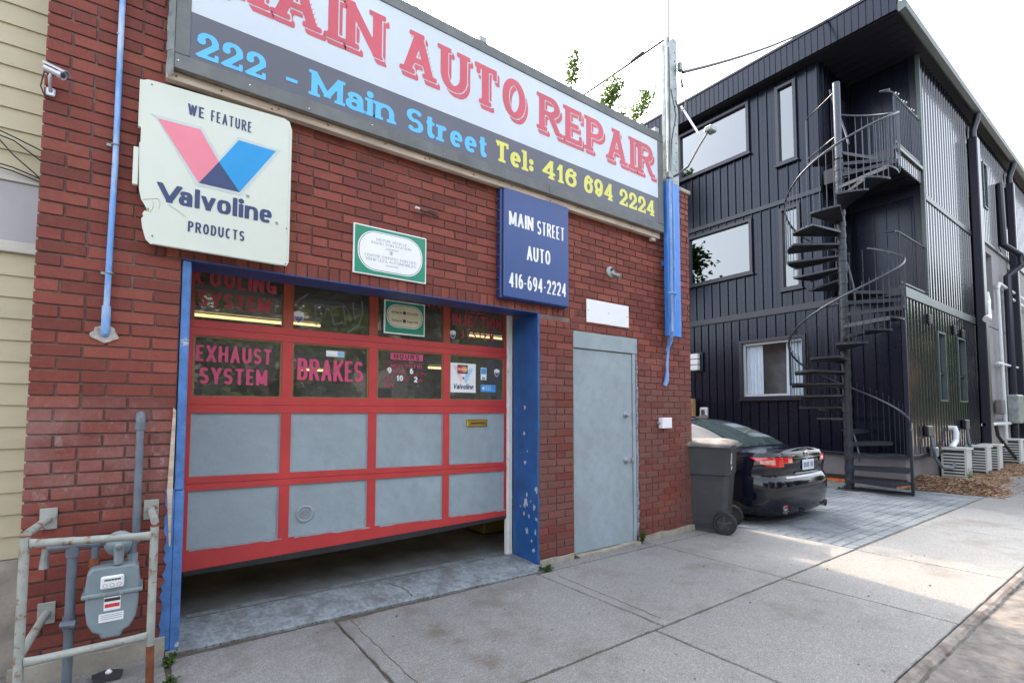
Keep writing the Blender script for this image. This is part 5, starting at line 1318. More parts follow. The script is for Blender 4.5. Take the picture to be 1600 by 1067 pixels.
# windows of the driveway side
for nm, a, b_, c, d in cw:
    f = MB(); w = .065
    for (y0, y1, z0, z1) in ((a-w, b_+w, c-w, c), (a-w, b_+w, d, d+w), (a-w, a, c, d), (b_, b_+w, c, d)): f.box(BX-.05, BX+.10, y0, y1, z0, z1)
    fo = f.build('window', M['clad_trim'], bb)
    MB().box(BX-.075, BX+.0, a-w-.03, b_+w+.03, c-w-.035, c-w-.002).build('sill', M['clad_trim'], fo)
    px = BX+.02
    raw('pane', [(px, a, c), (px, b_, c), (px, b_, d), (px, a, d)], [(0, 1, 2, 3)], M['clear_pane'] if nm == 'C' else M['mirror_pane'], fo)
    if nm == 'C':
        q = MB()
        for (y0, y1, z0, z1) in ((a, b_, c, c+.05), (a, b_, d-.06, d), (a, a+.05, c+.05, d-.06), (b_-.05, b_, c+.05, d-.06)): q.box(BX+.03, BX+.07, y0, y1, z0, z1)
        q.build('sash', M['pvc'], fo)
        for (y0, y1) in ((b_-.42, b_-.05), (a+.05, a+.40)):
            n = 26; V = []
            for i in range(n+1):
                y = y0+(y1-y0)*i/n; x = BX+.13+.025*math.sin(i*1.9); V += [(x, y+.02*math.sin(i), c+.02), (x, y, d-.03)]
            raw('curtain', V, [(2*i, 2*i+2, 2*i+3, 2*i+1) for i in range(n)], M['curtain'], fo)
        MB().box(BX+.2, BX+.23, a, b_, d-.03, d).build('curtain_rail', M['pvc'], fo)
        MB().box(BX+.16, BX+1.4, a-.3, a-.25, c-.5, d+.3).box(BX+.16, BX+1.4, b_+.25, b_+.3, c-.5, d+.3).box(BX+1.3, BX+1.4, a-.249, b_+.249, c-.5, d+.3).build('room', mat('dim_room', (.015, .025, .024), .8), fo)
# corrugated street front
def corrugate(x0, x1, z0, z1, y, period=.19, depth=.035, phase=0):
    """trapezoid ribs running vertically; returns verts, faces"""
    xs = [x0]; prof = [(0, 0), (.40, 0), (.52, -1), (.78, -1), (.90, 0)]
    k = math.floor((x0-phase)/period)
    pts = []
    while True:
        for u, d in prof:
            x = phase+(k+u)*period
            pts.append((x, y+d*depth))
        k += 1
        if phase+k*period > x1+period: break
    def at(x):
        for p, q_ in zip(pts[:-1], pts[1:]):
            if p[0] <= x <= q_[0]: f = (x-p[0])/max(1e-9, q_[0]-p[0]); return p[1]+(q_[1]-p[1])*f
        return y
    pl = [(x0, at(x0))]+[p for p in pts if x0 < p[0] < x1]+[(x1, at(x1))]
    V = [(p[0], p[1], z0) for p in pl]+[(p[0], p[1], z1) for p in pl]; n = len(pl)
    return V, [(i, i+1, n+i+1, n+i) for i in range(n-1)]
def corr(nm, rects, y, m):
    V, F = [], []
    for r in rects:
        v, f = corrugate(*r, y); o = len(V); V += v; F += [tuple(i+o for i in g) for g in f]
    o = raw(nm, V, F, m, bb); return o
w1 = [(13.47, 14.0, 1.63, 3.11), (14.94, 15.58, 1.63, 3.11)]
corr('front_cladding', rects_minus((BX+.03, 17.09, .60, 3.58), w1), BY+.01, M['clad_gloss'])
corr('front_cladding', [(NX+.03, 17.09, 3.75, 5.83)], BY+.01, M['clad_gloss'])
w3 = [(17.0+.2, 17.65, 6.95, 8.25), (18.22, 18.65, 6.95, 8.22), (20.5, 21.0, 6.95, 8.2)]
corr('front_cladding', [(NX+.03, 17.09, 5.95, ROOF)], BY+.01, M['clad_gloss'])
corr('front_cladding', rects_minus((17.15, RX, 6.02, ROOF), w3), BY+.01, M['clad_gloss'])
MB().cbox(BX-.02, 17.12, BY-.05, BY+.02, 3.58, 3.75, .004).build('floor_flashing', M['zinc_gutter'], bb)
MB().cbox(NX, 17.12, BY-.045, BY+.02, 5.83, 5.95, .004).build('floor_flashing', M['zinc_gutter'], bb)
MB().cbox(17.13, RX, BY-.045, BY+.02, 5.951, 6.02, .004).build('floor_flashing', M['zinc_gutter'], bb)
MB().cbox(BX+.01, 17.12, BY-.04, BY+.02, .555, .60, .004).build('base_flashing', M['clad_trim'], bb)
MB().cbox(NX-.02, NX+.04, BY-.045, BY+.03, 3.751, ROOF, .004).build('corner_trim', M['zinc_gutter'], bb)
MB().cbox(BX-.015, BX+.035, BY-.042, BY+.03, .601, 3.579, .004).build('corner_trim', M['clad_trim'], bb)
for a0, a1, b0, b1 in w1+w3:
    f = MB(); w = .035
    for r in ((a0, a1, b0, b0+w), (a0, a1, b1-w, b1), (a0, a0+w, b0+w, b1-w), (a1-w, a1, b0+w, b1-w)): f.box(r[0], r[1], BY-.05, BY+.12, r[2], r[3])
    fo = f.build('window', M['zinc_gutter'], bb)
    zm = b0+(b1-b0)*.40
    MB().box(a0+w, a1-w, BY-.01, BY+.03, zm-.015, zm+.015).build('window_bar', M['clad_trim'], fo)
    MB().box(a0+w, a1-w, BY+.035, BY+.04, b0+w, b1-w).build('pane', M['mirror_pane'], fo)
# notch walls behind the balconies
for z0, z1 in ((3.80, 5.95), (6.40, ROOF)):
    q = MB()
    n = 7
    for i in range(n):
        a = BX+.16+(NX-BX-.16)*i/n; q.box(a+.004, a+(NX-BX-.16)/n-.004, NYB-.02, NYB-.001, z0, z1); q.box(a, a+.02, NYB-.045, NYB-.02, z0, z1)
    q.box(NX+.005, NX+.029, BY+.16, NYB-.05, z0, z1)
    for i in range(5): q.box(NX-.02, NX+.005, BY+.2+.22*i, BY+.22+.22*i, z0, z1)
    q.build('balcony_wall', M['clad'], bb)
    MB().cbox(11.95, 12.75, NYB-.06, NYB-.046, z0, z0+2.05, .003).build('balcony_door', M['mirror_pane'] if z0 < 5 else M['clad_trim'], bb)
# balcony slabs
for z0, z1 in ((3.60, 3.78), (6.17, 6.50)):
    MB().box(BX+.0, NX-.021, BY+.03, NYB-.05, z0+.02, z1-.01).build('balcony_slab', M['soffit'], bb)
    MB().cbox(BX-.03, NX-.03, BY-.04, BY+.028, z1-.07, z1, .004).build('slab_nosing', M['zinc_gutter'], bb)
    if z0 > 5:
        v, f = corrugate(BX, NX-.03, z0, z1-.071, BY+.02, .13, .02); raw('slab_fascia', v, f, M['clad_gloss'], bb)
        for i in range(6): MB().bar((BX+.2+.24*i, BY+.1, z0+.005), (BX+.2+.24*i, NYB-.1, z0+.005), .03, .04).build('soffit_rib', M['clad_trim'], bb)
# roof: overhanging slab with ribbed fascia, soffit and gutter
OHX, OHY = 11.24, -.60
MB().box(OHX+.03, RX+.6, OHY+.03, FAR+.5, ROOF+.002, ROOF+.04).build('soffit', M['soffit'], bb)
for i in range(7): MB().box(OHX+.1+.27*i, OHX+.115+.27*i, OHY+.1, NYB, ROOF-.012, ROOF+.0015).build('soffit_rib', M['clad_trim'], bb)
MB().add([(OHX, OHY, ROOF+.041), (RX+.6, OHY, ROOF+.041), (RX+.6, FAR+.5, ROOF+.041), (OHX, FAR+.5, ROOF+.041), (OHX, OHY, 9.10), (RX+.6, OHY, 9.10), (RX+.6, FAR+.5, 9.50), (OHX, FAR+.5, 9.50)], [(0,3,2,1),(4,5,6,7),(0,1,5,4),(1,2,6,5),(2,3,7,6),(3,0,4,7)]).build('roof', M['clad_trim'], bb)
for i in range(105):   # fascia boards along the driveway side
    y = OHY+.02+.125*i
    if y > FAR: break
    MB().box(OHX-.022, OHX-.002, y, y+.118, ROOF+.02, 9.47).box(OHX-.034, OHX-.0221, y, y+.012, ROOF+.02, 9.47).build('fascia_panel', M['clad'], bb)
MB().cbox(OHX-.045, OHX+.06, OHY-.02, FAR+.5, 9.47, 9.53, .004).build('roof_edge', M['clad_trim'], bb)
MB().box(OHX+.0, OHX+.1, OHY, FAR+.5, 9.0, 9.469).build('fascia_core', M['clad_trim'], bb)
q = MB(); gp = [(-.0, .16), (-.12, .15), (-.145, .08), (-.12, .0), (-.03, -.03), (0, -.03)]
q.add([(OHX-.04, OHY+p[0], 8.92+p[1]) for p in gp]+[(RX+.6, OHY+p[0], 8.92+p[1]) for p in gp], [(i, (i+1) % 6, (i+1) % 6+6, i+6) for i in range(6)]+[tuple(range(6)), tuple(range(6, 12))])
q.build('gutter', M['zinc_gutter'], bb)
MB().cbox(OHX-.03, RX+.6, OHY-.02, OHY+.02, 8.93, 9.06, .004).build('front_fascia', M['clad_trim'], bb)
# downpipes
for x, w, nm in ((16.75, .42, 'left'), (20.95, .30, 'right')):
    t = MB().tube([(x, OHY-.05, 8.9), (x, OHY-.02, 8.75), (x, BY-.14, 8.50), (x, BY-.14, 8.2)], .075, 12).build('downpipe_elbow', M['clad_trim'], bb, smooth=True)
    MB().cbox(x-w/2+.06, x+w/2-.06, BY-.24, BY-.06, .35, 8.3, .02).build('downpipe', M['clad_trim'], bb)
q = MB().tube([(17.25, BY-.12, 7.0), (17.25, BY-.12, 3.95), (17.25, BY-.16, 3.8)], .055, 10); q.build('vent_pipe', M['pvc'] if False else M['zinc_gutter'], bb, smooth=True)
# wall lamp, outlet
t = thing('wall_lamp', 'ribbed white wall lamp on the black cladding above the parked car roof', 'lamp', (11.4, 3.93, 2.7))
MB().cbox(BX-.05, BX-.01, 3.78, 4.02, 2.42, 2.93, .01).build('back_plate', M['clad_trim'], t)
for i in range(3): MB().cbox(BX-.17, BX-.06, 3.84, 4.06, 2.46+.145*i, 2.46+.145*i+.13, .012).build('lamp_glass', M['pvc'], t)
t = thing('outdoor_outlet', 'small grey outlet box on the black wall beside the wooden fence post', 'electrical box', (11.42, 3.75, 1.36))
MB().cbox(BX-.09, BX-.011, 3.66, 3.86, 1.26, 1.52, .015).build('box_cover', M['pvc'], t)
MB().cbox(BX-.11, BX-.0901, 3.71, 3.81, 1.32, 1.46, .008).build('box_lid', M['zinc_gutter'], t)
t = thing('wooden_fence', 'new softwood fence with posts glimpsed behind the brick corner', 'fence', (9.8, 4.1, 0))
M['new_wood'] = mat('new_softwood', (.36, .22, .09), .7, var=.2, vscale=8, bump=.3, stretch=(3, 3, .3))
for i in range(24): MB().cbox(8.2+.13*i, 8.31+.13*i, 4.10, 4.12, .0, 1.66, .003).build('fence_board', M['new_wood'], t)
for x in (8.3, 9.7, 11.27): MB().cbox(x, x+.13, 3.96, 4.09, .0, 1.74, .006).build('fence_post', M['new_wood'], t)
MB().cbox(8.2, 11.26, 4.03, 4.099, 1.661, 1.71, .004).build('fence_rail', M['new_wood'], t)

# pipes at the street front
t = thing('waste_pipe', 'white plastic drain pipe with two elbows coming out of the corrugated wall', 'pipe', (13.7, -.5, .8))
MB().tube([(14.05, BY+.0, 1.06), (14.05, BY-.12, 1.06), (14.0, BY-.15, .98), (13.95, BY-.15, .80), (13.75, BY-.15, .72), (13.6, BY-.17, .72), (13.55, BY-.18, .66)], [.06, .06, .055, .055, .055, .055, .065], 12).build('pipe', M['pvc'], t, smooth=True)
t = thing('vent_elbow', 'white plastic elbow pipe beside the big dark downpipe, upper storey', 'pipe', (17, -.5, 3.9))
MB().tube([(17.25, BY-.15, 4.45), (17.25, BY-.17, 4.20), (17.05, BY-.2, 4.10), (16.98, BY-.22, 3.85), (16.85, BY-.24, 3.72), (16.62, BY-.26, 3.72), (16.5, BY-.27, 3.66)], [.06, .07, .065, .065, .07, .065, .075], 12).build('pipe', M['pvc'], t, smooth=True)
t = thing('outlet_hood', 'dark square outlet with hanging grey cable at the foot of the corrugated corner', 'electrical box', (12.3, -.5, .9))
MB().cbox(12.25, 12.6, BY-.12, BY-.04, .93, 1.14, .02).build('box_body', M['clad_trim'], t)
MB().tube([(12.5, BY-.1, .93), (12.45, BY-.14, .7), (12.55, BY-.14, .5), (12.7, BY-.2, .33), (13.1, BY-.25, .28), (13.6, BY-.2, .36), (14.1, BY-.2, .25)], .03, 8).build('cable', M['grey_pipe'], t, smooth=True)
MB().cbox(12.55, 12.72, BY-.16, BY-.05, .52, .72, .02).build('connector', M['galv'], t)
t = thing('outlet_hood', 'dark square outlet with cable above the leftmost air conditioner', 'electrical box', (15.1, -.5, 1.1))
MB().cbox(14.95, 15.3, BY-.12, BY-.04, 1.02, 1.24, .02).build('box_body', M['clad_trim'], t)
MB().tube([(15.1, BY-.1, 1.02), (15.05, BY-.14, .7), (15.2, BY-.16, .45)], .03, 8).build('cable', M['grey_pipe'], t, smooth=True)
for x, z, nm in ((12.9, 3.30, 'small dark wall vent under the flashing near corner of the corrugated front'), (14.7, 3.25, 'leftmost of two small louvred vents above ground floor windows'), (15.35, 3.22, 'second small louvred vent above ground floor windows')):
    t = thing('wall_vent', nm, 'vent', (x, BY, z))
    MB().cbox(x-.09, x+.09, BY-.07, BY-.03, z-.1, z+.1, .01).build('vent_body', M['clad_trim'], t)
    for i in range(3): MB().bar((x-.08, BY-.085, z-.06+.055*i), (x+.08, BY-.085, z-.06+.055*i), .02, .008).build('louvre', M['zinc_gutter'], t)
t = thing('pipe_cluster', 'white conduits and meter boxes on the stucco wall at right edge', 'pipes', (20, -.5, 1.5))
MB().tube([(18.9, BY-.1, 4.8), (18.9, BY-.12, 1.25), (18.9, BY-.12, .35)], .045, 10).build('conduit', M['pvc'], t, smooth=True)
MB().tube([(18.9, BY-.1, 4.8), (18.98, BY-.12, 4.95), (24, BY-.12, 4.95)], .045, 10).build('conduit', M['pvc'], t, smooth=True)
MB().tube([(20.1, BY-.12, 4.6), (20.1, BY-.12, 1.2)], .05, 10).build('conduit', M['pvc'], t, smooth=True)
MB().tube([(20.1, BY-.12, 4.6), (20.2, BY-.12, 4.72), (24, BY-.12, 4.72)], .04, 10).build('conduit', M['pvc'], t, smooth=True)
MB().tube([(18.3, BY-.12, 2.72), (21.0, BY-.12, 2.72)], .035, 8).build('strut', M['pvc'], t)
MB().tube([(16.6, BY-.1, 1.10), (19.6, BY-.1, 1.10)], .045, 8).build('conduit', M['pvc'], t)
MB().cbox(19.5, 20.3, BY-.3, BY-.06, 1.1, 1.9, .03).build('meter_box', M['galv'], t)
MB().cbox(20.6, 22.6, BY-.3, BY-.06, 1.25, 1.9, .03).build('meter_box', M['galv'], t)
MB().cbox(18.2, 18.55, BY-.2, BY-.04, 1.35, 1.75, .03).build('switch_cover', M['found_grey'], t)
MB().tube([(19.8, BY-.1, 8.0), (19.8, BY-.12, 6.2), (20.2, BY-.4, 5.9), (20.2, BY-.4, 5.6), (19.9, BY-.15, 5.3), (19.9, BY-.14, .6)], .09, 10).build('black_pipe', M['clad_trim'], t, smooth=True)
MB().tube([(17.9, BY-.1, 1.1), (17.95, BY-.12, .8), (18.4, BY-.2, .5), (18.8, BY-.3, .2)], .04, 8).build('cable', M['black_cable'], t, smooth=True)

# air conditioners
M['ac'] = mat('white_enamelled_casing', (.50, .52, .50), .4, var=.05, vscale=2, bump=.05)
def ac(x, y, w, d, h, label, rz=0):
    t = thing('air_conditioner', label, 'air conditioner', (x, y, .05), 'white air conditioners in front of the building', 0)
    x0, x1, y0, y1 = x-w/2, x+w/2, y-d/2, y+d/2
    b = MB().cbox(x0+.03, x1-.01, y0+.01, y1, .08, .08+h, .012); b.box(x0-.01, x1+.01, y0-.02, y1+.02, .08+h-.03, .08+h+.012)
    b.box(x0, x0+.03, y0-.015, y0+.02, .06, .05+h); b.box(x0, x0+.03, y1-.02, y1+.01, .06, .05+h)
    b.build('casing', M['ac'], t)
    MB().box(x0+.018, x0+.029, y0+.02, y1-.02, .10, .05+h).build('grille_back', M['rubber'], t)
    n = 8
    for i in range(n):
        z = .10+(h-.08)*i/n; MB().bar((x0+.006, y0+.02, z+.012), (x0+.006, y1-.02, z+.012), .006, .030, (0, .15, 1)).build('louvre', M['ac'], t)
    MB().box(x1-.06, x1+.06, y0+.05, y1-.05, .02, .079).box(x0, x0+.10, y0+.05, y1-.05, .02, .079).build('feet', M['rubber'], t)
ac(13.76, -.60, .54, .38, .58, 'nearest white air conditioner, leftmost of the row on the wood chips')
ac(15.46, -.62, .54, .34, .56, 'second white air conditioner from the left in the row')
ac(16.35, -.66, .50, .34, .56, 'third white air conditioner from the left, close behind the second')
ac(19.15, -.60, .60, .36, .60, 'rightmost white air conditioner, cut by the photo edge')
tag(MB().box(18.6, 21.0, -1.0, -.2, .0, .05).build('paving_slab', M['old_concrete']), 'concrete slab under the rightmost air conditioner', 'slab')
# wood chips
_k = NT('brown_wood_chips'); _g = _k.n('ShaderNodeNewGeometry'); _r = _k.n('ShaderNodeValToRGB'); _k.l(_g.outputs['Random Per Island'], _r.inputs[0])
_r.color_ramp.elements[0].color = (.10, .05, .028, 1); _r.color_ramp.elements[1].color = (.46, .33, .22, 1); _e = _r.color_ramp.elements.new(.55); _e.color = (.26, .15, .085, 1)
_k.l(_r.outputs[0], _k.b.inputs['Base Color']); _k.b.inputs['Roughness'].default_value = .9; _k.bump(_k.noise(_k.pos(), 60, 5), .8, .004); M['chips'] = _k.m
def chip_h(x, y):
    e = min(1, max(0, (x-11.3)/.8))*min(1, max(0, (22-x)/3)); yf = -1.25-.35*math.exp(-((x-12.0)/1.4)**2)+.07*math.sin(x*3)
    return (.13*math.exp(-((x-12.2)/.9)**2)+.045)*min(1, max(0, (y-yf)/.45))*e
V, F = [], []; nx_, ny_ = 90, 18
for i in range(nx_+1):
    for j in range(ny_+1):
        x = 11.35+10.6*i/nx_; y = -1.75+1.45*j/ny_; V.append((x, y, chip_h(x, y)-.006))
for i in range(nx_):
    for j in range(ny_): a = i*(ny_+1)+j; F.append((a, a+ny_+1, a+ny_+2, a+1))
r_ = random.Random(5)
for i in range(24000):
    x = 11.35+10.4*r_.random()**1.7; y = -1.72+1.35*r_.random(); h = chip_h(x, y)
    if h < .004 and r_.random() < .93: continue
    a = r_.uniform(0, 6.3); l_, w = r_.uniform(.012, .04), r_.uniform(.004, .010); tl = r_.uniform(-.5, .5); o = len(V)
    dx, dy = math.cos(a)*l_, math.sin(a)*l_; ex, ey = -math.sin(a)*w, math.cos(a)*w
    V += [(x-dx-ex, y-dy-ey, h+.004-tl*l_*.5), (x+dx-ex, y+dy-ey, h+.004+tl*l_*.5), (x+dx+ex, y+dy+ey, h+.008+tl*l_*.5), (x-dx+ex, y-dy+ey, h+.008-tl*l_*.5)]; F.append((o, o+1, o+2, o+3))
o = raw('wood_chips', V, F, M['chips']); o['kind'] = 'stuff'; o['label'] = 'brown wood chip mulch heaped along the foot of the black building'

# ------------------------------------------------------------ spiral staircase
M['stair'] = mat('black_stair_paint', (.022, .026, .036), .38, .3, var=.15, vscale=5, bump=.1)
M['rail'] = mat('satin_steel_rail', (.045, .052, .068), .34, .4, var=.15)
PX, PY = 10.43, .19; RR_ = .91; RISE = 3.66/17
ss = thing('spiral_staircase', 'black steel spiral staircase climbing two storeys in front of the black building corner', 'staircase', (PX, PY, 0))
TOPZ = 7.62
MB().tube([(PX, PY, 0), (PX, PY, 6.12)], .070, 20).build('centre_pole', M['stair'], ss, smooth=True)
MB().tube([(PX, PY, 6.15), (PX, PY, TOPZ+.004)], .062, 20).build('pole_top', M['rail'], ss, smooth=True)
MB().cbox(PX-.17, PX+.17, PY-.17, PY+.17, .0, .014, .003).build('base_plate', M['stair'], ss)
for sx in (-1, 1):
    for sy in (-1, 1): MB().lathe([(.014, .0), (.014, .03), (.0, .035)], (PX+.13*sx, PY+.13*sy, .014), 'z', 6).build('anchor_bolt', M['stair'], ss)
for i in range(34):
    z = .05+.215*i
    if z < 6.0: MB().lathe([(.071, 0), (.078, .008), (.078, .10), (.071, .108)], (PX, PY, z+.05), 'z', 18).build('pole_collar', M['stair'], ss)
def wa(a): return R(-70.5+a)
def pt(a, r, z): return (PX+r*math.cos(wa(a)), PY+r*math.sin(wa(a)), z)
STEP = 27.7
def tread(a, z, span=31):
    q = MB(); r0, r1, th = .055, RR_-.02, .035
    n = 4; arc = [pt(a-span/2+span*i/n, r1, z) for i in range(n+1)]
    inn = [pt(a+60, r0, z), pt(a-60, r0, z)]
    top = [inn[1]]+arc+[inn[0]]; m = len(top)
    q.add(top+[(p[0], p[1], p[2]-th) for p in top], [tuple(range(m)), tuple(range(m, 2*m))[::-1]]+[(i, (i+1) % m, (i+1) % m+m, i+m) for i in range(m)])
    q.bar(pt(a-span/2, RR_-.03, z-.045), pt(a-75, .07, z-.045), .008, .05)
    return q.build('tread', M['stair'], ss)
def landing(a0, a1, z):
    n = 8; pts = [pt(a0+(a1-a0)*i/n, RR_-.01, z) for i in range(n+1)]+[pt((a0+a1)/2, .03, z)]; m = len(pts)
    q = MB().add(pts+[(p[0], p[1], z-.06) for p in pts], [tuple(range(m)), tuple(range(m, 2*m))[::-1]]+[(i, (i+1) % m, (i+1) % m+m, i+m) for i in range(m)])
    q.build('landing', M['stair'], ss)
fl = []     # (angle, z) of each tread
for k in range(1, 17): fl.append((STEP*(k-2), RISE*k, 1))
L2 = 3.66; A2s = STEP*14.6
f2 = []
for j in range(1, 13): f2.append((360+97+STEP*(j-.3), L2+.2185*j, 2))
for a, z, _ in fl+f2: tread(a, z)
landing(STEP*15-18, 360+97, L2); landing(720+82, 720+128, 6.50)
tb = lambda a, z, zt, r=.0065: MB().tube([pt(a, RR_, z-.03), pt(a, RR_, zt)], r, 6)
for a, z, _ in fl:
    for o_ in (-10.4, -3.5, 3.5, 10.4):
        zt = z+.93+(o_/STEP)*RISE
        if a+o_ < -12: continue
        tb(a+o_, z, zt).build('baluster', M['stair'], ss)
for a, z, _ in f2:
    for o_ in (-10.4, -3.5, 3.5, 10.4): tb(a+o_, z, z+.93+(o_/STEP)*.2185).build('baluster', M['rail'], ss)
def helix(a0, z0, a1, z1, r, n=60): return [pt(a0+(a1-a0)*i/n, r, z0+(z1-z0)*i/n) for i in range(n+1)]
r1_ = [pt(-36, RR_, RISE*.4)] if False else []
h1 = helix(-14, RISE*1+.86, STEP*15.0, L2+.88, RR_, 90)
MB().tube(h1+[pt(STEP*15+8, RR_, L2+.93)], .019, 10).build('handrail', M['rail'], ss, smooth=True)
h2 = helix(360+82, L2+.88, 720+84, 6.50+.92, RR_, 90)
MB().tube(h2+[pt(720+92, RR_, 6.50+.97)], .019, 10).build('handrail', M['rail'], ss, smooth=True)
for (a0, z0, a1, z1) in ((STEP*.5, .95, STEP*6.5, 2.2), (STEP*13, 3.9, 360+130, 4.9), (720+20, 6.85, 720+130, 7.6)):
    MB().tube(helix(a0, z0-.45, a1, z1, .17, 24), .018, 8).build('inner_handrail', M['rail'], ss, smooth=True)
MB().bar(pt(-14, RR_, 0), pt(-14, RR_, RISE+.88), .05, .04).build('start_post', M['stair'], ss)
MB().bar(pt(-14, RR_, .20), pt(-14, .06, .20), .03, .05).build('gate_rail', M['stair'], ss)
MB().bar(pt(-14, RR_, .03), pt(-14, .06, .03), .03, .05).build('gate_rail', M['stair'], ss)
# landing guard at the top left: a frame of thin bar
ga = 720+127
MB().tube([pt(ga, .06, 7.48), pt(ga, RR_, 7.45), pt(ga, RR_, 6.50)], .014, 8).build('guard_frame', M['rail'], ss)
MB().tube([pt(ga, .06, 6.62), pt(ga, RR_, 6.60)], .012, 8).build('guard_frame', M['rail'], ss)
for a in range(int(STEP*15), 360+97, 14): tb(a, L2, L2+.93).build('baluster', M['stair'], ss)

# balcony railings
def railing(z, label, lights):
    t = thing('balcony_railing', label, 'railing', (12.2, BY, z))
    xa, xb = BX-.03, NX-.04
    MB().tube([(xa, BY, z+1.02), (xb, BY, z+1.02)], .018, 8).build('top_rail', M['rail'], t)
    MB().bar((xa, BY, z+.07), (xb, BY, z+.07), .025, .03).build('bottom_rail', M['stair'], t)
    n = 15
    for i in range(n+1): x = xa+(xb-xa)*i/n; MB().tube([(x, BY, z+.0), (x, BY, z+1.01)], .007 if i not in (0, n) else .014, 6).build('baluster', M['rail'] if lights else M['stair'], t)
    ya = PY-.35
    MB().tube([(xa, BY, z+1.02), (xa-.10, BY+.02, z+1.02), (xa-.30, BY+.12, z+1.0), (PX+.75, PY-.62, z+.97)], .018, 8).build('return_rail', M['rail'], t, smooth=True)
    if lights:
        for i in range(9): MB().lathe([(.0, 0), (.012, .008), (.014, .022), (.006, .035), (0, .04)], (xa+.15*i+.08, BY-.02, z+1.03+.04*math.sin(i*2.1)), 'z', 8).build('party_bulb', M['pvc'], t)
railing(6.50, 'third floor balcony railing with small string lights along its top rail', True)
railing(3.78, 'second floor balcony railing of plain thin black bars', False)
# ------------------------------------------------------------ parked car (rear towards the street)
M['car_paint'] = mat('black_blue_car_paint', (.004, .005, .012), .08, 0, var=.05, vscale=1, spec=.5)
M['car_glass'] = mat('dark_car_glass', (.03, .045, .045), .05, 0, var=.05, spec=.9, coat=.5)
M['tail_red'] = mat('red_tail_lens', (.50, .010, .015), .12, 0, var=.1, coat=1.0)
M['tail_clear'] = mat('silvery_tail_lens', (.62, .35, .33), .15, .3, var=.3, vscale=60, coat=1.0)
M['tyre'] = mat('tyre_rubber', (.018, .018, .02), .8, bump=.5)
M['rim'] = mat('alloy_rim', (.35, .35, .37), .3, .8)
M['plate'] = mat('licence_plate_white', (.55, .60, .68), .4)
cx0, cy0, cz0 = 7.02, -.60, -.055
car = thing('parked_car', 'black sedan parked nose-in behind the grey wheelie bin, seen from the rear', 'car', (cx0, cy0, 0))
def lerp_tab(tab, v):
    if v <= tab[0][0]: return tab[0][1]
    for (a, p), (b_, q_) in zip(tab[:-1], tab[1:]):
        if v <= b_:
            f = (v-a)/(b_-a); f = f*f*(3-2*f)*.5+f*.5; return p+(q_-p)*f
    return tab[-1][1]
plan = [(0, .0), (.30, .008), (.55, .035), (.72, .095), (.83, .20), (.885, .36), (.912, .60), (.92, 1.0), (.92, 1.6), (.92, 2.6), (.918, 3.4), (.90, 3.9), (.86, 4.25), (.72, 4.52), (.45, 4.66), (0, 4.70)]
# dense plan curve
def catmull(pts, n=4):
    out = []
    for i in range(len(pts)-1):
        p0, p1, p2, p3 = (Vector(pts[max(i-1, 0)]), Vector(pts[i]), Vector(pts[i+1]), Vector(pts[min(i+2, len(pts)-1)]))
        for k_ in range(n):
            t = k_/n; out.append(tuple(.5*((2*p1)+(p2-p0)*t+(2*p0-5*p1+4*p2-p3)*t*t+(3*p1-p0-3*p2+p3)*t**3)))
    out.append(tuple(pts[-1])); return out
PL = catmull(plan, 4); NS = len(PL)
inset = [(.17, .10), (.22, .05), (.30, .022), (.40, .004), (.50, .0), (.58, .006), (.625, .030), (.66, .055), (.70, .045), (.78, .035), (.86, .038), (.92, .050), (.945, .075)]
def body_pt(i, z, off=0.0):
    x, y = PL[i]; a = PL[max(i-1, 0)]; b_ = PL[min(i+1, NS-1)]
    tx, ty = b_[0]-a[0], b_[1]-a[1]; l_ = math.hypot(tx, ty); nx, ny = ty/l_, -tx/l_
    if i == 0: nx, ny = 0, -1
    if i == NS-1: nx, ny = 0, 1
    rear = max(0, 1-y/.5)
    d = lerp_tab(inset, z); side = .030*(1 if z < .3 else 0)+lerp_tab([(.17, .06), (.30, .02), (.55, 0), (.70, .01), (.86, .03), (.945, .07)], z)
    d = d*rear+side*(1-rear)
    x, y = x-nx*(d-off), y-ny*(d-off)
    # shoulder line falls slightly to the front; front end lower
    return Vector((max(x, 0) if i else 0, y, z))
zs = [.17, .22, .30, .40, .50, .58, .605, .625, .645, .66, .70, .78, .86, .905, .93, .945]
q = MB(); V = []
def zf(i, z):
    y = PL[i][1]; drop = max(0, (y-3.2)/1.5)*.22
    return z-(drop*(z-.17)/.775)
for s in (1, -1):
    o = len(q.v); vs = []
    for z in zs:
        for i in range(NS):
            p = body_pt(i, z); vs.append((cx0+s*p.x, cy0+p.y, cz0+zf(i, p.z)))
    fs = [(j*NS+i, j*NS+i+1, (j+1)*NS+i+1, (j+1)*NS+i) for j in range(len(zs)-1) for i in range(NS-1)]
    q.add(vs, fs)
    # deck: from the top ring to the centre line
    m = 6; vs = []
    for i in range(NS):
        p = body_pt(i, .945)
        for k_ in range(m+1):
            f = k_/m; y = p.y
            lip = .018*math.exp(-((y-.06)/.09)**2)
            z = zf(i, .945)+(.040*(1-(1-f)**2))+lip*(1 if f > 0 else .4)
            vs.append((cx0+s*p.x*(1-f), cy0+y, cz0+z))
    fs = [(i*(m+1)+k_, (i+1)*(m+1)+k_, (i+1)*(m+1)+k_+1, i*(m+1)+k_+1) for i in range(NS-1) for k_ in range(m)]
    q.add(vs, fs)
    # floor
    vs = [(cx0+s*body_pt(i, .17).x, cy0+body_pt(i, .17).y, cz0+.17) for i in range(NS)]+[(cx0, cy0+body_pt(i, .17).y, cz0+.17) for i in range(NS)]
    q.add(vs, [(i, i+1, NS+i+1, NS+i) for i in range(NS-1)])
body = q.build('car_body', M['car_paint'], car)
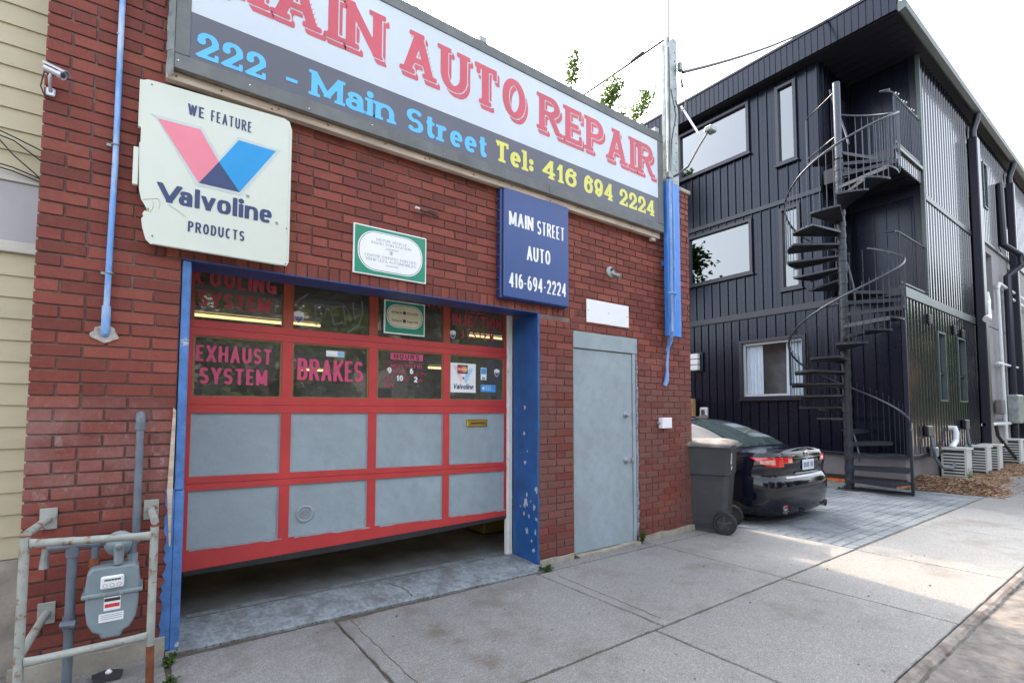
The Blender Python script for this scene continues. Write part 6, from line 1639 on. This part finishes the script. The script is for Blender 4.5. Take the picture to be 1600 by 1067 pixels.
bm = bmesh.new(); bm.from_mesh(body.data); bmesh.ops.remove_doubles(bm, verts=bm.verts, dist=.0008); bmesh.ops.recalc_face_normals(bm, faces=bm.faces); bm.to_mesh(body.data); bm.free()
body.data.polygons.foreach_set('use_smooth', [True]*len(body.data.polygons)); body.data.set_sharp_from_angle(angle=R(42))
# greenhouse: cross-sections along the car
gh = [(.52, .955, .60, .955, .0), (.72, 1.01, .60, 1.055, .02), (1.0, 1.05, .575, 1.17, .03), (1.25, 1.06, .56, 1.255, .035), (1.5, 1.065, .555, 1.315, .04), (1.9, 1.07, .555, 1.355, .04), (2.4, 1.07, .56, 1.360, .04), (2.8, 1.06, .57, 1.325, .035), (3.1, 1.03, .60, 1.19, .02), (3.45, .96, .64, .97, .0)]
gh = [(a[0], .93, a[2], a[3], a[4]) for a in gh]
def gh_at(y):
    ys2 = [g[0] for g in gh]
    def cm(k_):
        for i in range(len(gh)-1):
            if gh[i][0] <= y <= gh[i+1][0]:
                t = (y-gh[i][0])/(gh[i+1][0]-gh[i][0]); p = [gh[max(i-1, 0)][k_], gh[i][k_], gh[i+1][k_], gh[min(i+2, len(gh)-1)][k_]]
                return .5*((2*p[1])+(p[2]-p[0])*t+(2*p[0]-5*p[1]+4*p[2]-p[3])*t*t+(3*p[1]-p[0]-3*p[2]+p[3])*t**3)
        return gh[-1][k_]
    return cm(1), cm(2), cm(3), cm(4)
def gh_pt(y, u, off=0.0):
    """u 0 at the belt line, .55 at the roof rail, 1 at the centre"""
    zb, xr, zr, cr = gh_at(y); xb = .845 if y > .9 else .72+.125*(y-.5)/.4
    bz = lerp_tab([(.5, .945), (1.0, .93), (3.45, .90)], y)
    if u <= .5:
        f = u/.5; x = xb+(xr-xb)*f+.03*math.sin(math.pi*f); z = bz+(zr-bz)*(f**.92)
        nx, nz = .85, .5
    else:
        f = (u-.5)/.5; x = xr*(1-f**1.3); z = zr+cr*math.sin(f*math.pi/2); nx, nz = .3*(1-f), 1
    return Vector((x+nx*off, y, z+nz*off))
ysl = [.52+.0925*i for i in range(32)]; us = [0, .1, .2, .3, .4, .47, .5, .55, .62, .7, .8, .9, 1]
q = MB()
for s in (1, -1):
    vs = []
    for y in ysl:
        for u in us: p = gh_pt(min(y, 3.44), u); vs.append((cx0+s*p.x, cy0+p.y, cz0+p.z))
    m = len(us); q.add(vs, [(i*m+k_, (i+1)*m+k_, (i+1)*m+k_+1, i*m+k_+1) for i in range(len(ysl)-1) for k_ in range(m-1)])
g2 = q.build('cabin_roof', M['car_paint'], car)
bm = bmesh.new(); bm.from_mesh(g2.data); bmesh.ops.remove_doubles(bm, verts=bm.verts, dist=.0008); bmesh.ops.recalc_face_normals(bm, faces=bm.faces); bm.to_mesh(g2.data); bm.free()
g2.data.polygons.foreach_set('use_smooth', [True]*len(g2.data.polygons)); g2.data.set_sharp_from_angle(angle=R(50))
def patch(nm, m, fn, nu, nv, sides=(1, -1), off=.004):
    for s in sides:
        vs = []
        for i in range(nu+1):
            for j in range(nv+1):
                p = fn(i/nu, j/nv, off); vs.append((cx0+s*p.x, cy0+p.y, cz0+p.z))
        MB().add(vs, [(i*(nv+1)+j, (i+1)*(nv+1)+j, (i+1)*(nv+1)+j+1, i*(nv+1)+j+1) for i in range(nu) for j in range(nv)]).build(nm, m, car, smooth=True)
# rear screen spans both sides; each half is mirrored and welded
q = MB()
for s in (1, -1):
    vs = []
    for i in range(13):
        y = .60+(1.42-.60)*i/12
        for j in range(9):
            u0 = .53 if y > .75 else .53+.0; u = u0+(1-u0)*j/8; p = gh_pt(y, u, .004); vs.append((cx0+s*p.x*(1.0), cy0+p.y, cz0+p.z))
    q.add(vs, [(i*9+j, (i+1)*9+j, (i+1)*9+j+1, i*9+j+1) for i in range(12) for j in range(8)])
rs_ = q.build('rear_window', M['car_glass'], car, smooth=True)
patch('side_window', M['car_glass'], lambda a, b_, o: gh_pt(1.22+a*.83, (.08+.34*b_) if a > .2 else .08+.34*b_*(a/.2*.85+.15), o), 12, 4)
patch('side_window', M['car_glass'], lambda a, b_, o: gh_pt(2.12+a*.86, .08+.34*b_*(1 if a < .7 else 1-.6*(a-.7)/.3), o), 12, 4)
for yy in (1.20, ):
    patch('window_trim', M['chrome'], lambda a, b_, o: gh_pt(1.1+a*1.9, .055+.018*b_, o+.003), 20, 1)
patch('window_trim', M['chrome'], lambda a, b_, o: gh_pt(1.12+a*.75, .12+.31*min(1, a*1.35)+.012*b_, o+.003), 14, 1)
def sp(i_f, z, off):
    i0 = int(i_f); f = i_f-i0; p = body_pt(min(i0, NS-1), z, off).lerp(body_pt(min(i0+1, NS-1), z, off), f); p.z = zf(i0, z); return p
# tail lamps wrap the corner: outer lens on the body, inner on the boot lid
def tail(a, b_, o):   # a along, b up ; pointed outer tip
    i_f = 8.4+a*11.0; zt = .895-.0*a; zb = .775+.05*max(0, a-.35)/.65; hi = .89+.0*a; lo = zb+(hi-zb)*(max(0, a-.55)/.45)**1.6*.85
    return sp(i_f, lo+(hi-lo)*b_, o)
patch('tail_light', M['tail_red'], tail, 24, 5, off=.012)
def tailc(a, b_, o):
    lo = .80+.015*a; return sp(11.5+a*5.0, lo+(.865-lo)*b_*(1-.25*a), o)
patch('tail_reflector', M['tail_clear'], tailc, 8, 3, off=.016)
patch('boot_light', M['tail_red'], lambda a, b_, o: sp(5.2+a*3.0, .815+.075*b_, o), 6, 3, off=.012)
patch('boot_reflector', M['tail_clear'], lambda a, b_, o: sp(5.6+a*1.3, .822+.05*b_, o), 3, 2, off=.016)
patch('rear_reflector', M['tail_red'], lambda a, b_, o: sp(7.4+a*1.6, .29+.018*b_, o), 4, 1, off=.004)
def fullx(nm, m, i1, z0, z1, off, th=.0):
    patch(nm, m, lambda a, b_, o: sp(a*i1, z0+(z1-z0)*b_, o), 8, 1, off=off)
fullx('chrome_bar', M['chrome'], 5.0, .868, .884, .016)
fullx('plate_recess', M['rubber'], 4.0, .70, .866, .003)
fullx('boot_handle', M['chrome'], 4.3, .672, .692, .016)
fullx('spoiler_lip', M['car_paint'], 8.0, .925, .955, .008)
fullx('bumper_shelf', M['steel'], 7.5, .628, .648, .004)
P0 = sp(0, .78, .010)
MB().cbox(cx0-.155, cx0+.155, cy0+P0.y-.006, cy0+P0.y+.004, cz0+.715, cz0+.845, .002).build('licence_plate', M['plate'], car)
for i_ in range(7):
    if i_ != 4: MB().box(cx0-.125+.037*i_, cx0-.105+.037*i_, cy0+P0.y-.0072, cy0+P0.y-.0062, cz0+.748, cz0+.812).build('plate_mark', M['ink_navy'], car)
text('badge_lettering', 'ACURA', cx0-.47, cx0-.30, cz0+.892, cz0+.918, cy0+sp(4, .90, 0).y-.004, M['chrome'], car, w=.2, con=.8, gap=.25, cells=10)
q = MB().tube([(cx0+.045*math.cos(R(a)), cy0+sp(0, .90, 0).y-.008, cz0+.905+.050*math.sin(R(a))) for a in range(0, 361, 24)], .006, 6, cap=False)
q.bar((cx0-.012, cy0+sp(0, .9, 0).y-.01, cz0+.87), (cx0-.02, cy0+sp(0, .9, 0).y-.01, cz0+.945), .008).bar((cx0+.012, cy0+sp(0, .9, 0).y-.01, cz0+.87), (cx0+.02, cy0+sp(0, .9, 0).y-.01, cz0+.945), .008)
q.bar((cx0-.03, cy0+sp(0, .9, 0).y-.01, cz0+.895), (cx0+.03, cy0+sp(0, .9, 0).y-.01, cz0+.895), .008)
q.build('round_badge', M['chrome'], car)
for s in (-1, 1):
    MB().tube([(cx0+s*.52, cy0+.04, cz0+.235), (cx0+s*.52, cy0+.35, cz0+.24)], .048, 14, cap=False).build('exhaust', M['chrome'], car, smooth=True)
    MB().tube([(cx0+s*.52, cy0+.09, cz0+.236), (cx0+s*.52, cy0+.30, cz0+.24)], .040, 14).build('exhaust_inner', M['rubber'], car)
MB().tube([(cx0-.12, cy0+.10, cz0+.19), (cx0-.12, cy0+.03, cz0+.185), (cx0-.05, cy0+.02, cz0+.18), (cx0-.05, cy0+.1, cz0+.19)], .012, 8).build('tow_hook', M['rubber'], car)
MB().add([(cx0-.025, cy0+1.45, cz0+1.352), (cx0+.025, cy0+1.45, cz0+1.352), (cx0+.03, cy0+1.66, cz0+1.375), (cx0-.03, cy0+1.66, cz0+1.375), (cx0, cy0+1.47, cz0+1.41), (cx0, cy0+1.50, cz0+1.42)], [(0, 1, 4), (1, 2, 5, 4), (0, 4, 5, 3), (2, 3, 5)]).build('roof_fin', M['rubber'], car)
MB().bar((cx0+.3, cy0+.95, cz0+1.21), (cx0-.15, cy0+.8, cz0+1.17), .006, .003).build('window_wire', M['galv'], car)
for y in (.98, 3.68):
    for s in (-1, 1):
        w = thing_w = MB().lathe([(.20, -.10), (.315, -.10), (.325, -.08), (.325, .08), (.315, .10), (.20, .10)], (cx0+s*.80, cy0+y, cz0+.375), 'x', 28).build('wheel', M['tyre'], car, smooth=True)
        MB().lathe([(.20, 0), (.205, s*.012), (.18, s*.010), (.16, -s*.02), (.05, -s*.01), (0, 0)], (cx0+s*.895, cy0+y, cz0+.375), 'x', 24).build('rim', M['rim'], w, smooth=True)
        ar = MB()
        for i in range(14):
            a, b_ = R(13*i), R(13*(i+1)); pa = [(cx0+s*.924, cy0+y+r*math.cos(t_), cz0+.36+r*math.sin(t_)) for t_ in (a, b_) for r in (.345, .395)]
            ar.add(pa, [(0, 1, 3, 2)])
        ar.build('wheel_arch', M['rubber'], car)
for s in (-1, 1):
    MB().cbox(cx0+s*.93-.08, cx0+s*.93+.08, cy0+2.95, cy0+3.03, cz0+.93, cz0+1.05, .02).build('door_mirror', M['car_paint'], car)

# ------------------------------------------------------------ wheelie bin
M['bin'] = mat('dark_grey_bin_plastic', (.030, .032, .036), .5, var=.1, vscale=3, bump=.15, bscale=60, dirt=(.10, .10, .10), dirt_amt=.4, dirt_scale=2)
M['bin_lid'] = mat('pale_dusty_bin_lid', (.11, .10, .092), .5, var=.2, dirt=(.32, .30, .27), dirt_amt=.8, dirt_scale=2.5)
bn = thing('wheelie_bin', 'dark grey two-wheeled garbage bin standing by brick corner in front of the car', 'garbage bin', (5.60, .08, 0), rz=0)
# local frame: u from the hinge (street) side to the front, v across
ang = R(112); ud = Vector((math.cos(ang), math.sin(ang), 0)); vd = Vector((ud.y, -ud.x, 0)); o0 = Vector((5.60, -.34, 0))+vd*.12
def bp(u, v, z): return tuple(o0+ud*u+vd*v+Vector((0, 0, z)))
def bring(z, u0, u1, hw, ch=.05):
    pts = [(u0+ch, -hw), (u1-ch, -hw), (u1, -hw+ch), (u1, hw-ch), (u1-ch, hw), (u0+ch, hw), (u0, hw-ch), (u0, -hw+ch)]
    return [bp(u, v, z) for u, v in pts]
q = MB(); lv = [(.03, .06, .58, .225), (.10, .05, .60, .235), (.22, .045, .62, .24), (.60, .015, .68, .262), (.66, .01, .69, .268), (.665, -.005, .70, .282), (.88, -.01, .73, .295), (.94, -.02, .74, .30), (.985, -.025, .75, .305)]
rings = [bring(*l_) for l_ in lv]; vs = [p for r in rings for p in r]
q.add(vs, [(i*8+j, i*8+(j+1) % 8, (i+1)*8+(j+1) % 8, (i+1)*8+j) for i in range(len(lv)-1) for j in range(8)]+[tuple(range(8))[::-1], tuple(range((len(lv)-1)*8, len(lv)*8))])
bo = q.build('bin_body', M['bin'], bn); bv = bo.modifiers.new('round', 'BEVEL'); bv.width = .012; bv.segments = 2; bv.angle_limit = R(25)
q = MB(); ll = [(.986, -.05, .77, .325), (1.02, -.05, .77, .325), (1.045, -.03, .74, .30), (1.075, .06, .64, .20)]
rings = [bring(*l_, .04) for l_ in ll]; vs = [p for r in rings for p in r]
q.add(vs, [(i*8+j, i*8+(j+1) % 8, (i+1)*8+(j+1) % 8, (i+1)*8+j) for i in range(len(ll)-1) for j in range(8)]+[tuple(range(8))[::-1], tuple(range((len(ll)-1)*8, len(ll)*8))])
lo = q.build('bin_lid', M['bin_lid'], bn); bv = lo.modifiers.new('round', 'BEVEL'); bv.width = .010; bv.segments = 2; bv.angle_limit = R(20)
MB().tube([bp(-.07, -.28, 1.0), bp(-.07, .28, 1.0)], .018, 10).build('bin_handle', M['bin'], bn)
for s in (-.28, -.1, .1, .28): MB().bar(bp(-.07, s, 1.0), bp(.02, s, .985), .03, .05).build('handle_bracket', M['bin'], bn)
# wheel recess on the side seen, wheels with spokes and axle
for s in (-1, 1):
    W_c = Vector(bp(.06, s*.272, .125)); ax = vd*s
    q = MB(); n = 22
    for (r, h) in ((.085, -.03), (.118, -.03), (.125, -.02), (.125, .02), (.118, .03), (.092, .03), (.088, .012)):
        for j in range(n):
            t_ = 2*math.pi*j/n; q.v.append(tuple(W_c+ax*h+ud*(r*math.cos(t_))+Vector((0, 0, r*math.sin(t_)))))
    for i in range(6):
        for j in range(n): q.f.append((i*n+j, i*n+(j+1) % n, (i+1)*n+(j+1) % n, (i+1)*n+j)); q.mi.append(0)
    wo_ = q.build('bin_wheel', M['tyre'], bn, smooth=True)
    MB().tube([W_c-ax*.02, W_c+ax*.006], .088, 22).build('wheel_disc', M['rubber'], wo_)
    q = MB()
    for k_ in range(5):
        a = 2*math.pi*k_/5+.3; q.bar(W_c+ax*.014, W_c+ax*.014+ud*(.086*math.cos(a))+Vector((0, 0, .086*math.sin(a))), .026, .022, tuple(ax))
    q.tube([W_c, W_c+ax*.030], .024, 14); q.build('wheel_spokes', M['bin'], wo_)
    for j in range(24):
        a = 2*math.pi*j/24; MB().bar(W_c-ax*.026+ud*(.127*math.cos(a))+Vector((0, 0, .127*math.sin(a))), W_c+ax*.026+ud*(.127*math.cos(a))+Vector((0, 0, .127*math.sin(a))), .014, .006, (math.cos(a)*ud.x, math.cos(a)*ud.y, math.sin(a))).build('tread_lug', M['tyre'], wo_)
MB().cyl(bp(.06, -.27, .125), bp(.06, .27, .125), .014, 8).build('bin_axle', M['steel'], bn)
MB().bar(bp(.10, -.20, .03), bp(.58, -.20, .03), .05, .05).build('bin_foot', M['bin'], bn)
q = MB()   # pale rim line and moulded side panel
q.add([bp(.16, -.2495, .20), bp(.60, -.250, .20), bp(.64, -.266, .60), bp(.10, -.266, .60)], [(0, 1, 2, 3)]); q.build('side_moulding', M['bin'], bn)
for z0, z1 in ((.80, .92), (.735, .775)):
    q = MB().add([bp(-.013, -.245, z0), bp(-.013, -.17, z0), bp(-.020, -.17, z1), bp(-.020, -.245, z1)], [(0, 1, 2, 3)])
    q.build('address_sticker', M['white_vinyl'], bn)
q = MB().add([bp(-.0215, -.235, .83), bp(-.0215, -.225, .83), bp(-.0225, -.225, .905), bp(-.0225, -.235, .905)], [(0, 1, 2, 3)])
q.add([bp(-.0215, -.20, .83), bp(-.0215, -.19, .83), bp(-.0225, -.19, .905), bp(-.0225, -.20, .905)], [(0, 1, 2, 3)]); q.build('sticker_mark', M['rubber'], bn)

# ------------------------------------------------------------ plants
def leafmat(name, c):
    k = NT(name); b = k.b; out = [n for n in k.t.nodes if n.type == 'OUTPUT_MATERIAL'][0]
    f = k.ramp(k.noise(k.pos(), 3, 4), .3, .7, .7, 1.35); base = k.n('ShaderNodeRGB'); base.outputs[0].default_value = (*c, 1)
    vm = k.n('ShaderNodeVectorMath', operation='SCALE'); k.l(base.outputs[0], vm.inputs[0]); k.l(f, vm.inputs['Scale'])
    k.l(vm.outputs[0], b.inputs['Base Color']); b.inputs['Roughness'].default_value = .5
    tr = k.n('ShaderNodeBsdfTranslucent'); k.l(vm.outputs[0], tr.inputs[0])
    mx = k.n('ShaderNodeMixShader'); mx.inputs[0].default_value = .45; k.l(b.outputs[0], mx.inputs[1]); k.l(tr.outputs[0], mx.inputs[2]); k.l(mx.outputs[0], out.inputs['Surface'])
    return k.m
M['leaf'] = leafmat('fresh_green_leaf', (.065, .11, .026))
M['leaf_dark'] = leafmat('mid_green_leaf', (.055, .105, .016))
M['bark'] = mat('grey_brown_bark', (.10, .08, .06), .9, var=.3, bump=.8)
def leaf(q, p, s, r, droop=0):
    a = r.uniform(0, 6.28); e = r.uniform(-.7, .9); d = Vector((math.cos(a)*math.cos(e), math.sin(a)*math.cos(e), math.sin(e)-droop)).normalized()
    w = d.cross(Vector((r.uniform(-1, 1), r.uniform(-1, 1), 1))).normalized()*(s*.33); p = Vector(p); m = p+d*s*.5+Vector((0, 0, s*.06))
    q.v += [tuple(p), tuple(m-w), tuple(p+d*s), tuple(m+w)]; k_ = len(q.v)-4; q.f.append((k_, k_+1, k_+2, k_+3)); q.mi.append(0)
def weed(x, y, z, h, n, label, sd, sp_=.05):
    r = random.Random(sd); t = thing('weed', label, 'weed', (x, y, z)); q = MB(); st_ = MB()
    for k_ in range(max(4, n//14)):
        a = r.uniform(0, 6.28); top = Vector((x+sp_*r.uniform(-1, 1), y-abs(sp_*r.uniform(0, .8)), z+h*r.uniform(.4, 1)))
        st_.tube([(x+r.uniform(-.3, .3)*sp_, y, z), tuple(top)], .0018, 4)
        for i in range(14):
            f = r.uniform(.15, 1); leaf(q, Vector((x, y, z)).lerp(top, f)+Vector((r.uniform(-.012, .012),)*3), r.uniform(.014, .028), r)
    st_.build('stem', M['leaf'], t); q.build('leaves', M['leaf'], t)
weed(2.93, -.11, .0, .05, 170, 'green weed at the foot of the blue reveal, right end of the garage apron', 1, .09)
weed(4.36, -.03, .01, .17, 240, 'taller green weed growing at the foot of the grey door frame', 2, .05)
weed(.185, -.16, .0, .08, 120, 'small weed in the crack below the blue door post', 3, .035)
weed(.18, -.42, .0, .05, 80, 'tiny weed in the slab joint near the front post of the meter guard', 4, .03)
weed(-.56, -.05, .0, .07, 120, 'weed in the corner between the cream house and the brick wall', 5, .05)
weed(13.3, -.85, .02, .30, 170, 'leafy green weed beside the leftmost air conditioner', 6, .12)

def tree(x, y, h, crown, label, sd, nl, ls, group, tr=.16, clumps=46, flat=.75, leafm='leaf_dark', zlow=.32):
    r = random.Random(sd); t = thing('leafy_tree', label, 'tree', (x, y, 0), group)
    tk = MB(); top = Vector((x+r.uniform(-.3, .3), y+r.uniform(-.3, .3), h*.62))
    tk.tube([(x, y, -.2), (x+.05, y, h*.2), tuple(Vector((x, y, 0)).lerp(top, .6)+Vector((.1, 0, 0))), tuple(top)], [tr*1.3, tr, tr*.75, tr*.4], 10)
    cl = []
    for k_ in range(clumps):
        while True:
            v = Vector((r.uniform(-1, 1), r.uniform(-1, 1), r.uniform(-1, 1)))
            if .25 < v.length < 1: break
        c = Vector((x+v.x*crown, y+v.y*crown, h*(1+zlow)/2+v.z*h*(1-zlow)/2*1.0)); cl.append((c, r.uniform(.16, .34)*crown*flat))
        b0 = Vector((x, y, h*r.uniform(.25, .55)))
        tk.tube([tuple(b0), tuple(b0.lerp(c, .5)+Vector((0, 0, .2))), tuple(c)], [tr*.32, tr*.2, tr*.06], 5)
    tk.build('trunk', M['bark'], t)
    q = MB()
    for i in range(nl):
        c, s = cl[r.randrange(len(cl))]; v = Vector((r.gauss(0, 1), r.gauss(0, 1), r.gauss(0, .8)))*s*.55
        leaf(q, c+v, ls*r.uniform(.6, 1.3), r, .2)
    me = bpy.data.meshes.new('crown'); me.from_pydata(q.v, [], q.f); me.materials.append(M[leafm]); link('crown', me, t)
gb = 'trees standing behind the repair shop'
tree(9.9, 7.6, 11.2, 2.35, 'tall leafy tree at the back end of the driveway, behind the parked car', 11, 26000, .20, gb, clumps=90, zlow=.2)
tree(4.6, 16.0, 11.5, 2.4, 'smaller leafy tree standing behind the roof of the repair shop', 12, 7000, .16, gb)
for i_, (pts, lb, n, sp_) in enumerate((
        ([(3.80, .46, 3.9), (3.82, .45, 4.6), (3.83, .45, 5.13), (3.88, .45, 5.50)], 'thin leafy shoot on the roof behind the sign, leftmost of the tall ones', 190, .035),
        ([(4.30, .46, 3.9), (4.33, .45, 4.6), (4.37, .45, 5.08), (4.61, .45, 5.44)], 'bushy bright green shoot rising behind the sign left of the steel mast', 420, .055),
        ([(4.62, .46, 3.9), (4.66, .45, 4.7), (4.68, .45, 5.12)], 'short leafy shoot drooping behind the sign between the two bushier ones', 150, .04),
        ([(4.90, .46, 3.9), (4.90, .45, 4.6), (4.93, .45, 5.12), (5.19, .45, 5.54)], 'leafy shoot rising behind the sign right beside the steel mast', 300, .05),
        ([(1.84, .46, 3.9), (1.86, .45, 4.7), (1.90, .45, 5.10)], 'small faint shoot above the top edge of the sign near the photo top', 60, .03))):
    r = random.Random(60+i_); t = thing('roof_sapling', lb, 'plant', pts[0]); MB().tube(pts, [.008]+[.005]*(len(pts)-2)+[.002], 5).build('stem', M['bark'], t); q = MB()
    for i in range(int(n*2.6)):
        k_ = len(pts)-2 if r.random() < .65 else r.randrange(max(1, len(pts)-2)); f = r.random(); p = Vector(pts[k_]).lerp(Vector(pts[k_+1]), f)
        leaf(q, p+Vector((r.gauss(0, sp_), r.gauss(0, sp_), r.gauss(0, sp_))), .042*r.uniform(.6, 1.3), r, .1)
    q.build('leaves', M['leaf'], t)
gr = 'street trees across the road'
for i, (x, y, h, c) in enumerate(((-6, -15, 8, 3.8), (3.5, -15, 8.5, 4.2), (12.5, -15, 8, 3.8), (22, -15.5, 9, 3.6), (31, -15, 8.5, 3.4), (43, -10, 9, 4.0), (54, -11, 10, 4.6), (67, -12, 10, 5.0))):
    tree(x, y, h, c, ['leafy street tree far left across the road', 'leafy street tree opposite the repair shop', 'leafy street tree opposite the driveway', 'leafy street tree opposite the black building', 'leafy street tree right of the one opposite the black building', 'leafy street tree far down the road, nearest of the last three', 'leafy street tree far down the road, middle of the last three', 'leafy street tree furthest away down the road'][i], 30+i, 9000, .42 if i < 5 else .5, gr, tr=.2, clumps=70, zlow=.06, leafm='leaf')
for i, (x0, x1, h, c) in enumerate(((-12, -3, 6.5, (.30, .20, .14)), (-1.5, 7, 7.5, (.34, .32, .29)), (9, 17.5, 6.8, (.15, .13, .11)))):
    t = thing('row_house', ['brown house at far left across the road', 'pale grey house opposite the repair shop', 'dull brown house opposite the driveway'][i], 'house', ((x0+x1)/2, -24, 0))
    m = mat('house_front_%s' % 'abc'[i], c, .8, var=.15)
    MB().box(x0, x1, -30, -22, -.2, h).build('wall', m, t)
    MB().prism([(x0-.3, h+.01), (x1+.3, h+.01), ((x0+x1)/2, h+2.4)], -30.3, -21.6).build('roof', M['clad_trim'], t)
    for k_ in range(3):
        for z in (1.2, 4.2): MB().box(x0+.9+2.7*k_, x0+2.2+2.7*k_, -22.0, -21.93, z, z+1.5).build('window', M['mirror_pane'], t)
struct(raw('far_sidewalk', [(-60, -13.5, -.02), (90, -13.5, -.02), (90, -11.5, -.02), (-60, -11.5, -.02)], [(0, 1, 2, 3)], M['concrete']))
